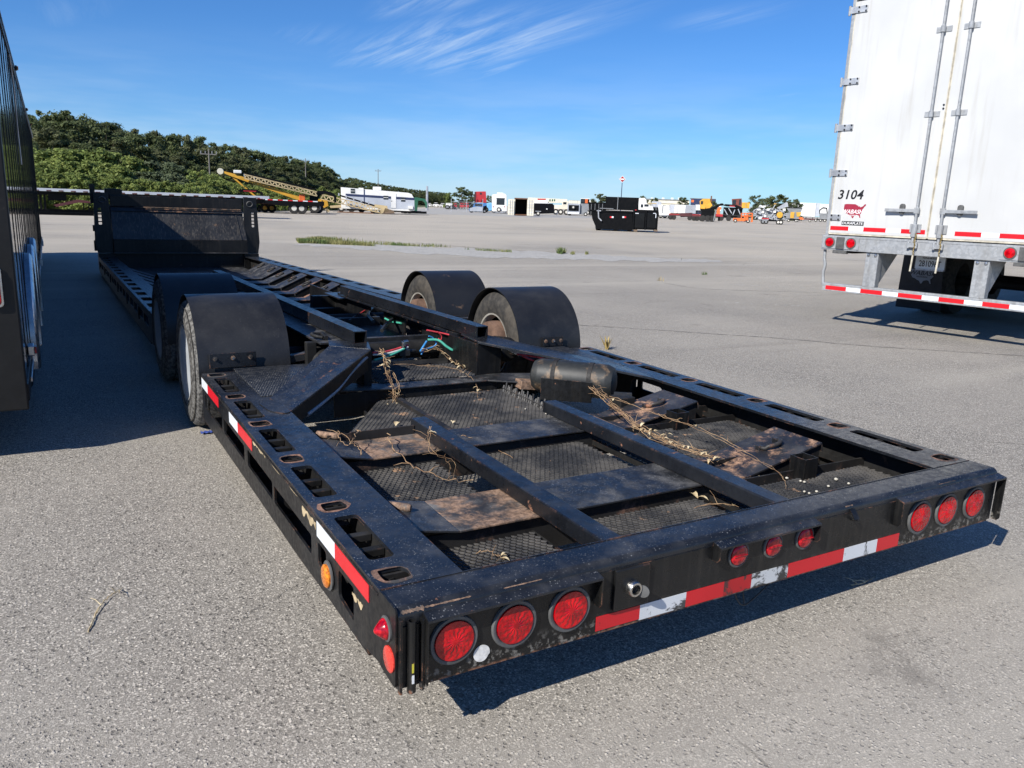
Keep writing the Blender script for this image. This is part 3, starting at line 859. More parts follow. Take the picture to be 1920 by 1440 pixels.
# --- expanded metal floors
def mesh_floor(x0, x1, y0, y1, z, cut=None):
    """expanded steel sheet: diamond openings, each strand real geometry"""
    cw, chh = .0235, .037
    mb = MB(); vs = []; fs = []
    nx = int((x1 - x0) / (cw / 2)); ny = int((y1 - y0) / (chh / 2))
    hw, th = .0023, .0022
    def strand(ax, ay, bx, by, lift):
        dx, dy = bx - ax, by - ay; L = math.hypot(dx, dy); nx_, ny_ = -dy / L * hw, dx / L * hw
        o = len(vs)
        za, zb = z + lift, z - lift
        vs.extend([(ax - nx_, ay - ny_, za - th), (bx - nx_, by - ny_, zb - th), (bx + nx_, by + ny_, zb - th), (ax + nx_, ay + ny_, za - th),
                   (ax - nx_, ay - ny_, za + th * .2), (bx - nx_, by - ny_, zb + th * .2), (bx + nx_, by + ny_, zb + th * 1.8), (ax + nx_, ay + ny_, za + th * 1.8)])
        fs.extend([(o + 4, o + 5, o + 6, o + 7), (o, o + 1, o + 5, o + 4), (o + 2, o + 3, o + 7, o + 6)])
    for j in range(ny):
        for i in range(nx):
            ax = x0 + i * cw / 2; bx = ax + cw / 2
            ya = y0 + j * chh / 2; yb = ya + chh / 2
            if cut and not cut((ax + bx) / 2, (ya + yb) / 2): continue
            if (i + j) % 2 == 0: strand(ax, ya, bx, yb, .0012)
            else: strand(ax, yb, bx, ya, -.0012)
    mb.v = vs; mb.f = fs
    o = mb.build('expanded_metal_floor', M['mesh'], T, fix=False)
    o['kind'] = 'stuff'
    return o
ZM = -.115
for (xa, xb) in ((.262, BL[0] - .012), (BL[1] + .006, BR[0] - .008), (BR[1] + .006, 2.42)):
    mesh_floor(xa, xb, .135, .500, ZM)
    mesh_floor(xa, xb, .755, 1.295, ZM)
mesh_floor(.42, .93, 1.56, 2.36, ZM, lambda x, y: y < 1.62 + (x - .36) * 1.55)
mesh_floor(.93, 1.66, 1.56, 2.37, ZM)
# angle bars that carry the floors
for x in (.250, BL[0] - .006, BR[0] - .004, BR[1] + .002, 2.43):
    tp(MB().box(x - .004, x + .004, .13, 2.2 if x < 2 else 1.9, ZM - .030, ZM - .004), 'floor_angle', 'gunk')
tp(MB().bar((.93, 1.62, ZM - .002), (.93, 2.30, ZM - .002), .030, .05), 'floor_angle', 'rustyside')
# torn upright flap of mesh by the tank
fl = MB()
for k in range(22):
    x = 1.585 + .0 * k; y = 1.83 + .022 * k
    fl.bar((x, y, ZM), (x + .012 + .004 * math.sin(k * 1.7), y + .008, ZM + .050 + .012 * math.sin(k * 2.3)), .008, .003)
    fl.bar((x + .004, y, ZM + .02), (x + .006, y + .022, ZM + .024), .008, .003)
o = tp(fl, 'torn_mesh_flap', 'mesh'); o['kind'] = 'stuff'
# --- third cross plate, posts, gussets and the raised spine over the axles
o = tp(MB().box(.93, 1.53, 2.385, 2.52, -.068, -.060), 'cross_plate', 'plate', bevel=.002)
tp(MB().hexa([(.62, 2.40, -.058), (.9295, 2.385, -.068), (.9295, 2.52, -.068), (.62, 2.60, -.058), (.62, 2.40, -.050), (.9295, 2.385, -.060), (.9295, 2.52, -.060), (.62, 2.60, -.050)]), 'cross_plate', 'plate', bevel=.002)
tp(MB().hexa([(1.5305, 2.385, -.068), (1.95, 2.10, -.068), (1.95, 2.45, -.068), (1.5305, 2.60, -.068), (1.5305, 2.385, -.060), (1.95, 2.10, -.060), (1.95, 2.45, -.060), (1.5305, 2.60, -.060)]), 'cross_plate', 'plate', bevel=.002)
tp(MB().box(.60, 1.60, 2.400, 2.408, -.20, -.0685), 'cross_web', 'side')
mesh_floor(.90, 1.53, 2.52, 2.90, -.056)
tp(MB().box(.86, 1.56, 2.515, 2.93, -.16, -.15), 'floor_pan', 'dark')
# left gusset: plate that climbs from the rail to the spine, its skirt, its tongue on the rail
gA, gB, gC, gD = Vector((.205, 2.17, .0025)), Vector((.239, 1.90, .0025)), Vector((.84, 2.49, .150)), Vector((.655, 2.66, .150))
def slab(pts, th, name, mat, bev=.002):
    n = (pts[1] - pts[0]).cross(pts[-1] - pts[0]).normalized()
    if n.z < 0: n = -n
    mb = MB(); k = len(pts)
    mb.add([p - n * th for p in pts] + list(pts), [tuple(range(k))[::-1], tuple(range(k, 2 * k))] + [(i, (i + 1) % k, k + (i + 1) % k, k + i) for i in range(k)])
    return tp(mb, name, mat, bevel=bev)
slab([gA, gB, gC, gD], .010, 'gusset_plate', 'deck')
slab([gC, Vector((.90, 2.70, .152)), Vector((.70, 2.82, .152)), gD], .010, 'gusset_top', 'deck')
mb = MB().hexa([gB + Vector((.004, .03, -.085)), gB + Vector((.012, .03, -.085)), gC + Vector((-.008, .006, -.12)), gC + Vector((-.016, .006, -.12)),
                gB + Vector((.004, .03, -.011)), gB + Vector((.012, .03, -.011)), gC + Vector((-.008, .006, -.0115)), gC + Vector((-.016, .006, -.0115))])
tp(mb, 'gusset_skirt', 'side')
tp(MB().box(.800, .846, 2.492, 2.62, -.10, .138), 'spine_post', 'side', bevel=.003)
me = plate_mesh('gusset_tongue', poly_round([(.135, 2.10), (.150, 1.93), (.195, 1.865), (.236, 1.88), (.236, 2.05), (.19, 2.16)], .03, 4), [], .004, lambda u, v, w_: (u, v, .0005 + w_))
ob('gusset_tongue', me, M['deck'], T)
# right gusset
hA, hB, hC, hD = Vector((2.40, 2.18, .0025)), Vector((2.352, 1.85, .0025)), Vector((1.53, 2.53, .150)), Vector((1.70, 2.72, .150))
slab([hB, hA, hD, hC], .014, 'gusset_plate', 'deck')
slab([hC, hD, Vector((1.70, 2.86, .152)), Vector((1.55, 2.80, .152))], .010, 'gusset_top', 'deck')
tp(MB().box(1.530, 1.70, 2.535, 2.56, -.060, .130), 'spine_post', 'side', bevel=.003)
tp(MB().box(1.532, 1.560, 2.561, 2.95, -.060, .130), 'spine_web', 'side', bevel=.003)
# tread plates between rail and wheel
for mir in (False, True):
    X = (lambda x: W - x) if mir else (lambda x: x)
    me = plate_mesh('tread_plate', [(X(.178), 2.215), (X(.300), 2.222), (X(.66), 2.70), (X(.63), 2.905), (X(.178), 2.905)], [], .0035, lambda u, v, w_: (u, v, .0003 + w_))
    ob('tread_plate', me, M['tread'], T)
    tp(MB().box(*sorted((X(.2395), X(.62))), 2.60, 2.90, -.02, -.001), 'tread_plate_support', 'gunk')
# spine tubes (hollow ends) sloping gently down to the front
def hollow(xc, y0, z0, y1, z1, wd, ht, wall, name, mat):
    mb = MB()
    for dx, dz, ww, hh in ((0, ht / 2 - wall / 2, wd, wall), (0, -ht / 2 + wall / 2, wd, wall), (-wd / 2 + wall / 2, 0, wall, ht - 2 * wall), (wd / 2 - wall / 2, 0, wall, ht - 2 * wall)):
        mb.bar((xc + dx, y0, z0 + dz), (xc + dx, y1, z1 + dz), ww, hh)
    return tp(mb, name, mat)
SLP = -.0145
def zs(y): return .150 + SLP * (y - 2.65)
hollow(.838, 2.66, zs(2.66) + .037, 7.2, zs(7.2) + .037, .078, .074, .006, 'spine_tube', 'beam')
hollow(1.608, 2.62, zs(2.62) + .037, 5.30, zs(5.30) + .037, .078, .074, .006, 'spine_tube', 'beam')
# flanges and webs below the tubes
tp(MB().hexa([(.655, 2.83, .125), (.90, 2.83, .125), (.90, 5.2, .09), (.655, 5.2, .09), (.655, 2.83, .137), (.90, 2.83, .137), (.90, 5.2, .102), (.655, 5.2, .102)]), 'spine_flange', 'plate', bevel=.002)
tp(MB().hexa([(1.56, 2.87, .125), (1.66, 2.87, .125), (1.66, 5.3, .09), (1.56, 5.3, .09), (1.56, 2.87, .138), (1.66, 2.87, .138), (1.66, 5.3, .103), (1.56, 5.3, .103)]), 'spine_flange', 'beam', bevel=.002)
tp(MB().box(.80, .812, 2.84, 5.6, -.20, .085), 'spine_web', 'gunk')
for y0, y1 in ((3.02, 3.62), (3.95, 4.40), (4.72, 5.6)):
    tp(MB().box(1.640, 1.655, y0, y1, -.22, .088), 'spine_web', 'side', bevel=.003)
tp(MB().box(.60, .66, 2.92, 2.97, -.15, .125), 'hanger', 'gunk', bevel=.004)
tp(MB().bar((.52, 3.0, .02), (.72, 3.0, .045), .05, .045), 'hanger_arm', 'plate', bevel=.004)
# shackle on the left flange
sp_ = spline([(.70, 2.93, .150), (.665, 2.955, .156), (.655, 3.0, .158), (.675, 3.04, .156), (.72, 3.05, .15)], 5)
tp(MB().tube(sp_, .011, 10), 'shackle', 'gunk', smooth=50)
tp(MB().cyl((.715, 2.91, .150), (.735, 3.07, .150), .013, n=10), 'shackle_pin', 'gunk', smooth=40)
# floor between the spine webs, axles
tp(MB().box(.815, 1.638, 2.95, 3.20, -.10, -.085), 'spine_floor', 'gunk')
tp(MB().box(.815, 1.638, 3.52, 4.45, -.06, -.045), 'spine_floor', 'plate')
tp(MB().box(.815, 1.638, 4.90, 5.75, -.10, -.085), 'spine_floor', 'plate')
tp(MB().box(.815, 1.638, 3.48, 3.52, -.12, .03), 'spine_cross_member', 'plate', bevel=.004)
tp(MB().box(.815, 1.638, 4.46, 4.50, -.12, .02), 'spine_cross_member', 'plate', bevel=.004)
AX = [(3.36, -.040), (4.72, -.046)]
TR = .385
for y, z in AX:
    tp(MB().cyl((.30, y, z), (W - .30, y, z), .062, n=20), 'axle', 'gunk', smooth=40)
    for x, s in ((.70, -1), (W - .62, 1)):
        tp(MB().cyl((x, y - .24, z + .02), (x, y - .42, z + .04), .085, .085, 18).cyl((x, y - .42, z + .04), (x, y - .46, z + .045), .085, .06, 18), 'brake_chamber', 'gunk', smooth=40)

# --- wheels
def wheel_set(side, y, z):
    """two tyres side by side with rims; outer face outwards"""
    X = (lambda x: W - x) if side > 0 else (lambda x: x)
    sx = -1 if side > 0 else 1
    for k, x0 in enumerate((-.022, .262)):
        wd = .245
        pr = [(.018, .215), (.008, .235), (.0, .270), (.001, .305), (.010, .340), (.026, .366), (.034, .374), (.044, .381), (.075, .384), (.079, .372), (.085, .372), (.089, .385), (.1205, .386)]
        pr = pr + [(wd - t_, r_) for t_, r_ in pr[::-1][1:]]
        o = MB().lathe(pr + [(wd * .7, .205), (wd * .3, .205)], (X(x0), y, z), (sx, 0, 0), 56, close=True).build('tyre', M['tyreworn'] if (side < 0 and k == 0) else M['tyre'], T, smooth=28)
        rp = [(.012, .222), (.004, .226), (.006, .214), (.03, .200), (wd * .45, .196), (wd - .03, .200), (wd - .006, .214), (wd - .004, .226), (wd - .012, .222), (wd - .03, .208), (wd / 2, .206), (.03, .208)]
        MB().lathe(rp, (X(x0), y, z), (sx, 0, 0), 40, close=True).build('rim', M['rim'], o, smooth=35)
        for g in (.255, .30, .345):
            MB().lathe([(.002, g), (-.0012, g + .003), (.002, g + .007)], (X(x0 + (.0 if g < .33 else .009)), y, z), (sx, 0, 0), 48, close=True).build('sidewall_rib', M['tyre'], o)
        if k == 0:
            cv = MB().lathe([(.020, .226), (.010, .230), (.008, .222), (.010, .19), (.005, .12), (.004, .0)], (X(x0), y, z), (sx, 0, 0), 48).build('wheel_cover', M['cover'], o, smooth=35)
        else:
            MB().lathe([(wd - .06, .0), (wd - .06, .195)], (X(x0), y, z), (sx, 0, 0), 32).build('wheel_disc', M['drum'], o)
    o = MB().lathe([(.30, .06), (.32, .165), (.50, .17), (.535, .165), (.545, .07)], (X(0), y, z), (sx, 0, 0), 32).build('brake_drum', M['drum'], T, smooth=35)
def fender(side, y, z, rust=False):
    X = (lambda x: W - x) if side > 0 else (lambda x: x)
    a0, a1 = R(-7), R(187); n = 44; r0, r1 = .401, .407
    vs = []; fs = []
    for i in range(n + 1):
        a = a0 + (a1 - a0) * i / n
        for r_ in (r1, r0):
            for x in (.002, .512):
                vs.append((X(x), y - r_ * math.cos(a), z + r_ * math.sin(a)))
    for i in range(n):
        b = i * 4; c = b + 4
        fs += [(b, b + 1, c + 1, c), (b + 2, c + 2, c + 3, b + 3), (b, c, c + 2, b + 2), (b + 1, b + 3, c + 3, c + 1)]
    fs += [(0, 2, 3, 1), (n * 4, n * 4 + 1, n * 4 + 3, n * 4 + 2)]
    o = MB().add(vs, fs).build('fender', M['fenderrust'] if rust else M['fender'], T, smooth=35)
    return o
t = NT('fender_plastic_rust')
f = t.noise(3, 6, .6)
c = t.mix(t.rng(f, .3, .7), (.0085, .0088, .010, 1), (.016, .0163, .0175, 1))
c = t.mix(t.rng(t.noise(5.5, 8, .75, dist=.6), .60, .68, 0, .8), c, (.14, .09, .055, 1))
M['fenderrust'] = t.out(c, .45)
for y, z in AX:
    for s in (-1, 1):
        wheel_set(s, y, z)
        fender(s, y, z + .004, s > 0 and y > 4)
# bolted fender brackets facing the tail
def bracket(side, y, x0, x1, z0, z1):
    X = (lambda x: W - x) if side > 0 else (lambda x: x)
    o = tp(MB().box(*sorted((X(x0), X(x1))), y - .004, y + .004, z0, z1), 'fender_bracket', 'deck', bevel=.002)
    for k in (.12, .5, .88):
        x = X(x0 + (x1 - x0) * k)
        MB().cyl((x, y - .004, z1 - .030), (x, y - .006, z1 - .030), .013, n=14).build('washer_rust', M['rusty'], o)
        MB().cyl((x, y - .006, z1 - .030), (x, y - .016, z1 - .030), .0075, n=6).build('bolt', M['chrome' if k == .5 else 'rustring'], o)
bracket(-1, 2.940, .058, .312, .0045, .088)
bracket(1, 2.940, .165, .330, .0045, .070)
bracket(1, 4.300, .10, .42, -.02, .03)
tp(MB().box(.05, .10, 4.05, 4.10, -.30, .10), 'fender_stay', 'gunk', bevel=.004)
tp(MB().box(W - .52, W - .02, 4.02, 4.10, .02, .05), 'fender_stay', 'plate', bevel=.003)

# --- air tank and its brackets on the right, small upright panel
tA, tB = dk(1012, 703, z=-.02), dk(1140, 716, z=-.02)
ax = (tB - tA).normalized(); L_ = (tB - tA).length
o = tp(MB().lathe([(-.050, .0), (-.047, .046), (-.032, .085), (0, .099), (.01, .101), (L_ - .01, .101), (L_, .099), (L_ + .032, .085), (L_ + .047, .046), (L_ + .05, 0)], tA, ax, 36), 'air_tank', 'tank', smooth=45)
for q in (.24, .76):
    c0 = tA + ax * (L_ * q)
    MB().lathe([(-.012, .1015), (-.012, .1045), (.012, .1045), (.012, .1015)], c0, ax, 36).build('tank_strap', M['rustyside'], o, smooth=40)
tp(MB().bar(tA + Vector((-.13, .03, -.05)), tA + Vector((-.03, .02, -.06)), .09, .05), 'tank_bracket', 'rusty', bevel=.003)
pl_ = Vector((1.715, 2.09, 0)); pr_ = Vector((1.945, 1.905, 0))
d_ = (pr_ - pl_).normalized(); nrm = Vector((-d_.y, d_.x, 0)) * .006
mb = MB().hexa([pl_ + Vector((0, 0, -.125)), pr_ + Vector((0, 0, -.125)), pr_ + nrm + Vector((0, 0, -.125)), pl_ + nrm + Vector((0, 0, -.125)),
                pl_ + Vector((0, 0, .004)), pr_ + Vector((0, 0, -.004)), pr_ + nrm + Vector((0, 0, -.004)), pl_ + nrm + Vector((0, 0, .004))])
tp(mb, 'upright_panel', 'rear', bevel=.002)
tp(MB().box(1.93, 2.03, 1.62, 1.72, -.11, -.03), 'valve_block', 'gunk', bevel=.006)
tp(MB().cyl((2.02, 1.80, -.09), (2.10, 1.74, -.09), .05, n=18), 'brake_chamber', 'tank', smooth=40)

# --- air lines and valves in the spine
def hose(pts, r, mat, name='air_hose'):
    return tp(MB().tube(spline(pts, 7), r, 8), name, mat, smooth=60)
vx, vy = 1.235, 2.98
tp(MB().cyl((vx, vy, -.02), (vx, vy, .06), .018, n=12).box(vx - .035, vx + .035, vy - .025, vy + .025, .0, .035).cyl((vx - .05, vy, .02), (vx + .09, vy + .02, .02), .012, n=10), 'air_valve', 'h_black', smooth=30)
tp(MB().cyl((vx, vy, .06), (vx, vy, .085), .013, n=10).cyl((vx, vy, .085), (vx + .03, vy, .088), .010, n=10), 'valve_fitting', 'chrome', smooth=40)
D = lambda u, v, y: dk(u, v, y=y)
hose([D(800, 619, 2.98), D(815, 622, 2.97), D(835, 626, 2.95), D(862, 633, 2.90), D(897, 642, 2.80)], .0055, 'h_red')
hose([D(802, 637, 2.97), D(822, 638, 2.94), D(838, 650, 2.90), D(852, 657, 2.88), D(868, 651, 2.90), D(880, 640, 2.94)], .0085, 'h_green')
hose([D(852, 657, 2.88), D(861, 667, 2.87), D(871, 673, 2.86), D(880, 666, 2.87), D(884, 652, 2.90), D(885, 641, 2.95)], .0085, 'h_green')
hose([D(804, 630, 2.97), D(812, 634, 2.97), D(818, 645, 2.96), D(808, 652, 2.96), D(796, 655, 2.95), D(790, 665, 2.94)], .0055, 'h_blue')
hose([D(800, 640, 2.97), D(788, 659, 2.93)], .007, 'h_blue')
hose([D(765, 647, 3.0), D(745, 654, 2.97), D(722, 660, 2.93), D(700, 661, 2.88)], .0075, 'h_red')
hose([D(765, 651, 2.98), D(745, 658, 2.95), D(722, 664, 2.92), D(700, 665, 2.88)], .007, 'h_white')
hose([D(758, 654, 2.96), D(740, 663, 2.93), D(722, 670, 2.90), D(702, 675, 2.86)], .007, 'h_green')
hose([D(820, 622, 2.95), D(828, 630, 2.95), D(826, 638, 2.96), D(822, 634, 2.97)], .004, 'h_red')
hose([D(700, 603, 4.1), D(690, 590, 4.5), D(700, 577, 5.0), D(725, 573, 5.1), D(742, 590, 4.4), D(725, 608, 3.9), D(716, 620, 3.7)], .014, 'h_black')
hose([D(655, 602, 4.4), D(675, 588, 4.8), D(698, 576, 5.1)], .012, 'h_black')
hose([D(700, 575, 5.1), D(688, 580, 4.9), D(672, 590, 4.7)], .006, 'h_red')
hose([D(745, 594, 4.3), D(728, 604, 4.0), D(718, 616, 3.8)], .008, 'h_white')
hose([D(722, 597, 4.3), D(735, 603, 4.2), D(752, 606, 4.0)], .008, 'h_green')
hose([D(970, 664, 2.62), D(1000, 668, 2.5), D(1030, 673, 2.4)], .007, 'h_red')
hose([D(980, 668, 2.58), D(1000, 676, 2.45)], .006, 'h_red')
# conduit clipped under the left gusset
hose([(.35, 2.03, -.06), (.46, 2.14, -.035), (.58, 2.26, .0), (.68, 2.36, .055), (.78, 2.45, .10), (.82, 2.50, .105)], .011, 'h_grey', 'conduit')
hose([(1.99, 1.72, -.05), (2.02, 1.62, -.09), (1.98, 1.56, -.10)], .012, 'h_black')

# --- the low well in front of the axles
def zw(y): return -.013 - .019 * (y - 5.57)
Y0, Y1 = 5.45, 13.15
TH = math.atan(-.019)
def well_rail(mir):
    X = (lambda x: W - x) if mir else (lambda x: x)
    n = 20
    holes = []; y = Y0 + .28
    while y < Y1 - .3:
        holes.append(rrect(.030, .118, y, y + .29, .014, 2)); y += .52
    pl = plate_mesh('rail_top_plate', [(0, Y0), (.25, Y0), (.25, Y1), (0, Y1)], holes, .012, lambda u, v, w_: (X(u), v, zw(v) - .012 + w_))
    ob('rail_top_plate', pl, M['deck'], T)
    wins = []; y = Y0 + .12
    while y < Y1 - .5:
        wins.append(rrect(y, y + .38, -.15, -.07, .012, 2)); y += .46
    sp = plate_mesh('rail_side_panel', [(Y0, -.27), (Y1, -.25), (Y1, -.0125), (Y0, -.0125)], wins, .009, lambda u, v, w_: (X(w_), u, zw(u) + v))
    ob('rail_side_panel', sp, M['side'], T)
    tp(MB().hexa([(X(.0), Y0, zw(Y0) - .275), (X(.14), Y0, zw(Y0) - .275), (X(.14), Y1, zw(Y1) - .26), (X(0), Y1, zw(Y1) - .26), (X(0), Y0, zw(Y0) - .267), (X(.14), Y0, zw(Y0) - .267), (X(.14), Y1, zw(Y1) - .252), (X(0), Y1, zw(Y1) - .252)]), 'rail_lower_flange', 'gunk')
    tp(MB().hexa([(X(.14), Y0, zw(Y0) - .27), (X(.15), Y0, zw(Y0) - .27), (X(.15), Y1, zw(Y1) - .25), (X(.14), Y1, zw(Y1) - .25), (X(.14), Y0, zw(Y0) - .0125), (X(.15), Y0, zw(Y0) - .0125), (X(.15), Y1, zw(Y1) - .0125), (X(.14), Y1, zw(Y1) - .0125)]), 'rail_inner_web', 'gunk')
    for k in range(6):
        yy = Y0 + .9 + k * 1.3
        tp(MB().box(*sorted((X(-.012), X(-.001))), yy, yy + .06, zw(yy) - .18, zw(yy) - .06), 'side_bracket', 'side', bevel=.003)
well_rail(False)
well_rail(True)
tp(MB().box(.0, .25, 5.28, 5.45, -.27, -.01), 'rail_end_box', 'side', bevel=.004)
tp(MB().box(W - .25, W, 5.28, 5.45, -.27, -.01), 'rail_end_box', 'side', bevel=.004)
tp(MB().box(.25, W - .25, 5.40, 5.46, -.30, -.03), 'well_rear_cross_member', 'side', bevel=.004)
def rib(y, wd, mat, rx=1.96, lx=.70, rings=1):
    z0 = -.255 - .010 * (y - 8.4); zt = zw(y) - .012
    mb = MB(); th = .010
    for (xa, za), (xb, zb) in (((lx, z0), (rx, z0)), ((rx, z0), (2.325, zt))):
        mb.hexa([(xa, y, za - th), (xb, y, zb - th), (xb, y + wd, zb - th), (xa, y + wd, za - th), (xa, y, za), (xb, y, zb), (xb, y + wd, zb), (xa, y + wd, za)])
    o = tp(mb, 'floor_rib', mat, bevel=.002)
    MB().hexa([(lx, y + .01, z0 - .10), (rx + .05, y + .01, z0 - .10), (rx + .05, y + .018, z0 - .10), (lx, y + .018, z0 - .10), (lx, y + .01, z0 - th), (rx, y + .01, z0 - th), (rx, y + .018, z0 - th), (lx, y + .018, z0 - th)]).hexa([(rx + .02, y + .01, z0 - .10), (2.30, y + .01, z0 - .10), (2.30, y + .018, z0 - .10), (rx + .02, y + .018, z0 - .10), (rx + .02, y + .01, z0 - th), (2.30, y + .01, zt - th - .01), (2.30, y + .018, zt - th - .01), (rx + .02, y + .018, z0 - th)]).build('rib_web', M['side'], o)
    for k in range(rings):
        cx, cy = rx + .20, y + wd * (.5 if rings == 1 else (.2 + .6 * k)); sl = (zt - z0) / (2.325 - rx)
        MB().tube([(cx + .055 * math.cos(R(a)), cy + .05 * math.sin(R(a)), z0 + (.20 + .055 * math.cos(R(a))) * sl + .014) for a in range(0, 361, 24)], .010, 8).build('lashing_ring', M['rustring'], o, smooth=50)
    return o
for i, (y, wd) in enumerate(((7.02, .30), (7.66, .30), (8.38, .30), (9.08, .32), (9.76, .34))):
    rib(y, wd, ('well', 'well', 'well', 'plate', 'plate')[i])
rib(10.45, 1.15, 'plate', 2.02, .70, 2)
# left ends of the ribs
for y in (7.66, 8.38, 9.08, 9.76, 10.45):
    z0 = -.255 - .010 * (y - 8.4)
    tp(MB().hexa([(.255, y, zw(y) - .03), (.70, y, z0 - .010), (.70, y + .3, z0 - .010), (.255, y + .3, zw(y) - .03), (.255, y, zw(y) - .02), (.70, y, z0), (.70, y + .3, z0), (.255, y + .3, zw(y) - .02)]), 'floor_rib_end', 'plate', bevel=.002)
tp(MB().hexa([(.26, 11.65, -.335), (2.30, 11.65, -.335), (2.30, 13.2, -.36), (.26, 13.2, -.36), (.26, 11.65, -.325), (2.30, 11.65, -.325), (2.30, 13.2, -.35), (.26, 13.2, -.35)]), 'well_floor_plate', 'plate')
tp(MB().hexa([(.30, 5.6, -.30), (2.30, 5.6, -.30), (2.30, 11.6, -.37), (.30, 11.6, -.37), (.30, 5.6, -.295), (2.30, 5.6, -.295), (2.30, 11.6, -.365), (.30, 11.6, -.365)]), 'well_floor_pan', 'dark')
tp(MB().box(1.35, 2.28, 6.15, 6.75, -.225, -.215), 'well_rear_plate', 'well', bevel=.002)
tp(MB().hexa([(1.35, 5.55, -.235), (1.96, 5.55, -.235), (1.96, 6.14, -.235), (1.35, 6.14, -.235), (1.35, 5.55, -.225), (1.96, 5.55, -.225), (1.96, 6.14, -.225), (1.35, 6.14, -.225)]), 'well_rear_plate', 'plate', bevel=.002)
# box that ends the well on the right below the spine tube
tp(MB().box(1.66, 1.675, 5.35, 6.60, -.22, .06), 'well_end_panel', 'side', bevel=.003)
tp(MB().box(1.56, 1.72, 5.30, 5.75, .058, .072), 'well_end_cap', 'deck', bevel=.003)
tp(MB().box(1.45, 1.66, 5.75, 5.82, -.22, .04), 'well_end_panel', 'side', bevel=.003)
hollow(.94, 5.6, -.16, 10.4, -.25, .06, .06, .006, 'well_tube', 'beam')

# --- front bulkhead of the well
YB = 13.30
def post(x0, x1, mir):
    X = (lambda x: W - x) if mir else (lambda x: x)
    # leans forward: top 8 cm further back
    sl_ = rrect(.045 if not mir else .045, .095, .36, .63, .012, 2)
    pl = plate_mesh('bulkhead_post', [(X(x) if False else x, z) for x, z in ((.0, -.10), (.235, -.10), (.235, .10), (.215, .88), (.0, .88), (-.03, .10))], [sl_], .05, lambda u, v, w_: (X(u), YB - .10 + w_ + .05 * (v + .1), v))
    o = ob('bulkhead_post', pl, M['side'], T)
    for zz in (.40, .46, .52, .58):
        MB().box(*sorted((X(.043), X(.097))), YB - .02, YB + .03, zz, zz + .016).build('slot_rung', M['side'], o)
    MB().tube([(X(.12 + .05 * math.cos(R(a))), YB - .075 - .01 * math.sin(R(a)), .765 + .045 * math.sin(R(a))) for a in range(0, 361, 20)], .010, 8).build('lashing_ring', M['rubber'], o, smooth=50)
post(0, .235, False)
post(0, .235, True)
M['bulk'] = steel_paint('bulkhead_paint', base=(.014, .014, .014), rust=.60, specks=.58, rough=.38, dust=3.0, edge=False, streak=.55, rustcol=(.22, .12, .06))
tp(MB().box(.236, W - .236, YB, YB + .05, .665, .845), 'bulkhead_top_bar', 'side', bevel=.008)
tp(MB().hexa([(.236, YB - .02, .590), (W - .236, YB - .02, .590), (W - .236, YB + .06, .590), (.236, YB + .06, .590), (.236, YB + .03, .664), (W - .236, YB + .03, .664), (W - .236, YB + .06, .664), (.236, YB + .06, .664)]), 'bulkhead_ledge', 'well', bevel=.003)
tp(MB().box(.60, W - .26, YB - .03, YB - .012, .650, .668), 'bulkhead_rub_strip', 'rusty', bevel=.003)
tp(MB().hexa([(.236, YB - .14, .13), (W - .2, YB - .14, .13), (W - .2, YB + .03, .13), (.236, YB + .03, .13), (.236, YB + .01, .588), (W - .236, YB + .01, .588), (W - .236, YB + .05, .588), (.236, YB + .05, .588)]), 'bulkhead_panel', 'bulk', bevel=.003)
tp(MB().hexa([(W - .30, YB - .150, .135), (W - .285, YB - .150, .135), (W - .285, YB - .12, .135), (W - .30, YB - .12, .135), (W - .36, YB - .004, .575), (W - .345, YB - .004, .575), (W - .345, YB + .02, .575), (W - .36, YB + .02, .575)]), 'bulkhead_rib', 'bulk', bevel=.002)
tp(MB().box(.236, W - .2, YB - .16, YB + .03, -.10, .128), 'bulkhead_base', 'side', bevel=.006)
tp(MB().box(.236, W - .2, YB - .20, YB - .16, -.105, -.085), 'bulkhead_lip', 'plate', bevel=.003)
tp(MB().box(.236, W - .236, YB - .10, YB - .06, -.36, -.106), 'well_front_wall', 'side')
for x in (.75, 1.30):
    tp(MB().box(x, x + .24, YB - .166, YB - .160, -.05, .05), 'access_cover', 'side', bevel=.002)
tp(MB().box(-.045, .030, YB + .08, YB + .16, .70, 1.005), 'stub_post', 'side', bevel=.004)
tp(MB().box(.18, .44, YB + .10, YB + .30, .78, .945), 'bulkhead_box', 'side', bevel=.01)
tp(MB().box(.22, W - .22, YB + .06, YB + .45, -.25, .66), 'gooseneck_body', 'gunk')
for zz in (.30, .05, -.02):
    tp(MB().box(-.045, -.002, YB - .05, YB + .02, zz - .05, zz + .05), 'side_bracket', 'side', bevel=.004)

tp(MB().box(W - .26, W - .002, 13.151, YB + .05, -.40, -.104), 'well_front_corner', 'side', bevel=.004)
tp(MB().box(.002, .26, 13.151, YB + .05, -.40, -.104), 'well_front_corner', 'side', bevel=.004)
# wire drooping below the tail
hose([(1.20, .05, -.216), (1.235, .06, -.285), (1.275, .06, -.318), (1.35, .07, -.300), (1.41, .07, -.262), (1.45, .06, -.217)], .0022, 'h_black', 'hanging_wire')
hose([(1.24, .06, -.217), (1.262, .06, -.27), (1.275, .06, -.317)], .0018, 'h_black', 'hanging_wire')
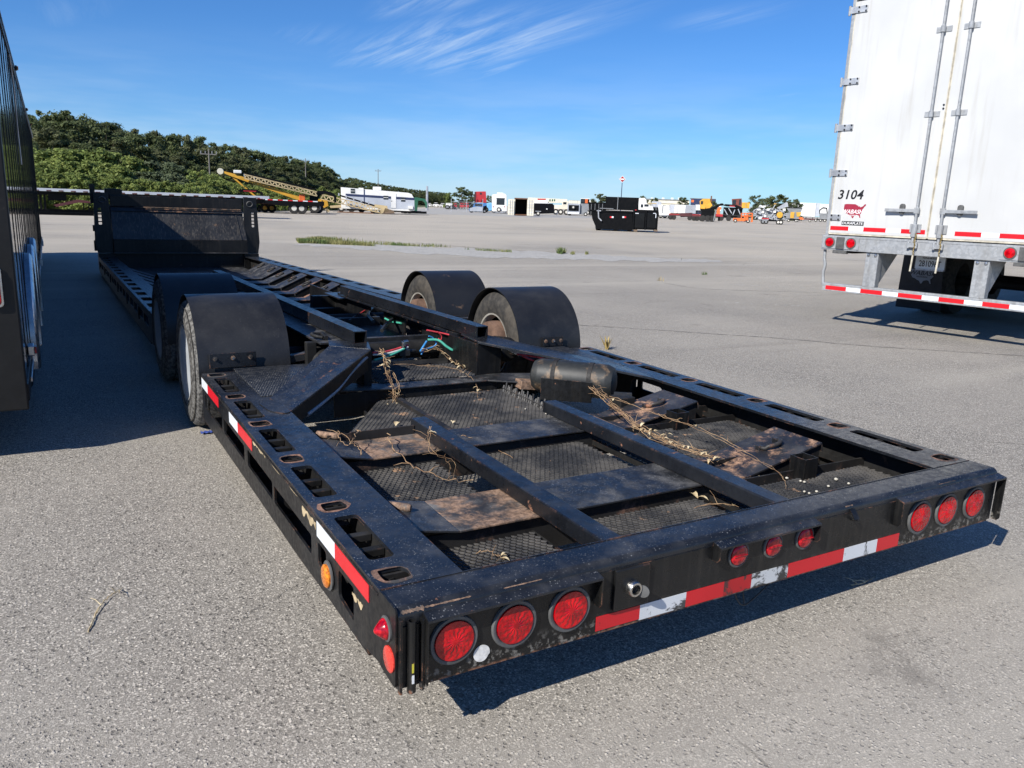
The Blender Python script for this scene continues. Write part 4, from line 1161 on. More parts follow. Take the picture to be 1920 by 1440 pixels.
# ---------------------------------------------------------------- lettering as thin solid meshes
def text_mesh(body, size, extrude=.0008, shear=0.0, spacing=1.0, bold=0.0, align='LEFT'):
    cu = bpy.data.curves.new('lettering', 'FONT')
    cu.body = body; cu.size = size; cu.extrude = extrude; cu.shear = shear; cu.space_character = spacing
    cu.offset = bold; cu.align_x = align; cu.resolution_u = 3
    tmp = bpy.data.objects.new('lettering', cu); COL.objects.link(tmp)
    dg = bpy.context.evaluated_depsgraph_get()
    me = bpy.data.meshes.new_from_object(tmp.evaluated_get(dg))
    bpy.data.objects.remove(tmp); bpy.data.curves.remove(cu)
    return me
def lettering(body, width, height, mat, parent, loc, rot=(R(90), 0, 0), **kw):
    """text fitted into width x height, standing upright and facing -y of its parent"""
    me = text_mesh(body, 1.0, .004, **kw)
    xs = [v.co.x for v in me.vertices]; ys = [v.co.y for v in me.vertices]
    sx = width / (max(xs) - min(xs)); sy = height / (max(ys) - min(ys)); x0, y0 = min(xs), min(ys)
    for v in me.vertices: v.co.x = (v.co.x - x0) * sx; v.co.y = (v.co.y - y0) * sy; v.co.z *= .25
    me.materials.clear()
    o = ob('lettering', me, mat, parent); o.location = loc; o.rotation_euler = rot
    return o

# ---------------------------------------------------------------- black enclosed trailer on the left
E_ = thing('enclosed_trailer', 'tall glossy black enclosed trailer with ribbed siding and chrome wheel fenders', 'trailer', (-.8235, 3.0, 0))
EL = 14.7; EH = 2.46
def ep(mb, name, mat, **k): return mb.build(name, M[mat], E_, **k)
ep(MB().box(-2.50, -.012, .02, EL, .32, EH - .03), 'body', 'satin')
# side panels, each with its own joint
y = .06; i = 0
while y < EL - .5:
    pw = .405
    j_ = [RND.uniform(-.0012, .0006) for _ in range(4)]
    ep(MB().hexa([(-.012, y + .004, .40), (-.001 + j_[0], y + .004, .40), (-.001 + j_[1], y + pw - .004, .40), (-.012, y + pw - .004, .40), (-.012, y + .004, EH - .10), (-.001 + j_[2], y + .004, EH - .10), (-.001 + j_[3], y + pw - .004, EH - .10), (-.012, y + pw - .004, EH - .10)]), 'side_panel', 'gloss', bevel=.002)
    ep(MB().box(-.011, .0022, y - .006, y + .0035, .40, EH - .10), 'panel_joint', 'satin')
    y += pw; i += 1
ep(MB().box(-.012, -.001, y + .004, EL - .004, .40, EH - .25), 'side_panel', 'gloss', bevel=.002)
ep(MB().box(-.015, .010, .0, EL, .31, .398), 'lower_rail', 'satin', bevel=.004)
ep(MB().box(.0105, .020, .35, EL - .1, .335, .362), 'rub_rail', 'alu', bevel=.003)
pr = [(-2.50, EH - .03), (-2.44, EH + .01), (-.06, EH + .01), (.004, EH - .025), (.008, EH - .098), (-.012, EH - .098), (-.03, EH - .04), (-2.46, EH - .04)]
ep(MB().prism(pr, 'y', 0, EL), 'roof_cap', 'satin', bevel=.004)
ep(MB().box(.0085, .014, .0, EL, EH - .060, EH - .044), 'drip_rail', 'alud')
for yy in (3.9, 8.2, 11.2):
    o = ep(MB().box(.0145, .030, yy, yy + .10, EH - .075, EH - .040), 'clearance_lamp', 'satin', bevel=.004)
    MB().box(.0302, .040, yy + .01, yy + .09, EH - .070, EH - .045).build('lens', M['amber'], o, bevel=.003)
# hanging strip of loose trim near the tail
ep(MB().tube(spline([(.006, 2.8, EH - .10), (.012, 2.9, EH - .35), (.008, 3.0, EH - .62), (.010, 3.05, EH - .9)], 6), .007, 6), 'loose_trim', 'alud')
# tail frame, doors, lamps
ep(MB().box(-.16, .004, -.03, .02, .27, EH - .03), 'tail_post', 'satin', bevel=.008)
ep(MB().box(-2.40, -.165, -.005, .018, .42, EH - .1), 'tail_door', 'gloss', bevel=.004)
ep(MB().box(-2.48, -.165, -.02, .018, .318, .415), 'tail_sill', 'alud', bevel=.004)
o = ep(MB().prism(rrect(-.145, -.055, .80, 1.00, .02), 'y', -.042, -.031), 'tail_lamp', 'chrome', bevel=.002)
MB().prism(rrect(-.135, -.065, .81, .99, .018), 'y', -.052, -.0425).build('lens', M['lens2'], o, bevel=.003)
ep(MB().box(-.40, -.1605, -.026, -.0205, .345, .395), 'red_reflective_tape', 'tred')
ep(MB().box(-.60, -.08, -.015, .30, .270, .299), 'tail_step', 'rustyside', bevel=.004)
# wheels under sculpted aluminium fenders
for k, yy in enumerate((1.75, 2.75, 3.75)):
    wz = .345
    o = MB().lathe([(0, .19), (-.004, .25), (.01, .32), (.03, .343), (.12, .345), (.19, .343), (.21, .32), (.22, .25), (.21, .19)], (-.012, yy, wz), (-1, 0, 0), 40, close=True).build('tyre', M['tyre'], E_, smooth=30)
    MB().lathe([(.01, .195), (.002, .20), (.02, .17), (.05, .12), (.04, .05), (.02, .04), (.02, 0)], (-.012, yy, wz), (-1, 0, 0), 32).build('rim', M['alu'], o, smooth=30)
    n = 26; vs = []; fs = []
    for q in range(n + 1):
        a = R(-12 + 204 * q / n); ry, rz_ = .47, .60
        c_, s_ = math.cos(a), math.sin(a)
        for dx, sc_ in ((.0005, 1.0), (.030, 1.0), (.045, .97), (.050, .90), (.047, .86), (.0005, .86)):
            vs.append((dx, yy - ry * sc_ * c_, wz + rz_ * sc_ * s_))
    for q in range(n):
        for j in range(5):
            b = q * 6 + j; fs.append((b, b + 1, b + 7, b + 6))
    ep(MB().add(vs, fs), 'wheel_fender', 'alu', smooth=40)
o = ep(MB().box(.0, .035, .62, .72, .43, .49), 'side_marker_lamp', 'alu', bevel=.006)
MB().box(.0355, .045, .64, .70, .44, .48).build('lens', M['lens2'], o, bevel=.003)
for yy in (.9, 8.0, 12.5):
    ep(MB().box(.010, .040, yy, yy + .05, .34, .44), 'door_latch', 'alu', bevel=.004)
for yy in (10.2, 13.6):
    ep(MB().cyl((-.10, yy, .0), (-.10, yy, .32), .03, n=12).box(-.17, -.03, yy - .07, yy + .07, .0, .02), 'support_jack', 'alud')

# ---------------------------------------------------------------- white van trailer on the right
V = thing('van_trailer', 'tall white van trailer with double rear doors and red and white striped bumper', 'trailer', (8.1505, 5.3483, 0), math.atan2(-.9858, .168))
def vp(mb, name, mat, **k): return mb.build(name, M[mat], V, **k)
XL, XR, XC = -.055, 2.525, 1.235
ZT = 4.08; LN = 14.6
vp(MB().box(XL + .01, XR - .01, .06, LN, 1.10, ZT - .01), 'body', 'wdoor')
# rear frame: corner posts, header, sill
for x0, x1 in ((XL, XL + .045), (XR - .045, XR)):
    vp(MB().box(x0, x1, -.02, .058, 1.14, ZT), 'corner_post', 'galv', bevel=.004)
vp(MB().box(XL + .0455, XR - .0455, -.02, .058, ZT - .10, ZT), 'header', 'galv', bevel=.004)
vp(MB().box(XL - .03, XR + .03, -.03, .12, .965, 1.150), 'sill', 'galv', bevel=.006)
vp(MB().box(XL - .025, XR + .025, -.034, -.0305, 1.125, 1.152), 'sill_lip', 'galv')
# doors with seals
DB, DT = 1.185, ZT - .12
for x0, x1 in ((XL + .055, XC - .014), (XC + .014, XR - .055)):
    o = vp(MB().box(x0, x1, -.026, .02, DB, DT), 'door', 'wdoor', bevel=.003)
    for a, b in ((x0 - .012, x0), (x1, x1 + .012)):
        MB().box(a, b - .0005, -.022, .02, DB - .012, DT).build('door_seal', M['cream'], o)
    MB().box(x0, x1, -.024, .02, DB - .020, DB - .0005).build('door_seal', M['cream'], o)
# hinges
for x, s in ((XL, 1), (XR, -1)):
    for z in (3.865, 3.035, 2.485, 1.932, 1.380):
        a, b = sorted((x - s * .020, x + s * .205)) if z > 1.5 else sorted((x + s * .05, x + s * .19))
        o = vp(MB().box(a, b, -.038, -.027, z - .038, z + .038), 'hinge', 'galvb', bevel=.002) if False else vp(MB().box(a, b, -.040, -.0265, z - .038, z + .038), 'hinge', 'alud', bevel=.003)
        if z > 1.5: MB().cyl((x - s * .022, -.030, z - .055), (x - s * .022, -.030, z + .055), .017, n=12).build('hinge_pin', M['galv'], o, smooth=40)
        for dx in (.10, .19):
            for dz in (-.025, .025):
                if z < 1.5: dx2 = .07 if dx == .10 else .165
                else: dx2 = dx
                MB().cyl((x + s * dx2, -.0405, z + dz), (x + s * dx2, -.047, z + dz), .011, n=8).build('bolt', M['ink'], o)
# lock rods, keepers, handles
for xr, s in ((1.09, -1), (1.385, 1)):
    o = vp(MB().cyl((xr, -.062, 1.10), (xr, -.062, ZT - .04), .0155, n=14), 'lock_rod', 'galv', smooth=40)
    for z in (2.583, 3.5):
        MB().box(xr - .085, xr + .085, -.034, -.0265, z - .030, z + .030).cyl((xr, -.062, z - .035), (xr, -.062, z + .035), .027, n=12).build('rod_bracket', M['galv'], o, bevel=.002)
    MB().box(xr - .065, xr + .065, -.040, -.0265, 1.235, 1.335).cyl((xr, -.062, 1.185), (xr, -.062, 1.335), .034, n=12).build('rod_bracket', M['galv'], o, bevel=.003)
    MB().box(xr - .055, xr + .055, -.075, -.035, 1.060, 1.110).cyl((xr - .045, -.06, 1.05), (xr - .045, -.06, 1.125), .018, n=8).cyl((xr + .045, -.06, 1.05), (xr + .045, -.06, 1.125), .018, n=8).build('rod_keeper', M['galv'], o, bevel=.003)
    h = vp(MB().bar((xr + s * .02, -.066, 1.490), (xr + s * .375, -.080, 1.490), .016, .038), 'lock_handle', 'galv', bevel=.003)
    MB().box(xr - .03, xr + .03, -.078, -.048, 1.455, 1.525).build('handle_collar', M['galv'], h, bevel=.004)
    MB().prism(rrect(xr + s * .182 - .030, xr + s * .182 + .030, 1.445, 1.568, .028), 'y', -.062, -.027).build('handle_catch', M['rubber'], h, bevel=.003)
    # chained door pins
    ch = MB()
    for k in range(14):
        z = 1.22 - k * .018; x = xr + .038 + .004 * math.sin(k)
        ch.tube([(x + (.008 * math.cos(R(a)) if k % 2 else 0), -.085 + (0 if k % 2 else .008 * math.cos(R(a))), z + .014 * math.sin(R(a))) for a in range(0, 361, 45)], .0028, 5)
    c_ = ch.build('pin_chain', M['brass'] if 'brass' in M else M['cream'], h)
    MB().cyl((xr + .038, -.085, .97), (xr + .030, -.085, .78), .011, n=8).build('door_pin', M['cream'], c_)
# lamps in the sill
def lampbox(x0, xs):
    vp(MB().box(x0, x0 + .50, -.040, -.0305, .985, 1.140), 'lamp_box', 'galv', bevel=.003)
    for x in xs:
        o = vp(MB().lathe([(0, .068), (-.008, .068), (-.010, .060), (-.008, .056)], (x, -.0405, 1.063), (0, 1, 0), 28), 'tail_lamp', 'rubber', smooth=40)
        MB().lathe([(-.006, .055), (-.014, .053), (-.018, .035), (-.019, 0)], (x, -.0405, 1.063), (0, 1, 0), 28).build('lens', M['lens'], o, smooth=40)
    xm = sum(xs) / 2
    vp(MB().box(xm - .055, xm + .055, -.052, -.0405, .985, 1.135), 'lamp_cover', 'rubber', bevel=.006)
    vp(MB().box(xm - .10, xm + .09, -.030, .03, .925, .964), 'wiring_box', 'rubber', bevel=.006)
lampbox(-.075, (.035, .321)); lampbox(2.045, (2.147, 2.433))
# striped tape on the doors and the bumper
def stripes(xs, z0, z1, y, par=None):
    for k in range(len(xs) - 1):
        red = k % 2 == 0
        vp(MB().box(xs[k], xs[k + 1], y - .0016, y, z0, z1), 'red_reflective_tape' if red else 'white_reflective_tape', 'tred' if red else 'twhite')
stripes([.010, .256, .452, .735, .921, 1.205], 1.219, 1.270, -.0262)
stripes([1.27, 1.539, 1.821, 2.009, 2.29, 2.46][1:] , 1.219, 1.270, -.0262)
gd = vp(MB().box(-.02, 2.49, .0, .09, .432, .535), 'bumper_bar', 'galv', bevel=.006)
stripes([.030, .313, .505, .786, .982, 1.269, 1.462, 1.746, 1.941, 2.219, 2.45], .452, .503, -.0004)
for x in (.598, 1.868):
    o = vp(MB().box(x - .080, x + .080, -.004, .006, .5355, .962).box(x - .080, x - .070, .0062, .10, .5355, .962).box(x + .070, x + .080, .0062, .10, .5355, .962), 'bumper_post', 'galv', bevel=.003)
    for dx in (-.045, .045):
        MB().lathe([(0, .022), (-.008, .018), (-.010, 0)], (x + dx, -.0045, .93), (0, 1, 0), 14).build('bolt', M['alu'], o, smooth=40)
    MB().prism([(.10, .962), (.55, .962), (.10, .56)], 'x', x + .060, x + .068).build('post_brace', M['galv'], o)
vp(MB().tube(spline([(XL + .0, .03, .965), (XL + .005, .03, .85), (XL + .025, .03, .76), (XL + .012, .03, .66), (XL + .03, .03, .50)], 5), .020, 10), 'bumper_stay', 'galv', smooth=50)
vp(MB().tube(spline([(XR, .03, .965), (XR - .005, .03, .76), (XR - .02, .03, .50)], 5), .020, 10), 'bumper_stay', 'galv', smooth=50)
# undercarriage
for x in (XL + .25, XR - .33):
    vp(MB().box(x, x + .08, .13, LN - .4, .93, 1.10), 'frame_rail', 'gunk')
vp(MB().box(XL + .02, XR - .02, .13, LN - .2, 1.05, 1.098), 'underfloor', 'gunk')
for yy in (3.05, 4.30):
    for xa in (XL + .02, XL + .32, XR - .29, XR - .59):
        o = MB().lathe([(0, .26), (.0, .40), (.03, .49), (.08, .505), (.20, .505), (.25, .49), (.28, .40), (.28, .26)], (xa, yy, .507), (1, 0, 0), 40, close=True).build('tyre', M['tyre'], V, smooth=30)
        MB().lathe([(.05, .265), (.10, .10), (.10, .0)], (xa, yy, .507), (1, 0, 0), 28).build('rim', M['alud'], o, smooth=30)
    vp(MB().cyl((XL + .1, yy, .507), (XR - .1, yy, .507), .065, n=16), 'axle', 'gunk')
for x in (LN - 2.9,):
    for xa in (.35, 2.1):
        vp(MB().box(xa - .06, xa + .06, x, x + .12, .10, 1.04).box(xa - .15, xa + .15, x - .08, x + .2, .0, .10), 'landing_leg', 'gunk')
# mud flaps with the maker's map, licence plate
USMAP = [(.02, .93), (.10, .97), (.30, .97), (.52, .96), (.58, .90), (.64, .88), (.66, .80), (.72, .84), (.74, .76), (.80, .80), (.86, .84), (.93, .98), (.99, .96), (.97, .86), (.92, .80), (.90, .72), (.86, .66), (.84, .56), (.87, .48), (.82, .38), (.77, .30), (.79, .16), (.81, .06), (.77, .06), (.73, .20), (.66, .25), (.58, .22), (.52, .18), (.48, .04), (.44, .02), (.38, .18), (.30, .22), (.22, .30), (.12, .34), (.06, .48), (.01, .64), (.015, .80)]
def usmap(x, z, w_, h_, y, mat, parent):
    me = plate_mesh('map_emblem', [(x + p[0] * w_, z + p[1] * h_) for p in USMAP], [], .0012, lambda u, v, q: (u, y - q, v))
    return ob('map_emblem', me, M[mat], parent)
for x0 in (-.05, 1.92):
    fl_ = vp(MB().hexa([(x0 - .04, 2.36, .085), (x0 + .61, 2.36, .085), (x0 + .61, 2.37, .085), (x0 - .04, 2.37, .085), (x0 + .01, 2.30, .90), (x0 + .58, 2.30, .90), (x0 + .58, 2.31, .90), (x0 + .01, 2.31, .90)]), 'mud_flap', 'flap')
    if x0 < 1:
        usmap(x0 + .12, .46, .40, .26, 2.318, 'gprint', fl_)
        lettering('WABASH', .38, .065, M['ink'], fl_, (x0 + .13, 2.3155, .59), shear=.25, bold=.012)
        lettering('NATIONAL', .16, .024, M['ink'], fl_, (x0 + .23, 2.3155, .555), bold=.01)
lic = vp(MB().prism(rrect(.985, 1.335, .795, .950, .012), 'y', .346, .350), 'licence_plate', 'lic')
MB().box(.975, 1.345, .3505, .358, .780, .955).build('plate_bracket', M['rubber'], lic)
MB().box(1.0, 1.33, .338, .3455, .780, .7945).build('plate_bracket', M['alu'], lic)
lettering('281096T', .26, .075, M['ink'], lic, (1.030, .3445, .825), bold=.008)
lettering('TENNESSEE', .20, .022, M['ink'], lic, (1.060, .3445, .918), bold=.01)
# number and maker's stickers on the left door
dr = [c for c in V.children if c.name.startswith('door')][0]
lettering('3104', .335, .118, M['ink'], dr, (.062, -.0265, 1.608), shear=.16, spacing=1.05, bold=.022)
usmap(.158, 1.372, .292, .185, -.0262, 'maroon', dr)
lettering('WABASH', .270, .052, M['wprint'], dr, (.152, -.0280, 1.432), shear=.28, bold=.016)
lettering('NATIONAL', .12, .018, M['wprint'], dr, (.232, -.0280, 1.402), bold=.01)
st_ = MB().box(.156, .446, -.0275, -.0262, 1.288, 1.338).build('name_sticker', M['ink'], dr)
lettering('DURAPLATE', .268, .030, M['wprint'], st_, (.167, -.0277, 1.298), bold=.010)
for z in (2.68, 2.64):
    vp(MB().cyl((1.205, -.0262, z), (1.205, -.034, z), .011, n=8), 'bolt', 'ink')
# ---------------------------------------------------------------- far side of the lot
def pm(key, col, rough=.55, metal=0.0, var=.22, scale=.9):
    M[key] = plain('paint_' + key, col + (1,), rough, metal, var, scale); return M[key]
M['b_black'] = plain('paint_b_black', (.0040, .0040, .0045, 1), .40, 0, .03, .9, spec=.14); pm('b_white', (.72, .72, .70), .5, 0, .12); pm('b_cream', (.66, .62, .50), .5, 0, .12)
pm('b_yellow', (.62, .33, .03), .5); pm('b_tan', (.46, .36, .20), .7); pm('b_orange', (.72, .15, .03), .5); pm('b_red', (.40, .025, .03), .4)
pm('b_maroon', (.075, .016, .018), .5); pm('b_blue', (.05, .17, .42), .45); pm('b_navy', (.022, .032, .085), .4); pm('b_ltgrey', (.42, .45, .50), .5, 0, .1)
pm('b_grey', (.20, .21, .22), .5); pm('b_silver', (.48, .49, .51), .4, .5); pm('b_green', (.015, .10, .055), .5); pm('b_glass', (.02, .024, .03), .08, 0, .1)
pm('b_tyre', (.022, .021, .020), .85); pm('b_hub', (.60, .58, .52), .5); pm('b_wood', (.16, .11, .07), .8); pm('b_sky', (.16, .40, .66), .5); pm('b_redbrown', (.17, .045, .03), .45)
pm('b_pole', (.20, .185, .17), .8); pm('b_rust', (.16, .075, .04), .8)

class BG:
    def __init__(s, name, label, cat, u, v, group=None, yaw=0.0):
        s.base = gp(u, v)
        h = Vector((s.base.x - CAM_LOC.x, s.base.y - CAM_LOC.y, 0)); s.dist = h.length; s.h = h.normalized()
        s.r = Vector((s.h.y, -s.h.x, 0))
        s.root = thing(name, label, cat, s.base, math.atan2(s.r.y, s.r.x) + yaw, group)
        s.yaw = yaw
    def xz(s, u, v):
        d = ray(u, v); t = (s.base - CAM_LOC).dot(s.h) / d.dot(s.h)
        q = CAM_LOC + d * t - s.base
        return q.dot(s.r), q.z
    def b(s, name, mat, u0, u1, v0, v1, y0=0.0, y1=2.4, bev=0.0, par=None):
        um = (u0 + u1) / 2; vm = (v0 + v1) / 2
        x0, x1 = s.xz(u0, vm)[0], s.xz(u1, vm)[0]; z0, z1 = max(0.0, s.xz(um, v1)[1]), s.xz(um, v0)[1]
        return MB().box(x0, x1, y0, y1, z0, z1).build(name, M[mat], par or s.root, bevel=bev)
    def poly(s, name, mat, pts, y0, y1, par=None, bev=0.0):
        q = [s.xz(u, v) for u, v in pts]; q = [(x, max(0.0, z)) for x, z in q]
        return MB().prism(q, 'y', y0, y1).build(name, M[mat], par or s.root, bevel=bev)
    def bar(s, name, mat, a, b, wd, ht, y=0.0, y2=None, par=None):
        (xa, za), (xb, zb) = s.xz(*a), s.xz(*b)
        return MB().bar((xa, y, max(za, ht / 2)), (xb, y if y2 is None else y2, max(zb, ht / 2)), wd, ht).build(name, M[mat], par or s.root)
    def bars(s, name, mat, segs, th, y=0.0, par=None):
        mb = MB()
        for a, b in segs:
            (xa, za), (xb, zb) = s.xz(*a), s.xz(*b); mb.bar((xa, y, max(za, th / 2)), (xb, y, max(zb, th / 2)), th, th)
        return mb.build(name, M[mat], par or s.root)
    def wheel(s, u, r, y=0.0, wd=.28, hub='b_hub', v=None):
        x = s.xz(u, v or 400)[0]
        o = MB().lathe([(0, r * .5), (0, r * .93), (.04, r), (wd - .04, r), (wd, r * .93), (wd, r * .5)], (x, y, r), (0, 1, 0), 18).build('wheel', M['b_tyre'], s.root, smooth=30)
        MB().lathe([(-.01, 0), (-.012, r * .42), (.02, r * .56)], (x, y, r), (0, 1, 0), 16).build('hub', M[hub], o)
        return o
    def k(s, px): return px * s.dist / FPX

# flatbed trailer behind the bulkhead
B = BG('flatbed_trailer', 'flatbed trailer with white side rail and black underframe in front of the bushes', 'trailer', 280, 404.5)
B.poly('deck', 'b_ltgrey', [(40, 351), (505, 368), (505, 373), (40, 356.5)], 0, 2.5)
B.poly('main_frame', 'b_black', [(40, 357), (500, 373.5), (500, 381), (300, 380), (170, 366), (40, 365)], .7, 1.8)
for k in range(19):
    u = 64 + k * 23
    B.poly('red_reflective_tape', 'b_maroon', [(u, 354.2 + (u - 40) * .0366), (u + 9, 354.5 + (u - 40) * .0366), (u + 9, 356.4 + (u - 40) * .0366), (u, 356.1 + (u - 40) * .0366)], -.012, -.002)
for u in (71, 79): B.b('landing_leg', 'b_black', u, u + 4, 364, 398, .9, 1.1)
B.b('frame_box', 'b_black', 88, 122, 365, 376, .6, 1.2)
B.poly('folded_ramp', 'b_maroon', [(100, 384), (145, 374), (172, 378), (172, 381), (146, 380), (106, 388)], .1, .3)
for u in (420, 440): B.wheel(u, .5, .05)
for u in (155, 165): B.b('leg', 'b_black', u, u + 2, 378, 397, .4, .5)
for k, (v0, v1) in enumerate(((394.0, 396.6), (397, 399.2), (399.6, 403.0))):
    B2 = BG('steel_beam', 'long dark steel beam lying on the lot under the flatbed trailer, ' + ('farthest of three', 'middle of three', 'nearest to the asphalt')[k], 'beam', 115, v1 + .4)
    x0, x1 = B2.xz(45, v1)[0], B2.xz(176, v1)[0]
    MB().box(x0, x1, 0, .12, .0, .02).box(x0, x1, 0, .12, .14, .16).box(x0, x1, .045, .075, .02, .14).build('flange', M['b_black'], B2.root)

# gooseneck of the next trailer, then the trailer deck beyond
B = BG('gooseneck_trailer', 'black gooseneck trailer with square tube neck and long striped deck, beyond the bulkhead', 'trailer', 500, 399.5)
B.poly('neck', 'b_black', [(380, 352), (428, 352), (448, 362), (452, 372), (440, 372), (430, 366), (400, 362), (398, 372), (380, 372)], .9, 1.5)
B.b('neck_frame', 'b_grey', 379, 390, 351, 373, .8, .9); B.b('neck_window', 'b_black', 404, 414, 355, 370, .78, .88)
for k in range(4): B.b('white_reflective_tape', 'twhite', 392 + k * 9, 395 + k * 9, 352.8, 354, .77, .88)
B.poly('second_neck', 'b_black', [(445, 357), (455, 354), (480, 355), (493, 361), (493, 378), (489, 378), (489, 364), (478, 360), (450, 360)], .5, 1.0)
B.poly('red_stripe', 'b_red', [(456, 357), (480, 358), (480, 359.5), (456, 358.5)], .48, .50)
B.poly('deck', 'b_black', [(470, 372), (608, 378), (608, 386), (530, 386), (470, 377)], 0, 2.4)
for k in range(13):
    u = 474 + k * 9.4
    B.poly('red_reflective_tape' if k % 2 else 'white_reflective_tape', 'tred' if k % 2 else 'twhite', [(u, 371.8 + (u - 470) * .043), (u + 9, 372.2 + (u - 470) * .043), (u + 9, 374 + (u - 470) * .043), (u, 373.6 + (u - 470) * .043)], -.012, -.002)
B.wheel(552, .48, .1); B.wheel(566, .48, .1)
B = BG('utility_trailer', 'low trailer with striped edge and yellow wheels beside the black gooseneck trailer', 'trailer', 500, 398.6)
B.poly('deck', 'b_maroon', [(472, 378), (524, 382), (524, 385), (472, 381)], 0, 2.0)
for k in range(6):
    u = 474 + k * 8.2
    B.poly('white_reflective_tape', 'twhite', [(u, 378.2 + (u - 472) * .05), (u + 4, 378.4 + (u - 472) * .05), (u + 4, 380 + (u - 472) * .05), (u, 379.8 + (u - 472) * .05)], -.012, -.002)
B.wheel(510, .40, .1, .24, 'b_yellow'); B.wheel(497, .40, .1, .24, 'b_yellow'); B.b('jack', 'b_black', 484, 488, 384, 397, .2, .4)

# the long belt conveyors
def truss(B, name, mat, a, b, depth_px, n, y, th, par=None):
    ax, az = a; bx_, bz = b; segs = [(a, b), ((ax, az + depth_px), (bx_, bz + depth_px))]
    for k in range(n):
        t0, t1, tm = k / n, (k + 1) / n, (k + .5) / n
        p0 = (ax + (bx_ - ax) * t0, az + (bz - az) * t0 + depth_px); pm_ = (ax + (bx_ - ax) * tm, az + (bz - az) * tm); p1 = (ax + (bx_ - ax) * t1, az + (bz - az) * t1 + depth_px)
        segs += [(p0, pm_), (pm_, p1)]
    return B.bars(name, mat, segs, th, y, par)
B = BG('belt_conveyor', 'yellow belt conveyor with its head raised high towards the bushes', 'conveyor', 520, 398.0)
B.poly('boom', 'b_yellow', [(416, 320), (440, 326), (560, 368), (575, 374), (572, 377), (555, 374), (430, 329), (416, 323)], .0, .9)
B.poly('belt', 'b_black', [(412, 318), (470, 326), (592, 354), (592, 356.2), (470, 329), (412, 321)], .1, .85)
o = MB(); x, z = B.xz(413, 321); o.cyl((x, -.05, z), (x, .95, z), B.k(5.2), n=18); o.build('head_drum', M['b_cream'], B.root, smooth=40)
B.b('drive_motor', 'b_white', 438, 453, 319, 325, -.2, .3, .05)
B.bars('strut', 'b_yellow', [((434, 330), (482, 371))], .14, .2)
for u in (457, 476, 496, 516, 536, 556, 576): B.b('idler', 'b_silver', u, u + 2.2, 326 + (u - 457) * .24, 331 + (u - 457) * .24, -.06, .0)
B.b('gearbox', 'b_orange', 561, 572, 364, 377, -.1, .6, .04)
truss(B, 'side_truss', 'b_tan', (458, 327), (594, 360), 7.5, 13, -.3, .10)
B.wheel(590, .5, .2); B.b('frame', 'b_black', 520, 600, 377, 386, .1, 1.4)
B = BG('belt_conveyor', 'tan lattice belt conveyor lying low, its tail on the ground before the camper', 'conveyor', 690, 400.6)
truss(B, 'side_truss', 'b_tan', (601, 364), (716, 391), 9.0, 11, 0, .10)
B.poly('belt', 'b_black', [(634, 364), (705, 385), (742, 396), (742, 398), (705, 388), (634, 367)], .2, .9)
for k in range(7): B.b('idler', 'b_silver', 634 + k * 14, 636.5 + k * 14, 362 + k * 4.0, 367 + k * 4.0, -.05, .0)
B.poly('tail_box', 'b_tan', [(702, 383), (726, 386), (728, 396), (718, 400), (715, 400), (714, 391), (703, 388)], -.1, .8)
B.poly('tail_hopper', 'b_wood', [(722, 390), (738, 395), (740, 400.4), (718, 400.4)], -.1, .9)
B.b('skid', 'b_rust', 632, 700, 397.6, 399.4, .1, .3)
B = BG('equipment_trailer', 'low black equipment trailer with tan deck sitting behind the lattice conveyor', 'trailer', 650, 397.8)
B.poly('deck', 'b_tan', [(618, 386), (650, 383), (665, 385), (665, 388), (620, 390)], 0, 2)
B.b('frame', 'b_black', 619, 690, 388, 393, .1, 2)
for u in (640, 659, 678): B.wheel(u, .42, .05)
B.b('deck_beam', 'b_black', 708, 761, 379, 383, .2, .8)
B = BG('gooseneck_trailer', 'black gooseneck trailer standing against a yellow hopper before the lattice conveyor', 'trailer', 600, 400.2)
B.poly('neck', 'b_black', [(580, 360), (588, 357), (612, 358), (626, 362), (631, 368), (631, 380), (627, 380), (626, 369), (610, 363), (601, 366), (594, 380), (580, 374)], .2, .9)
B.b('deck', 'b_black', 560, 594, 375, 382, 0, 2.2); B.b('leg', 'b_black', 582, 584, 380, 399.5, .2, .3); B.b('leg', 'b_black', 592, 594, 380, 400, .2, .3)
for u in (568, 597): B.wheel(u, .5, .3)
B = BG('yellow_hopper', 'yellow steel feed hopper next to the black gooseneck trailer', 'hopper', 606, 399.4)
B.poly('bin', 'b_yellow', [(594, 373), (614, 376), (616, 386), (606, 391), (594, 388)], .0, 1.2, bev=.02)
B.b('rib', 'b_wood', 603, 604, 375, 390, -.05, .0); B.poly('chute', 'b_tan', [(610, 388), (619, 395), (616, 398), (606, 391)], .1, .7); B.b('leg', 'b_black', 596, 598, 388, 399.4, .1, .2); B.b('leg', 'b_black', 612, 614, 388, 399.4, .1, .2)

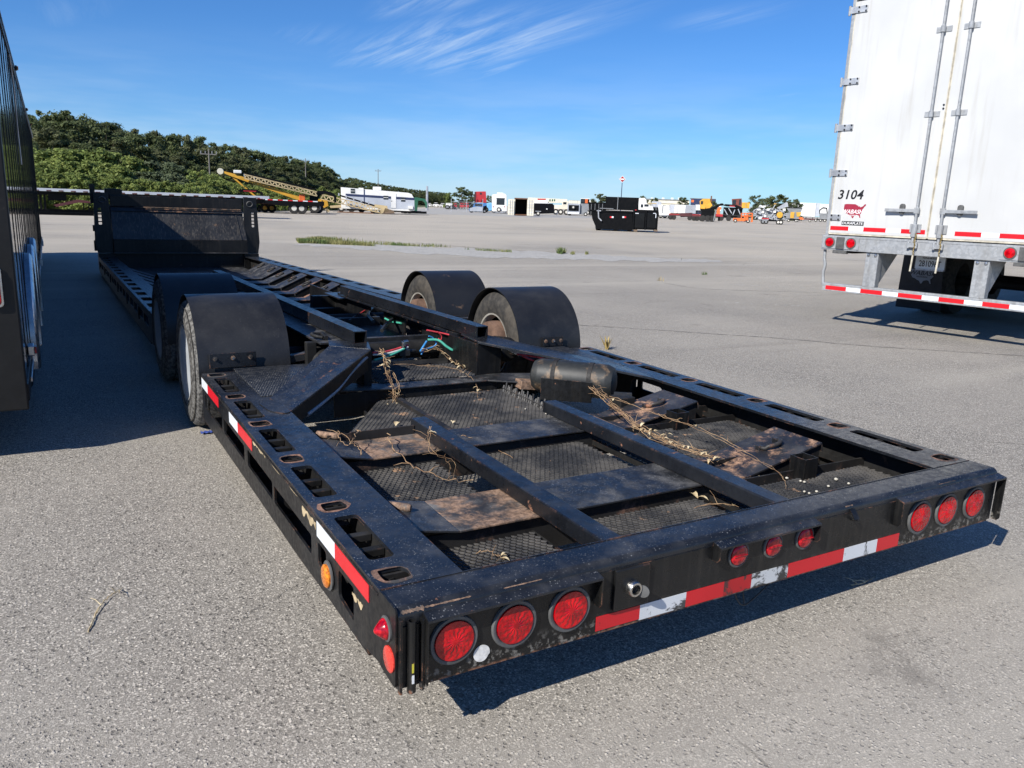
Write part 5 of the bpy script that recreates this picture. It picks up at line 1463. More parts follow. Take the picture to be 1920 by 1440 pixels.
# camper
B = BG('travel_trailer', 'white and blue travel camper trailer with a dark stripe', 'camper', 715, 401.0)
B.poly('body', 'b_white', [(639, 351), (765, 361.5), (772, 364), (776, 371), (778, 394), (770, 396), (640, 391)], 0, 2.4, bev=.03)
B.poly('stripe', 'b_navy', [(648, 363), (777, 371), (777, 375.5), (648, 367.5)], -.02, -.002)
B.poly('lower_panel', 'b_ltgrey', [(648, 367.6), (777, 375.6), (777, 393), (648, 387)], -.016, -.002)
B.b('roof_unit', 'b_white', 699, 715, 350, 356.4, .6, 1.6, .05); B.b('roof_vent', 'b_white', 672, 681, 352, 354.4, .8, 1.3)
for (u0, u1, v0, v1) in ((657.5, 665.5, 354, 362), (719, 728, 367, 374), (752, 760, 370.5, 378)):
    o = B.b('window', 'b_glass', u0, u1, v0, v1, -.04, -.022); B.b('window_bar', 'b_white', u0, u1, (v0 + v1) / 2 - .4, (v0 + v1) / 2 + .4, -.05, -.041, par=o)
o = B.b('door', 'b_white', 733.5, 742.5, 362.5, 390, -.05, -.022); B.b('door_handle', 'b_black', 734, 735, 376, 378, -.07, -.051, par=o)
B.b('slide_seam', 'b_navy', 682, 684, 355, 385, -.03, -.021); B.b('hitch_box', 'b_white', 765, 774, 386, 391.5, -.4, .2)
for u in (700, 709): B.wheel(u, .36, .1)
B.b('underframe', 'b_black', 650, 790, 393.6, 396.6, .3, 2.0)
# green gooseneck frame
B = BG('gooseneck_trailer', 'dark green gooseneck trailer neck standing beyond the camper', 'trailer', 789, 401.4)
B.poly('neck', 'b_green', [(776, 370), (782, 370), (797, 373), (801, 380), (801, 390), (798, 390), (797, 381), (792, 376), (784, 376), (782, 398), (777, 398)], .2, .8)
B.b('deck', 'b_black', 752, 800, 396, 400, .1, 1.8); B.wheel(760, .36, .1); B.wheel(768, .36, .1)

# poles
def pole(name, label, u, vb, vt, dist, arm=True, w_=.15, mat='b_pole', group=None):
    top = at_dist(u, vt, dist); rt_ = thing(name, label, 'pole', (top.x, top.y, 0), 0, group)
    MB().cyl((0, 0, 0), (0, 0, top.z), w_, w_ * .7, 8).build('shaft', M[mat], rt_, smooth=40)
    if arm:
        h = Vector((top.x - CAM_LOC.x, top.y - CAM_LOC.y)).normalized()
        r_ = Vector((h.y, -h.x, 0))
        a = MB().bar(Vector((0, 0, top.z - .5)) - r_ * .8, Vector((0, 0, top.z - .5)) + r_ * .7, .08, .08)
        o = a.build('cross_arm', M[mat], rt_)
        for q in (-.7, -.3, .3, .7): MB().cyl(Vector((0, 0, top.z - .44)) + r_ * q, Vector((0, 0, top.z - .2)) + r_ * q, .05, n=6).build('insulator', M['b_grey'], o)
    return rt_
pole('utility_pole', 'weathered utility pole with a cross arm rising from the bushes', 391, 330, 279, 84, True, .075)
pole('utility_pole', 'utility pole with a cross arm in front of the dark trees above the yellow conveyor', 572.5, 340, 297, 170, True, .11)
pole('utility_pole', 'distant utility pole standing above the camper roof', 709, 360, 317, 210, True, .12)
pole('light_pole', 'pale concrete pole beside the green gooseneck trailer', 801, 388, 349, 150, False, .28, 'b_silver')

# low vehicles far off, chain-link fence
for k, (u0, u1, v0, v1, mt) in enumerate(((800, 811, 381, 387, 'b_white'), (812, 823, 380, 387.5, 'b_white'), (824, 836, 381, 388, 'b_white'))):
    lab = ('white parked car by the pale concrete pole', 'white parked van between two white cars by the fence', 'white parked car nearest to the chain-link fence')[k]
    B = BG('parked_car', lab, 'car', (u0 + u1) / 2, v1 + 1.2, 'cars parked by the far fence')
    B.b('body', mt, u0, u1, v0 + (v1 - v0) * .4, v1, 0, 1.8, .05); B.b('cabin', 'b_glass', u0 + 2, u1 - 2.4, v0 + .6, v0 + (v1 - v0) * .42, .1, 1.7, .05)
    B.b('roof', mt, u0 + 2.4, u1 - 2.8, v0, v0 + .7, .1, 1.7); B.wheel(u0 + 2.4, .33, -.02, .2); B.wheel(u1 - 2.4, .33, -.02, .2)
B = BG('chain_link_fence', 'chain-link fence with posts in front of the red parked machines', 'fence', 865, 398.2)
for u in (846, 875, 905): B.b('post', 'b_silver', u - .5, u + .5, 373, 398, 0, .06)
B.b('top_rail', 'b_silver', 846, 905, 378.6, 379.2, .01, .05)
mb = MB(); x0, x1 = B.xz(846, 390)[0], B.xz(905, 390)[0]; n = 34
for k in range(n):
    xa = x0 + (x1 - x0) * k / n; xb = xa + (x1 - x0) / n * 4
    mb.bar((xa, .03, .05), (min(xb, x1), .03, 1.55), .006, .006); mb.bar((min(xb, x1), .03, .05), (xa, .03, 1.55), .006, .006)
mb.build('wire_mesh', M['b_silver'], B.root)['kind'] = 'stuff'
for k, (u0, u1) in enumerate(((850, 857), (862, 870), (871, 879))):
    lab = ('red lift machine behind the fence, beside a fence post', 'red lift machine behind the middle of the fence', 'red lift machine behind the fence, next to the scrap pile')[k]
    B = BG('lift_machine', lab, 'machine', (u0 + u1) / 2, 392.5, 'red machines behind the fence')
    B.b('chassis', 'b_red', u0, u1, 384, 390.5, 0, 1.4, .05); B.b('platform', 'b_red', u0 + .5, u1 - .5, 380.4, 382, .1, 1.2); B.bars('scissor', 'b_grey', [((u0 + 1, 384), (u1 - 1, 382)), ((u1 - 1, 384), (u0 + 1, 382))], .08, .6)
    B.wheel(u0 + 1.6, .3, -.02, .2); B.wheel(u1 - 1.6, .3, -.02, .2)
# red tractor cab seen from behind
B = BG('truck_tractor', 'tall red truck sleeper cab seen from behind, above the scrap pile', 'truck', 901, 398.0)
B.poly('sleeper', 'b_red', [(891, 359), (911, 358.6), (912.5, 380), (892, 380)], 1.0, 3.4, bev=.05)
B.b('fairing', 'b_maroon', 889.5, 892, 359.5, 380, .9, 3.2); B.b('roof_window', 'b_glass', 900, 903, 361, 364.5, .95, 1.0)
for u in (893, 901, 911): B.b('exhaust_stack', 'b_red', u - .6, u + .6, 371, 382, .6, .75)
B.b('frame', 'b_black', 893, 911, 388, 392, -2.0, 4.0)
for u in (892, 911): B.wheel(u, .5, 1.2, .5)
B = BG('scrap_pile', 'blue wrecked van bodywork heaped in front of the red cab', 'wreck', 896, 399.2)
B.poly('shell', 'b_blue', [(879, 391), (887, 388), (889, 381), (912, 380.6), (912.5, 397), (880, 396.6)], 0, 1.9, bev=.04)
B.poly('crumpled_hood', 'b_ltgrey', [(881, 390), (895, 387), (906, 389), (904, 396), (881, 396)], -.5, -.02); B.b('window', 'b_glass', 890, 904, 382, 386.4, -.05, -.005)
B.poly('side', 'b_black', [(906, 387), (912.6, 385), (912.6, 397.4), (906, 397.6)], -.06, -.012)
for u in (884, 908): B.wheel(u, .34, -.1, .22)
B = BG('covered_boat', 'object under a bright blue tarp between the red cab and the motorhome', 'tarp', 918, 397.2)
B.poly('tarp', 'b_sky', [(912, 381), (923, 380), (924, 394), (914, 396)], 0, 1.6, bev=.08); B.poly('trailer_frame', 'b_grey', [(912, 394), (924, 394), (924, 396), (912, 396)], .2, 1.2)
# motorhome tail
B = BG('motorhome', 'white motorhome seen from behind with a spare wheel and a big window', 'motorhome', 937, 400.0)
B.poly('body', 'b_white', [(922, 367), (924, 364.5), (947, 363), (950, 366), (950.5, 396.5), (922.5, 396)], 0, 7.5, bev=.06)
B.b('roof_unit', 'b_white', 932, 944, 361, 364.6, 1.0, 2.0, .05); o = B.b('rear_window', 'b_glass', 931, 946, 372, 384, -.03, -.004); B.b('window_frame', 'b_black', 930.4, 946.6, 371.4, 372, -.04, -.031, par=o)
x, z = B.xz(935.4, 393); o = MB().lathe([(0, .14), (0, .36), (-.05, .40), (-.2, .40), (-.24, .33), (-.24, 0)], (x, -.02, z), (0, 1, 0), 20).build('spare_wheel', M['b_tyre'], B.root, smooth=30)
MB().lathe([(-.246, .22), (-.26, .2), (-.265, 0)], (x, -.02, z), (0, 1, 0), 18).build('wheel_cover', M['b_hub'], o)
for u in (925, 946): B.b('tail_lamp', 'b_red', u - .7, u + .7, 386.5, 388.5, -.03, -.004)
B.b('bumper', 'b_silver', 924, 948, 397, 398.2, -.2, .1)
for u in (926, 946): B.wheel(u, .4, 1.2, .3)
# container with open doors
B = BG('shipping_container', 'open white shipping container with both doors swung wide and a dark inside', 'container', 976, 404.6)
B.b('roof', 'b_rust', 964.5, 989.5, 371.2, 373.4, 0, 6.0); B.b('side_wall', 'b_cream', 964, 965.6, 373.5, 403, 0, 6.0); B.b('side_wall', 'b_cream', 988.5, 990, 373.5, 403, 0, 6.0)
B.b('back_wall', 'b_black', 965, 989, 373.5, 402, 5.9, 6.0); B.b('floor', 'b_rust', 964.5, 989.5, 402, 403.6, -.05, 6.0); B.b('ceiling_lining', 'b_black', 965.7, 988.4, 373.4, 374.2, .3, 5.9)
for (u0, u1) in ((952.5, 963.8), (988.2, 1000.5)):
    o = B.b('door', 'b_cream', u0, u1, 373.4 if u0 < 970 else 374.6, 402.6 if u0 < 970 else 404.4, -.35, -.28)
    for k in range(5): B.b('door_corrugation', 'b_white', u0 + .8, u1 - .8, 377 + k * 5.2, 377.9 + k * 5.2, -.38, -.352, par=o)
    for q in (.35, .7): B.b('lock_bar', 'b_silver', u0 + (u1 - u0) * q - .25, u0 + (u1 - u0) * q + .25, 375, 402, -.42, -.39, par=o)
# black cargo trailer
B = BG('cargo_trailer', 'small black enclosed cargo trailer beside the open container', 'trailer', 1020, 404.8)
B.poly('body', 'b_black', [(1001, 381), (1037, 381.6), (1038, 400), (1001, 401)], 0, 2.0, bev=.05); B.b('nose', 'b_black', 1034, 1039, 384, 400, .2, 1.8, .08)
o = MB(); x, z = B.xz(1009, 401); B.wheel(1009, .34, -.16, .2); B.b('fender', 'b_silver', 1003.8, 1014.4, 395.6, 396.6, -.2, .02); B.b('tongue', 'b_grey', 1038, 1046, 399.4, 401, .9, 1.1); B.b('jack', 'b_silver', 1044, 1045.4, 396, 404, .95, 1.05)
B.b('name_mark', 'b_white', 1024, 1026.6, 391, 392.6, -.02, -.003)
# truck crane
B = BG('truck_crane', 'long cream truck crane with red lettering on its boom', 'crane', 1030, 402.0)
B.poly('boom', 'b_cream', [(990, 370.2), (1064, 373.4), (1064, 380), (990, 381)], .6, 1.8, bev=.04)
B.b('carrier', 'b_cream', 1028, 1068, 384.4, 392, 0, 2.4, .04); B.b('cab', 'b_cream', 1054, 1066, 377, 386, 0, 2.2, .06); B.b('cab_window', 'b_glass', 1056, 1062, 379, 383, -.03, -.004)
lt = MB(); x, z = B.xz(1008, 373.6)
lettering('ANTHONY', B.k(13), B.k(2.4), M['b_red'], B.root, (x, .59, z - B.k(1.2)), shear=.2, bold=.02) if False else B.poly('red_lettering', 'b_red', [(1007.6, 372.2), (1023, 372.4), (1023.6, 375), (1008, 374.8)], .585, .598)
for u, q in ((1030, 'b_green'), (1034.6, 'b_green'), (1038.6, 'b_green')): B.b('boom_emblem', q, u, u + 2.4, 373.4, 377.6, .585, .598)
B.b('counterweight', 'b_white', 1000, 1027, 376, 385, .1, 2.0, .04)
for u in (1042, 1051, 1062): B.wheel(u, .55, -.05, .3)
# grey tail of an enclosed trailer
B = BG('enclosed_trailer', 'silver framed enclosed trailer showing its black rear door and spare wheel', 'trailer', 1081, 404.6)
B.b('body', 'b_silver', 1064, 1087.4, 381.4, 402, .03, 5.0, .02); B.b('rear_door', 'b_black', 1066, 1085.4, 384.6, 395.6, -.02, .028); B.b('side', 'b_grey', 1087.6, 1102, 381.6, 402, .5, 5)
o = B.wheel(1074.4, .36, -.3, .2); o.location.z = 1.15; B.b('bumper', 'b_white', 1065, 1086, 398, 401, -.1, .02); B.wheel(1068, .34, .6, .24); B.wheel(1098, .34, .3, .24)
B = BG('loader_cab', 'orange and black machine cab looking over the silver enclosed trailer', 'machine', 1094, 402.4)
B.b('frame', 'b_black', 1089, 1105, 373, 382, 0, 1.6); B.b('orange_panel', 'b_orange', 1097, 1102, 373.2, 381, -.04, -.005); B.b('roof', 'b_white', 1088.6, 1106, 372, 373, -.1, 1.7); B.b('cab_window', 'b_glass', 1090, 1096, 374, 380, -.03, -.004)
B.b('lower_body', 'b_grey', 1088, 1106, 382.2, 398, 0, 2.2); B.wheel(1092, .5, -.06, .3); B.wheel(1102, .5, -.06, .3)
B = BG('steel_bin', 'plain black steel bin standing behind the dump bodies', 'bin', 1120, 404.8)
B.poly('shell', 'b_black', [(1103.5, 380), (1136, 381), (1136, 404), (1105, 403.6)], 0, 2.2, bev=.02); B.b('rim', 'b_black', 1103, 1136.4, 379.6, 381, -.05, 2.25)
for u in (1108, 1115, 1122, 1129): B.b('stake', 'b_grey', u, u + .7, 382, 403, -.06, -.003)

# black dump bodies on the lot
B = BG('dump_body', 'large black steel dump body with a sloped tail and gloss panels on the lot', 'dump body', 1170, 434.0)
B.poly('side', 'b_black', [(1108.4, 396), (1186, 396.6), (1186, 432.4), (1116.6, 429.4), (1116, 423), (1110.4, 410), (1109.6, 404)], 0, .08)
B.poly('floor', 'b_black', [(1116.6, 427), (1186, 430), (1186, 432.4), (1116.6, 429.4)], .09, 2.2); B.poly('far_side', 'b_black', [(1112, 396), (1190, 396.6), (1190, 430), (1118, 428)], 2.2, 2.28)
B.poly('tailgate', 'b_black', [(1108.4, 396), (1111.4, 396), (1113, 409), (1119, 424), (1119, 429), (1116.6, 429), (1116, 423), (1110.4, 410)], .09, 2.2)
B.b('top_rim', 'b_black', 1107.4, 1186, 394.6, 397.4, -.06, 0)
B.b('headboard', 'b_black', 1186.4, 1233, 393.4, 430.6, 0, 2.3, .02)
for (u0, u1, q) in ((1190.6, 1208.6, 0), (1212.6, 1230.6, 1)):
    o = B.b('gloss_panel', 'gloss', u0, u1, 399.6, 427.6, -.05, -.004, .03)
    B.b('white_reflective_tape', 'twhite', u0 + (.6 if q == 0 else 12), u0 + (7 if q == 0 else 17), 399.4, 400.6, -.06, -.051, par=o)
for u in (1186.6, 1209.4, 1231): B.b('upright', 'b_black', u, u + 2.6, 394, 431, -.10, -.006)
B.b('white_reflective_tape', 'twhite', 1229, 1230.2, 400.8, 408.6, -.115, -.101)
for u0, a, b in ((1143.6, 'tred', 'twhite'), (1167, 'twhite', 'tred')):
    B.b('red_reflective_tape' if a == 'tred' else 'white_reflective_tape', a, u0, u0 + 3.4, 405.6, 408.6, -.012, -.002); B.b('red_reflective_tape' if b == 'tred' else 'white_reflective_tape', b, u0 + 3.4, u0 + 6.8, 405.6, 408.6, -.012, -.002)
B.bars('tarp_arm', 'b_silver', [((1122, 395), (1122.4, 408)), ((1119, 395), (1127, 395)), ((1122.4, 408), (1128, 414))], .07, -.12)
B.b('tail_lamp', 'b_red', 1190.6, 1193.4, 393, 394.6, -.1, -.02)
for u in (1188, 1226): B.b('wood_block', 'b_wood', u, u + 7, 430.6, 434, -.1, 1.0)
for u in (1117, 1150, 1176): B.b('skid_beam', 'b_black', u, u + 8, 429.8, 433.6, .3, 2.0)
B2 = BG('dump_body', 'smaller black steel box sitting on top of the large dump body', 'dump body', 1170, 434.0)
zt = B2.xz(1166, 394.2)[1]
B2.root.location.z = 0
for nm, u0, u1, y0, y1 in (('side_panel', 1135.4, 1157.8, .35, .42), ('side_panel', 1158.4, 1197.4, .35, .42), ('far_side', 1135.4, 1197.4, 1.9, 1.97)):
    B2.poly(nm, 'b_black', [(u0, 368.4 + (u0 - 1135) * .035), (u1, 368.4 + (u1 - 1135) * .035), (u1, 393.2), (u0, 393.2)], y0, y1)
B2.b('end_panel', 'b_black', 1135.4, 1136.4, 369, 393.2, .43, 1.89); B2.b('end_panel', 'b_black', 1196.6, 1197.6, 370.6, 393.2, .43, 1.89)
B2.b('corner_post', 'b_grey', 1157.6, 1158.8, 368.4, 393.2, .28, .345); B2.b('floor', 'b_black', 1120, 1198, 392.2, 393.6, .35, 1.97); B2.b('cross_tube', 'b_grey', 1124, 1150, 390.2, 391.4, .2, .3)

# sign on a tall pole
top = at_dist(1167, 336, 170)
S_ = thing('pole_sign', 'red and white diamond sign on a tall thin pole', 'sign', (top.x, top.y, 0), math.atan2(-ray(1167, 336).x, ray(1167, 336).y))
MB().cyl((0, 0, 0), (0, 0, top.z - .5), .10, .07, 8).build('shaft', M['b_navy'], S_)
for nm, q, y, mt in (('sign_edge', .70, -.05, 'b_white'), ('sign_face', .58, -.09, 'b_red')):
    MB().prism([(-q, top.z), (0, top.z - q), (q, top.z), (0, top.z + q)], 'y', y - .03, y).build(nm, M[mt], S_)
MB().box(-.42, .42, -.15, -.125, top.z - .13, top.z + .13).build('white_band', M['b_white'], S_)

# white highway tractor, building, van bodies
B = BG('truck_tractor', 'white highway tractor parked behind the dump bodies', 'truck', 1215, 408.0)
B.poly('cab', 'b_white', [(1197, 372), (1209, 371), (1212, 375), (1213, 384), (1224, 387), (1226, 396), (1197, 396)], 0, 2.4, bev=.05)
B.b('side_window', 'b_glass', 1201.4, 1206, 383, 389, -.03, -.004); B.b('windscreen', 'b_glass', 1208, 1216, 383, 387.4, -.03, -.004); B.b('load_rack', 'b_tan', 1216, 1231, 380.4, 382.4, .2, 2.0); B.bars('rack_legs', 'b_grey', [((1217, 382), (1217, 394)), ((1230, 382), (1230, 394)), ((1223, 382), (1223, 394))], .1, .3)
B.b('flatbed_frame', 'b_black', 1234, 1252, 393.4, 401, 0, 2.2); B.b('flatbed_frame', 'b_black', 1205, 1234, 396, 402, 0, 2.2)
for u in (1204, 1239, 1247): B.wheel(u, .5, -.03, .3)
B = BG('warehouse', 'long low white warehouse with a flat roof band', 'building', 1255, 402.0)
x0, x1 = B.xz(1205, 390)[0], B.xz(1293, 390)[0]
q = lambda v: B.xz(1255, v)[1]
MB().box(x0, x1, 18, 40, 0, q(381)).build('wall', M['b_cream'], B.root); MB().box(x0 - .3, x1, 17.6, 40, q(381), q(374.6)).build('roof_band', M['b_cream'], B.root); MB().box(x0 - .6, x1, 17.3, 40.4, q(374.4), q(372.6)).build('roof', M['b_grey'], B.root)
for u in (1218, 1240, 1258, 1272): B.b('roof_unit', 'b_white', u, u + 5, 369, 374, 24, 26)
for u in (1212, 1226, 1240, 1254, 1268, 1282): B.b('bay_door', 'b_grey', u, u + 8, 384, 398, 17.9, 17.99)
B = BG('shop_building', 'dark grey shop building with a small orange emblem and glass front', 'building', 1318, 403.4)
B.b('wall', 'b_navy', 1293.6, 1342, 372, 402, 14, 30); B.b('emblem', 'b_orange', 1295.6, 1300.4, 374, 378.6, 13.9, 13.99)
for u in (1296, 1303, 1310, 1317, 1324, 1331): B.b('window', 'b_glass', u, u + 5, 384, 400, 13.9, 13.99)
B.b('parapet', 'b_grey', 1293, 1342.6, 371.2, 372.2, 13.8, 30)
B = BG('box_truck_shell', 'white box body with open end standing on the dark red trailer', 'box', 1243, 409.4)
B.poly('shell', 'b_white', [(1233.6, 384), (1242, 384), (1243.6, 386), (1255, 385), (1255.6, 403), (1236, 403)], 0, 2.2); B.b('dark_gap', 'b_grey', 1241.6, 1243.4, 385.6, 400, -.03, -.003); B.b('sill', 'b_grey', 1236, 1256, 403, 405, 0, 2.2)
for u in (1238, 1252): B.b('leg', 'b_black', u, u + 1.2, 405, 409.2, .3, .5)
B = BG('shipping_container', 'white and pale blue container on the dark red lowboy trailers', 'container', 1280, 409.6)
B.b('side', 'b_white', 1265, 1285, 384, 399.6, 0, 2.4); B.b('ribbed_side', 'b_ltgrey', 1285.2, 1304.6, 384.4, 400, .02, 2.4); B.b('end', 'b_ltgrey', 1256, 1264.4, 383.6, 399, .3, 2.4)
for k in range(9): B.b('corrugation', 'b_grey', 1286 + k * 2.1, 1286.7 + k * 2.1, 385, 399.6, -.02, .018)
B.b('door_gap', 'b_grey', 1270.6, 1271.4, 385, 399, -.02, -.003); B.b('base_frame', 'b_black', 1257, 1304, 400.2, 401.4, .1, 2.3)
for k, (u0, u1, v0, vb) in enumerate(((1254, 1300, 399.6, 412.6), (1298, 1322, 401, 414.4))):
    B = BG('lowboy_trailer', ('dark red lowboy trailer below the pale blue container', 'dark red lowboy trailer beside the yellow log loader')[k], 'trailer', (u0 + u1) / 2, vb)
    B.b('deck', 'b_maroon', u0, u1, v0 + 2.6, v0 + 5.4, 0, 2.5); B.poly('goose_neck', 'b_maroon', [(u0 + 20, v0), (u1 - 2, v0 - .6), (u1, v0 + 6.6), (u0 + 22, v0 + 7.6)], .2, 2.3); B.b('red_deck_edge', 'b_red', u0, u0 + 20, v0 + 1.2, v0 + 2.5, -.02, .3)
    for u in (u0 + 4, u0 + 10, u1 - 6): B.wheel(u, .42, .02, .26, 'b_tyre')
# log loader
B = BG('log_loader', 'yellow log loader with a lowered black boom', 'loader', 1335, 416.0)
B.poly('cab_body', 'b_yellow', [(1311.6, 377), (1318, 372.6), (1331, 372.4), (1333, 380), (1336, 385), (1331, 390), (1322, 391.6), (1313, 390)], .3, 2.4, bev=.04)
B.b('cab_window', 'b_glass', 1314, 1318, 377, 383, .26, .295); B.b('counterweight', 'b_yellow', 1312, 1322, 388, 391.6, .1, 2.5, .03); B.bars('exhaust', 'b_rust', [((1334, 367), (1333, 382))], .22, 1.4)
B.poly('platform', 'b_black', [(1312, 391.6), (1336, 391), (1340, 397), (1334, 400), (1316, 398)], .2, 2.4)
B.poly('boom', 'b_black', [(1331, 391), (1352, 381), (1356, 381.4), (1358, 385), (1350, 386), (1336, 396)], .6, 1.1); B.b('carrier', 'b_black', 1314, 1338, 398, 412, 0, 2.4)
for u in (1318, 1328, 1336): B.wheel(u, .5, -.05, .3, 'b_tyre')
B.bars('stabiliser', 'b_grey', [((1342, 394), (1338, 414))], .18, -.2)
B = BG('log_loader', 'black log loader with a dark red cab and arched boom', 'loader', 1378, 415.0)
B.poly('cab', 'b_redbrown', [(1372, 373), (1390.6, 372), (1391.4, 386), (1388, 391), (1373, 387)], .3, 2.0, bev=.03); B.b('cab_window', 'b_glass', 1373.4, 1380, 375, 383, .26, .295); B.b('cab_window', 'b_glass', 1385.6, 1389, 374, 384, .26, .295)
B.poly('arched_boom', 'b_black', [(1355, 385), (1360, 382.6), (1380, 384), (1390, 388), (1394, 392), (1390, 393), (1376, 387.6), (1362, 387)], 0, .5); B.poly('red_mark', 'b_red', [(1368, 385.4), (1378, 386), (1378, 388), (1368, 387.4)], -.03, -.004)
B.b('engine_box', 'b_yellow', 1391, 1405.4, 379.6, 390.4, .2, 2.2, .03); B.b('engine_box_rib', 'b_tan', 1398, 1398.8, 380, 390, .14, .195); B.b('carrier', 'b_black', 1343, 1405, 403.6, 409, 0, 2.4)
B.b('machinery', 'b_black', 1356, 1392, 389, 403.4, .3, 2.2); B.bars('hydraulics', 'b_silver', [((1358, 392), (1364, 403)), ((1366, 390), (1372, 400)), ((1378, 393), (1374, 403)), ((1384, 392), (1388, 402))], .16, .1)
for u in (1353, 1367, 1386, 1398): B.wheel(u, .5, -.05, .3, 'b_tyre')
B = BG('orange_attachment', 'curved orange machine arm standing on the black loader carrier', 'machine', 1349, 414.4)
B.poly('arm', 'b_orange', [(1343, 404), (1344, 394), (1347, 388.4), (1352, 388), (1353, 391), (1350, 394), (1349.6, 400), (1354, 405), (1343, 406)], -.3, .3, bev=.03); B.b('mount', 'b_red', 1342, 1355, 401.6, 406, -.35, -.31)
B.b('post', 'b_black', 1346, 1350, 405, 414.4, -.2, .2)
# orange lift cart
B = BG('lift_cart', 'small orange lift cart with an open side cage', 'cart', 1393, 417.8)
B.b('bed', 'b_orange', 1374.6, 1398, 409, 414.6, 0, 1.5, .02); B.bars('cage', 'b_orange', [((1390, 400), (1411, 400)), ((1390, 400), (1390, 414)), ((1396, 400), (1396, 414)), ((1402, 400), (1402, 414)), ((1410.6, 400), (1410.6, 416)), ((1390, 405), (1411, 405))], .16, 0)
B.b('cage_panel', 'b_orange', 1397, 1402, 403, 413, .05, .1); B.b('upright', 'b_orange', 1408.4, 1411.4, 400, 416.6, .1, .4)
for u in (1380, 1404): B.wheel(u, .30, -.05, .2)
# silver screening plant
B = BG('screening_plant', 'silver screening machine of lattice arms with a round yellow guard', 'machine', 1446, 420.6)
rn = random.Random(5)
B.poly('feed_arm', 'b_silver', [(1456, 390), (1474, 379), (1477, 380), (1478, 387), (1462, 392)], .2, .9); B.poly('frame', 'b_grey', [(1414, 398), (1436, 392), (1462, 392), (1470, 400), (1466, 410), (1420, 412)], .4, 1.6)
segs = []
for k in range(46):
    u = rn.uniform(1412, 1470); v = rn.uniform(390, 412); a = rn.uniform(-1, 1); L2 = rn.uniform(4, 12); segs.append(((u, v), (u + L2 * math.cos(a), min(413, v + L2 * math.sin(a)))))
B.bars('lattice', 'b_silver', segs, .13, .0)
for (u, v) in ((1428, 396), (1438, 391), (1432, 403), (1468, 391), (1423, 407), (1450, 395)): B.b('gear_housing', 'b_white', u, u + 5, v, v + 4, -.25, .2, .03)
x, z = B.xz(1462, 403); MB().lathe([(0, .0), (0, B.k(5.4)), (-.3, B.k(5.0)), (-.3, 0)], (x, -.1, z), (0, 1, 0), 20).build('round_guard', M['b_yellow'], B.root)
B.b('chassis', 'b_black', 1424, 1468, 412, 415, 0, 1.8); B.b('red_drawbar', 'b_red', 1428, 1442, 408.6, 411, -.1, .1)
for u, hb in ((1432, 'b_grey'), (1438, 'b_grey'), (1461, 'b_hub'), (1466, 'b_hub')): B.wheel(u, .36, -.06, .24, hb)
B = BG('hopper_spreader', 'grey hopper machine with yellow side panels beside the silver screening machine', 'hopper', 1492, 416.6)
B.poly('hopper', 'b_grey', [(1475, 390), (1505, 390.6), (1502, 397), (1498, 399), (1480, 399)], .0, 1.8); B.b('hopper_lip', 'b_black', 1476, 1504, 389, 390.4, -.08, 1.9)
B.b('yellow_panel', 'b_yellow', 1482, 1489, 397.6, 409, -.1, -.003); B.poly('yellow_panel', 'b_yellow', [(1493, 398), (1503, 398), (1499, 406), (1494, 406)], -.1, -.003); B.b('body', 'b_grey', 1474, 1498, 399.2, 410, .0, 1.6); B.b('chassis', 'b_black', 1473, 1500, 410, 412.4, 0, 1.7)
for u in (1480, 1494): B.wheel(u, .34, -.06, .24)
B = BG('orange_trailer', 'low orange trailer in front of the white van bodies', 'trailer', 1503, 416.0)
B.poly('deck', 'b_orange', [(1492, 409), (1504, 407), (1508, 411.4), (1492, 413)], .0, 1.2); B.b('frame', 'b_maroon', 1504, 1528, 409.6, 412, .1, 1.2)
for u in (1497, 1520): B.wheel(u, .34, -.05, .24)
for k, (u0, u1, v0, v1, vb, lab) in enumerate(((1413, 1445, 384.4, 397, 408.6, 'white box trailer with a blue corner behind the silver screening machine'), (1476, 1529, 380, 405.4, 413.8, 'long white van trailer behind the grey hopper machine'), (1537, 1560, 382.6, 400, 413.0, 'white van trailer half hidden by the striped van trailer'))):
    B = BG('box_trailer', lab, 'trailer', (u0 + u1) / 2, vb)
    B.b('body', 'b_white', u0, u1, v0, v1, 0, 10, .02)
    if k == 0: B.b('blue_corner', 'b_sky', u0, u0 + 5, v0 + 1, v0 + 4, -.03, -.003); B.b('yellow_roof_load', 'b_yellow', 1444, 1457, 381, 389, .5, 2.5, .1)
    if k == 1: B.b('end', 'b_ltgrey', u1 + .1, u1 + 8, v0 + .6, v1, .3, 10)
    B.b('rail', 'b_grey', u0, u1, v1, v1 + 1.4, -.02, 9.9)
    for u in (u0 + 5, u0 + 12): B.wheel(u, .5, -.03, .3)
    B.b('landing_leg', 'b_black', u1 - 6, u1 - 5, v1 + 1.5, vb - .3, .4, .6)
B = BG('tarp_dump_trailer', 'grey dump trailer with a peaked tarp next to the white van trailers', 'trailer', 1546, 416.4)
B.poly('box', 'b_grey', [(1536, 400.6), (1552, 401), (1552, 411), (1537, 411)], 0, 2.2); B.poly('tarp_frame', 'b_black', [(1536, 393.6), (1543, 388.4), (1551, 389.4), (1552, 400), (1550, 400), (1549, 391.4), (1543, 391), (1538, 394.6), (1537, 400), (1535.6, 400)], 0, 2.2)
B.b('chassis', 'b_black', 1528, 1552, 411, 413, .2, 2.0)
for u in (1531, 1540, 1548): B.wheel(u, .42, -.05, .28)

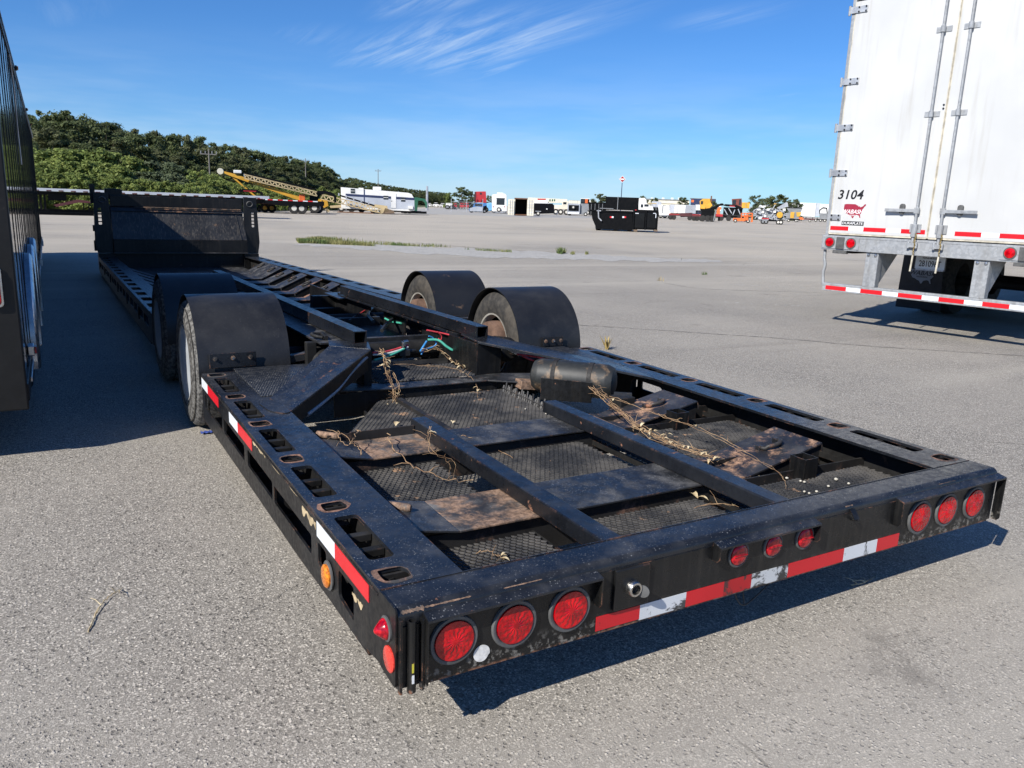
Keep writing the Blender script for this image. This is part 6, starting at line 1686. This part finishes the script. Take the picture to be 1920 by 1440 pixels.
# a looser second row of parked trailers and trucks that fills the far edge of the lot
ROW = [(1003, 1030, 378, 386, 398.5, 'b_white', 'white box trailer behind the truck crane'), (1066, 1088, 376, 384, 399, 'b_cream', 'cream box trailer behind the silver framed trailer'), (1104, 1118, 376, 384, 399.5, 'b_white', 'short white box trailer above the plain black steel bin'),
       (1222, 1240, 378, 388, 402.5, 'b_ltgrey', 'pale grey trailer behind the white highway tractor'), (1304, 1318, 384, 394, 405.5, 'b_white', 'white box trailer between the container and the yellow loader'), (1338, 1352, 386, 396, 406.5, 'b_white', 'white trailer behind the yellow log loader'),
       (1404, 1416, 388, 398, 408.5, 'b_ltgrey', 'pale trailer behind the orange lift cart'), (1446, 1476, 386, 398, 409, 'b_white', 'white trailer behind the silver screening machine'), (1500, 1540, 384, 398, 410, 'b_cream', 'cream trailer behind the long white van trailer'), (836, 848, 381, 387.4, 392.5, 'b_white', 'white box van just past the fence post')]
for u0, u1, v0, v1, vb, mt, lab in ROW:
    B = BG('box_trailer', lab, 'trailer', (u0 + u1) / 2, vb)
    B.b('body', mt, u0, u1, v0, v1, 0, 9, .03); B.b('roof_rail', 'b_silver', u0, u1, v0 - .5, v0, -.03, 9); B.b('bottom_rail', 'b_grey', u0, u1, v1, v1 + .8, -.03, 9)
    for k in range(1, int((u1 - u0) / 4)): B.b('panel_seam', 'b_grey', u0 + k * 4, u0 + k * 4 + .3, v0 + .3, v1 - .3, -.02, -.003)
    B.b('underframe', 'b_black', u0 + 2, u1 - 2, v1 + .9, v1 + 2.2, .3, 8)
    for q in (.16, .30, .84): B.wheel(u0 + (u1 - u0) * q, .5, -.03, .3, 'b_grey')
# ---------------------------------------------------------------- trees and bushes
def leafmat(name, dark, lite, yellow):
    t = NT(name)
    oi = t.n('ShaderNodeObjectInfo').outputs['Random']
    f = t.noise(.55, 3, .5); g = t.noise(3.2, 2)
    c = t.mix(t.rng(f, .35, .65), dark, lite)
    c = t.mix(t.rng(g, .5, .75, 0, .6), c, yellow)
    c = t.mix(t.math('MULTIPLY', oi, .45), c, tuple(q * .55 for q in lite[:3]) + (1,))
    t.out(c, .6, 0.0, .25)
    tr = t.n('ShaderNodeBsdfTranslucent'); t.lk(c, tr.inputs['Color'])
    mx = t.n('ShaderNodeMixShader'); mx.inputs[0].default_value = .30
    out = [n for n in t.t.nodes if n.type == 'OUTPUT_MATERIAL'][0]
    t.lk(t.b.outputs[0], mx.inputs[1]); t.lk(tr.outputs[0], mx.inputs[2]); t.lk(mx.outputs[0], out.inputs['Surface'])
    return t.m
M['leaf_oak'] = leafmat('leaf_oak', (.060, .084, .032, 1), (.145, .178, .070, 1), (.20, .205, .085, 1))
M['leaf_olive'] = leafmat('leaf_olive', (.070, .086, .038, 1), (.160, .175, .080, 1), (.205, .190, .09, 1))
M['leaf_bush'] = leafmat('leaf_bush', (.135, .185, .048, 1), (.260, .320, .088, 1), (.370, .370, .10, 1))
M['leaf_grey'] = leafmat('leaf_grey', (.085, .115, .060, 1), (.165, .200, .105, 1), (.190, .205, .105, 1))
M['bark'] = plain('bark', (.085, .068, .052, 1), .9, 0, .35, 2.0)
def crown_mesh(name, seed, H, Wd, leaf, n_lobes, n_leaf, low=.25):
    """leaf sprays spread through an uneven volume of lobes; hollow gaps between the lobes"""
    rn = random.Random(seed); lobes = []
    for k in range(n_lobes):
        t = low + (1 - low) * (k + rn.random()) / n_lobes
        rad = Wd * math.sqrt(max(.06, 1 - ((t - .45) / .62) ** 2)) * .72
        a = rn.uniform(0, 6.283); d = rad * math.sqrt(rn.random())
        r_ = Wd * rn.uniform(.08, .25) * (1.15 - .45 * t)
        lobes.append((Vector((d * math.cos(a), d * math.sin(a), H * t - r_ * .6)), r_, rn.uniform(.6, .9)))
    vs = []; fs = []
    for k in range(n_leaf):
        c, r_, fl = lobes[rn.randrange(n_lobes)]
        if rn.random() < .30: r_ *= 1.6
        d = Vector((rn.gauss(0, 1), rn.gauss(0, 1), rn.gauss(0, 1))).normalized()
        if d.z < -.35 and rn.random() < .6: d.z = -d.z
        q = c + Vector((d.x, d.y, d.z * fl)) * (r_ * (rn.random() ** .30) * rn.uniform(.85, 1.15))
        nrm = (d + Vector((rn.gauss(0, .6), rn.gauss(0, .6), rn.gauss(.3, .6)))).normalized()
        u = nrm.orthogonal().normalized(); u = (u * math.cos(k) + nrm.cross(u) * math.sin(k)); w_ = nrm.cross(u)
        s_ = leaf * rn.uniform(.55, 1.35); o = len(vs)
        vs += [q - u * s_, q + w_ * s_ * .55, q + u * s_ * 1.1, q - w_ * s_ * .5]
        fs.append((o, o + 1, o + 2, o + 3))
    mb = MB(); mb.add(vs, fs)
    return mb.mesh(name, fix=False), lobes
def trunk_mesh(name, seed, H, lobes, r0):
    rn = random.Random(seed); mb = MB()
    p = [(0, 0, -.1)]; 
    for k in range(1, 6): p.append((rn.uniform(-.12, .12) * k * .5, rn.uniform(-.12, .12) * k * .5, H * .72 * k / 5))
    mb.tube(p, r0, 8, .3)
    for c, r_, _ in lobes[::3]:
        i = min(4, max(1, int(c.z / (H * .72) * 5) - 1)); a = Vector(p[i])
        if c.z > a.z: mb.tube([a, (a + c) / 2 + Vector((0, 0, .15)), c], r0 * .32, 5, .3)
    return mb.mesh(name, smooth=60)
PROTO = {}
def proto(kind, n):
    for i in range(n):
        if kind == 'oak': H, Wd, lf, nl, nn, r0, lw = 10.0, 3.4 + .35 * (i % 3), .155, 64, 12500, .15, .08
        elif kind == 'bush': H, Wd, lf, nl, nn, r0, lw = 4.0, 2.2, .10, 34, 7500, .05, .05
        else: H, Wd, lf, nl, nn, r0, lw = 8.0, 3.8, .17, 46, 9500, .17, .08
        cm, lb = crown_mesh('crown', i * 17 + len(kind), H, Wd, lf, nl, nn, lw)
        PROTO[(kind, i)] = (cm, trunk_mesh('trunk', i, H, lb, r0), H)
proto('oak', 6); proto('bush', 5); proto('round', 4)
TRN = random.Random(21)
CM = {}
def plant(name, kind, i, mat, u, vtop, dist, label, cat, group, hmin=1.0, wide=1.0):
    top = at_dist(u, vtop, dist); H = max(hmin, top.z)
    cm, tm, H0 = PROTO[(kind, i)]
    key = (kind, i, mat)
    if key not in CM:
        c2 = cm.copy(); c2.materials.clear(); c2.materials.append(M[mat]); CM[key] = c2
    o = thing(name, label, cat, (top.x, top.y, 0), TRN.uniform(0, 6.28), group)
    s_ = H / (H0 * 1.02); o.scale = (s_ * wide, s_ * wide, s_)
    ob('crown', CM[key], None, o); ob('trunk', tm, M['bark'], o)
    return o
def lerp(tab, x):
    for (a, b), (c, d) in zip(tab, tab[1:]):
        if x <= c: return b + (d - b) * (x - a) / (c - a)
    return tab[-1][1]
SKY = [(40, 212), (62, 210), (90, 206), (118, 214), (135, 204), (162, 216), (176, 228), (200, 225), (222, 226), (245, 240), (262, 252), (285, 242), (310, 246), (335, 250), (352, 248), (372, 256), (400, 270), (430, 268), (460, 276), (500, 284), (540, 292), (575, 298), (602, 305), (625, 322), (642, 334), (660, 331), (690, 340), (720, 345), (760, 352), (800, 357), (840, 361)]
DST = [(40, 86), (250, 98), (420, 125), (520, 160), (620, 225), (720, 320), (840, 470)]
u = 44.0; k = 0
while u < 842:
    d = lerp(DST, u); v = lerp(SKY, u)
    where = 'above the bright bushes' if u < 200 else 'behind the willowy bushes' if u < 345 else 'near the utility pole in the bushes' if u < 470 else 'behind the yellow belt conveyor' if u < 600 else 'in the far treeline beyond the camper'
    grp = 'trees of the wooded bank' if u < 600 else 'far treeline beyond the camper'
    for j, (fa, fb, da, db, wa, wb) in enumerate(((0, .03, .97, 1.05, .9, 1.2), (.10, .30, .90, .95, 1.1, 1.4), (.35, .55, .84, .88, 1.3, 1.7))):
        if j == 2 and u > 700: continue
        mt = 'leaf_olive' if (k + j) % 3 == 0 else 'leaf_oak'
        kindw = ('tall', 'middle-sized', 'low')[j]
        plant('oak_tree', 'oak', (k + 3 * j) % 6, mt, u + (TRN.uniform(-8, 8) if j else 0), v + (354 + u * .0366 - v) * TRN.uniform(fa, fb), d * TRN.uniform(da, db), kindw + (' olive' if mt == 'leaf_olive' else ' dark green') + ' leafy tree ' + where, 'tree', grp + ', ' + kindw + (' olive' if mt == 'leaf_olive' else ' dark'), wide=TRN.uniform(wa, wb))
    u += 1474 * 4.4 / d * .30; k += 1
# bright bushes in front of the bank
BSK = [(50, 286), (75, 280), (110, 279), (150, 277), (200, 281), (225, 291), (262, 303), (290, 304), (330, 306), (360, 318), (395, 327), (420, 331), (470, 345), (520, 350), (600, 352), (640, 356)]
u = 48.0; k = 0
while u < 640:
    v = lerp(BSK, u); d0 = 66 + max(0, u - 350) * .16
    for j, (fr, dd) in enumerate(((0, 1.0), (.30, .955), (.58, .915))):
        hz = 354 + (u - 88) * .0366
        if u > 430 and j == 2: continue
        kind = 'leaf_grey' if (260 < u < 345 and j < 2) else 'leaf_bush'
        lab = (('tallest', 'middle', 'lowest')[j] + ' grey-green willowy bush behind the flatbed trailer') if kind == 'leaf_grey' else ('high', 'mid-height', 'low')[j] + ' bright green leafy bush ' + ('behind the flatbed trailer' if u < 380 else 'behind the yellow belt conveyor')
        plant('leafy_bush', 'bush', (k + j) % 5, kind, u + TRN.uniform(-5, 5), v + (hz - v) * fr + TRN.uniform(-3, 4), d0 * dd * TRN.uniform(.99, 1.01), lab, 'bush', ('willowy bushes' if kind == 'leaf_grey' else 'bright bushes below the bank') + ', row %d, ' % j + ('flatbed' if u < 380 else 'conveyor'), wide=TRN.uniform(1.0, 1.35))
    u += 13.5 + max(0, u - 400) * .03; k += 1
# single trees further round the lot
for j, (u, v, d, mt, lab) in enumerate(((866, 349.5, 235, 'leaf_oak', 'large round dark tree beside the red sleeper cab'), (842, 360, 220, 'leaf_bush', 'small yellow-green tree behind the chain-link fence'), (884, 357, 240, 'leaf_olive', 'dark tree half hidden by the red sleeper cab'), (917, 366, 260, 'leaf_oak', 'small dark tree between the red cab and the motorhome'),
        (1126, 362.5, 240, 'leaf_olive', 'round olive tree behind the plain black steel bin'), (1206, 366, 300, 'leaf_grey', 'pale tree behind the white highway tractor'), (1228, 370, 330, 'leaf_oak', 'small dark tree above the warehouse roof'), (1281, 369, 330, 'leaf_oak', 'small dark tree at the end of the warehouse'), (1339, 376, 260, 'leaf_oak', 'dark tree behind the yellow log loader'),
        (1420, 364.5, 230, 'leaf_grey', 'grey-green tree behind the yellow engine box'), (1458, 363.5, 240, 'leaf_oak', 'broad dark tree behind the silver screening machine'), (1441, 370, 250, 'leaf_olive', 'olive tree beside the broad dark tree'), (1474, 369, 250, 'leaf_olive', 'small tree beside the long white van trailer'), (1494, 372, 260, 'leaf_grey', 'thin pale tree above the long white van trailer'))):
    plant('round_tree', 'round', j % 4, mt, u, v, d, lab, 'tree', None, wide=1.35 if u in (866, 1458, 1126) else 1.0)
# ---------------------------------------------------------------- dry vines, leaves, pebbles and twigs
LR = random.Random(11)
def tw(p): return TM @ Vector(p)
def vine(px, label, r=.0032, strands=1, spread=.012, leaves=0, world=False):
    """px: list of (u, v, plane, value); a wiry stem through those places, with side shoots and curled leaves"""
    P = [gp(u, v, val) if world else tw(dk(u, v, **{pl: val})) for u, v, pl, val in px]
    root = thing('dry_vine' if not world else 'dry_twig', label, 'vine' if not world else 'twig', P[0])
    O = P[0]
    for s_ in range(strands):
        Q = [p - O + (Vector((LR.gauss(0, 1), LR.gauss(0, 1), abs(LR.gauss(0, .5)))) * spread * (0 if s_ == 0 else 1)) for p in P]
        C = spline(Q, 7)
        C = [q + Vector((LR.gauss(0, 1), LR.gauss(0, 1), LR.gauss(0, 1))) * r * (.25 if world else .9) for q in C]
        MB().tube(C, r * LR.uniform(.35, .65) * (1.1 if world else 1), 6, .5).build('stem', M['dleaf' if world else 'vine'], root, smooth=60)
        for k in range(2 + len(C) // 9):
            i = LR.randrange(1, len(C) - 1); d = Vector((LR.gauss(0, 1), LR.gauss(0, 1), LR.uniform(-.2, .7))).normalized() * LR.uniform(.02, .075)
            MB().tube([C[i], C[i] + d * .5 + Vector((0, 0, .006)), C[i] + d], r * .45, 5, .4).build('shoot', M['dleaf' if world else 'vine'], root, smooth=60)
        for k in range(leaves):
            i = LR.randrange(1, len(C)); leaf(root, C[i], LR.uniform(.010, .020))
    return root
def leaf(parent, p, s_):
    a = LR.uniform(0, 6.28); n = 5; vs = []; fs = []
    d = Vector((math.cos(a), math.sin(a), LR.uniform(-.5, .3))).normalized(); sd_ = d.cross(Vector((0, 0, 1))).normalized(); up = sd_.cross(d)
    cu = LR.uniform(.3, 1.0)
    for i in range(n):
        t = i / (n - 1); w_ = math.sin(math.pi * min(1, t * .92 + .06)) * .45
        c = Vector(p) + d * (s_ * 2 * t) + up * (cu * s_ * math.sin(t * 3.0) * .7)
        vs += [c - sd_ * s_ * w_ + up * s_ * .35 * w_, c, c + sd_ * s_ * w_ + up * s_ * .45 * w_]
    for i in range(n - 1):
        b = i * 3; fs += [(b, b + 1, b + 4, b + 3), (b + 1, b + 2, b + 5, b + 4)]
    return MB().add(vs, fs).build('dry_leaf', M['dleaf'], parent, smooth=60)
vine([(716, 655, 'y', 2.50), (720, 675, 'y', 2.44), (727, 700, 'y', 2.41), (736, 725, 'y', 2.37), (741, 752, 'y', 2.33), (744, 775, 'y', 2.31)], 'dry tangled vine hanging over the third cross plate', .0034, 4, .010, 5)
vine([(736, 700, 'y', 2.40), (748, 730, 'y', 2.33), (738, 762, 'y', 2.28), (728, 778, 'y', 2.22), (740, 795, 'z', -.108)], 'dry leafy vine drooping to the mesh floor', .0026, 2, .012, 6)
vine([(702, 688, 'y', 2.46), (740, 684, 'y', 2.47), (800, 686, 'y', 2.50), (850, 692, 'y', 2.48), (880, 706, 'y', 2.43), (893, 722, 'y', 2.38), (896, 745, 'z', -.10)], 'long thin dry vine lying across the small mesh panel', .0026, 2, .006, 3)
vine([(725, 812, 'z', -.020), (745, 850, 'z', -.035), (790, 880, 'z', -.050), (835, 897, 'z', -.085), (885, 902, 'z', -.100)], 'thick pale vine stem lying on the left mesh floor', .0050, 1, .01, 0)
vine([(675, 808, 'z', -.010), (668, 812, 'z', .0), (652, 835, 'z', -.015), (633, 818, 'z', -.02), (640, 812, 'z', -.01), (660, 830, 'z', -.03), (677, 845, 'z', -.04), (672, 878, 'z', -.10)], 'curly dry vine loop beside the left rail', .0034, 1, .008, 0)
vine([(806, 800, 'z', .012), (802, 822, 'z', -.02), (815, 850, 'z', -.05), (840, 865, 'z', -.08), (842, 900, 'z', -.105)], 'dry vine draped over the end of the left long beam', .0024, 2, .008, 1)
vine([(865, 816, 'z', -.050), (880, 820, 'z', -.055), (915, 835, 'z', -.10), (960, 858, 'z', -.108)], 'short dry vine crossing the middle mesh floor', .0026, 1, .006, 0)
vine([(1112, 728, 'z', .01), (1140, 752, 'z', .01), (1175, 785, 'z', -.03), (1205, 812, 'z', -.055)], 'bundle of dry stems fanning out below the upright panel', .0030, 7, .022, 0)
vine([(1140, 745, 'z', .01), (1200, 765, 'z', .02), (1260, 785, 'z', .0), (1330, 815, 'z', -.03), (1395, 850, 'z', -.06), (1460, 888, 'z', -.08), (1475, 915, 'z', -.10)], 'long dry stem stretching past both lashing rings', .0026, 2, .010, 1)
vine([(1190, 800, 'z', -.02), (1240, 825, 'z', -.04), (1300, 850, 'z', -.06), (1345, 865, 'z', -.07)], 'matted straw of dry stems on the worn ring plate', .0024, 9, .022, 3)
vine([(893, 1036, 'z', -.105), (915, 1032, 'z', -.10), (935, 1042, 'z', -.105), (945, 1050, 'z', -.108)], 'small pale twig on the mesh floor by the tail beam', .0026, 1, .004, 3)
vine([(1300, 950, 'z', -.09), (1350, 945, 'z', -.09), (1385, 950, 'z', -.09)], 'short twig on the mesh floor behind the middle marker lamps', .0022, 1, .004, 1)
vine([(795, 660, 'y', 2.90), (820, 655, 'y', 2.88), (850, 680, 'y', 2.80), (880, 690, 'y', 2.7)], 'dry vine tangled round the green air hoses', .0024, 3, .018, 6)
vine([(166, 1183, 'w', .004), (180, 1152, 'w', .006), (200, 1122, 'w', .010), (228, 1103, 'w', .005)], 'pale bent twig lying on the open asphalt', .0042, 1, 0, 0, True)
vine([(1596, 1097, 'w', .004), (1618, 1093, 'w', .012), (1640, 1082, 'w', .008)], 'pale twig on the asphalt below the tail', .0036, 1, 0, 0, True)
# single leaves
for k, (u, v, s_, lab) in enumerate(((1308, 936, .030, 'curled dry leaf on the mesh floor by the tail beam'), (1272, 872, .026, 'crumpled dry leaf on the worn ring plate'), (1258, 866, .022, 'broken dry leaf lying in the straw on the ring plate'), (1420, 900, .018, 'small dry leaf below the stake tube'), (742, 800, .022, 'dry leaf under the hanging vine'), (770, 655, .020, 'dry leaf caught by the air valve'), (848, 795, .018, 'dry leaf on the mesh behind the left long beam'))):
    z = -.06 if v > 860 and u > 1200 and u < 1300 else -.105
    p = tw(dk(u, v, z=z)); rt_ = thing('dry_leaf_litter', lab, 'leaf', p)
    leaf(rt_, (0, 0, .004), s_); leaf(rt_, (.004, .003, .008), s_ * .7)
# white pebbles
PEB = [(1475, 899, .011), (1501, 904, .009), (1508, 906, .010), (1553, 914, .010), (1567, 902, .014), (1591, 909, .010), (1508, 924, .009), (1517, 927, .009), (1531, 924, .010), (1024, 777, .009), (985, 768, .007)]
for k, (u, v, r_) in enumerate(PEB):
    p = tw(dk(u, v, z=ZM + .004)); bm = bmesh.new(); bmesh.ops.create_icosphere(bm, subdivisions=2, radius=r_ * .6)
    for q in bm.verts: q.co *= LR.uniform(.82, 1.12); q.co.z *= .75
    me = bpy.data.meshes.new('pebble'); bm.to_mesh(me); bm.free(); me.polygons.foreach_set('use_smooth', [True] * len(me.polygons))
    o = ob('pebble', me, M['pebble']); o.location = p + Vector((0, 0, r_ * .6)); o.rotation_euler = (0, 0, LR.uniform(0, 6))
    tag(o, 'small white pebble on the mesh floor in the right rear corner of the deck' if u > 1400 else 'tiny white pebble on the mesh floor beside the upright panel', 'pebble', 'white pebbles on the mesh floor')
# blue rag by the tyre
p = gp(388, 813); rg = MB(); n = 9
for i in range(n):
    for j in range(n):
        a, b = i / (n - 1) - .5, j / (n - 1) - .5
        rg.v.append((a * .07 + LR.uniform(-.003, .003), b * .04 + LR.uniform(-.003, .003), .006 + .010 * abs(math.sin(a * 9 + b * 5)) * LR.uniform(.5, 1)))
for i in range(n - 1):
    for j in range(n - 1): q = i * n + j; rg.f.append((q, q + n, q + n + 1, q + 1))
o = rg.build('rag', plain('blue_cloth', (.03, .06, .26, 1), .9, 0, .3, 40), None, smooth=60); o.location = p
tag(o, 'crumpled blue rag on the asphalt beside the left tyre', 'rag')
# ---------------------------------------------------------------- ground
g = MB()
g.add([(-3000, -400, 0), (3000, -400, 0), (3000, 4500, 0), (-3000, 4500, 0)], [(0, 1, 2, 3)])
o = g.build('ground', M['asphalt'], None, fix=False); o['kind'] = 'structure'
def sheet(name, mat, pix, z, sub=None):
    pts = [gp(u, v) for u, v in pix]
    me = plate_mesh(name, [(p.x, p.y) for p in pts], [], .001, lambda a, b, c: (a, b, z - .001 + c))
    o = ob(name, me, M[mat]); o['kind'] = 'structure'; return o
sheet('verge', 'field', [(-700, 364), (100, 392), (330, 394), (520, 396), (640, 393), (760, 389.6), (860, 386.5), (860, 384.0), (640, 376.4), (300, 364.6), (-700, 327.5)], .004)
sheet('gravel_lane', 'gravel', [(760, 400.5), (880, 403.5), (1000, 408), (1120, 409), (1120, 406), (1040, 403), (900, 397), (880, 389.6), (860, 387.6), (770, 393)], .004)
# gravel strip with a strip of weeds across the lot
SR = random.Random(3)
def ragged(pts, j):
    out = []
    for (ua, va), (ub, vb) in zip(pts, pts[1:] + pts[:1]):
        n = max(2, int(abs(ub - ua) / 14))
        for k in range(n):
            t = k / n; out.append((ua + (ub - ua) * t + SR.uniform(-j, j) * 3, va + (vb - va) * t + SR.uniform(-j, j)))
    return out
sheet('gravel_strip', 'gravel', ragged([(548, 459), (640, 465), (760, 474), (900, 482), (1050, 486), (1180, 490), (1350, 492), (1350, 488), (1180, 482), (1050, 474), (900, 467), (800, 462), (700, 455), (600, 452)], 1.6), .005)
def grass(name, label_mat, areas, hgt, seed):
    rn = random.Random(seed); vs = []; fs = []
    for (pix, n, h_) in areas:
        for k in range(n):
            # random point in the pixel polygon by triangle fan
            i = rn.randrange(1, len(pix) - 1); a, b = rn.random(), rn.random()
            if a + b > 1: a, b = 1 - a, 1 - b
            P0, P1, P2 = gp(*pix[0]), gp(*pix[i]), gp(*pix[i + 1])
            p = P0 + (P1 - P0) * a + (P2 - P0) * b
            if (math.sin(p.x * 1.1 + 1) + math.sin(p.y * 2.3 + p.x * .7) + .7 * math.sin(p.x * 4.3 + p.y * 3.1) + rn.uniform(-.7, .7)) < .25: continue
            h = h_ * rn.uniform(.4, 1.2); an = rn.uniform(0, 6.28); w_ = h * .09
            dx, dy = math.cos(an), math.sin(an); ln = rn.uniform(.1, .6) * h; o = len(vs)
            vs += [(p.x - dy * w_, p.y + dx * w_, .002), (p.x + dy * w_, p.y - dx * w_, .002), (p.x + dx * ln * .5 + dy * w_ * .7, p.y + dy * ln * .5 - dx * w_ * .7, h * .6), (p.x + dx * ln, p.y + dy * ln, h)]
            fs += [(0 + o, 1 + o, 2 + o), (0 + o, 2 + o, 3 + o)]
    mb = MB(); mb.add(vs, fs); ob_ = mb.build(name, M[label_mat], None, fix=False); ob_['kind'] = 'stuff'
    return ob_
tag(grass('weed_strip', 'grass', [([(556, 452), (600, 448.5), (650, 451), (690, 453), (740, 457), (735, 464), (680, 461), (610, 458), (560, 456)], 16000, .12), ([(735, 458), (800, 461), (880, 466), (880, 469), (800, 466), (735, 463)], 5000, .10), ([(890, 468), (960, 472), (960, 474), (890, 470)], 500, .08)], .12, 4), 'low green weeds growing along the gravel strip', 'weeds')
for k, (u, v, r_, n, h, mt, lab) in enumerate(((1052, 475, 9, 260, .17, 'grass', 'green weed tuft on the gravel strip'), (1074, 477, 5, 90, .10, 'grass', 'small weed tuft beside the green tuft on the gravel strip'), (1100, 477, 4, 80, .10, 'grass', 'last small weed tuft on the gravel strip'), (1268, 488, 16, 240, .10, 'grass', 'broad weed tuft at the end of the gravel strip'),
        (1237, 528, 9, 120, .09, 'grassdry', 'dry orange weed tuft by the pavement joint'), (1316, 558, 10, 130, .10, 'grassdry', 'dry yellow weed tuft on the open asphalt'), (1321, 515, 6, 50, .07, 'grass', 'tiny green weed on the open asphalt'), (1138, 655, 4, 60, .13, 'grassdry', 'tall dry weed beside the right deck rail'), (1152, 626, 6, 24, .05, 'grassdry', 'dry weed scrap in the pavement joint'))):
    tag(grass('weed_tuft', mt, [([(u - r_, v), (u, v - r_ * .25), (u + r_, v), (u, v + r_ * .25)], n, h)], h, 30 + k), lab, 'weeds').pop('kind', None)
    # tufts can be counted: they are things
# pavement joints and cracks
def crack(pix, w0, seed, name='pavement_crack'):
    rn = random.Random(seed); P = spline([gp(u, v) for u, v in pix], 14); vs = []; fs = []
    for i, p in enumerate(P):
        t = (P[min(i + 1, len(P) - 1)] - P[max(i - 1, 0)]).normalized(); n = Vector((-t.y, t.x, 0)); j = n * rn.uniform(-.02, .02); w_ = w0 * rn.uniform(.35, 1.3)
        vs += [p + j - n * w_ + Vector((0, 0, .004)), p + j + n * w_ + Vector((0, 0, .004))]
    for i in range(len(P) - 1): fs.append((2 * i, 2 * i + 1, 2 * i + 3, 2 * i + 2))
    o = MB().add(vs, fs).build(name, M['crack'], None, fix=False); o['kind'] = 'structure'
M['crack'] = plain('crack_filler', (.085, .08, .074, 1), .9, 0, .3, 3)
crack([(1070, 609), (1200, 617), (1300, 624), (1450, 634), (1640, 650), (1800, 660), (1990, 672)], .009, 1)
crack([(1245, 531), (1310, 541), (1400, 545), (1540, 549), (1700, 556)], .010, 2)
crack([(430, 1180), (480, 1145), (540, 1110), (590, 1080)], .0012, 3)
crack([(120, 1245), (180, 1208), (250, 1175)], .0010, 4)
crack([(780, 455), (860, 462), (960, 470), (1040, 473)], .02, 5)

M['faded'] = plain('faded_line_paint', (.50, .49, .46, 1), .9, 0, .4, 5)
def scuff(pix, w0, seed):
    rn = random.Random(seed); P = spline([gp(u, v) for u, v in pix], 10); mb = MB()
    for i in range(0, len(P) - 1):
        if rn.random() < .35: continue
        t = (P[i + 1] - P[i]); n = Vector((-t.y, t.x, 0)).normalized() * w0 * rn.uniform(.3, 1)
        a, b = P[i] + t * rn.uniform(0, .3), P[i] + t * rn.uniform(.6, .98); z = Vector((0, 0, .003))
        mb.add([a - n + z, b - n * rn.uniform(.5, 1.2) + z, b + n + z, a + n * rn.uniform(.4, 1.2) + z], [(0, 1, 2, 3)])
    o = mb.build('faded_line', M['faded'], None, fix=False); o['kind'] = 'structure'
scuff([(1352, 566), (1420, 570), (1500, 574)], .035, 1)
scuff([(1100, 518), (1180, 526), (1238, 530)], .03, 2)
scuff([(1360, 533), (1440, 537), (1540, 541)], .04, 3)
scuff([(560, 438), (640, 440), (760, 443)], .05, 4)
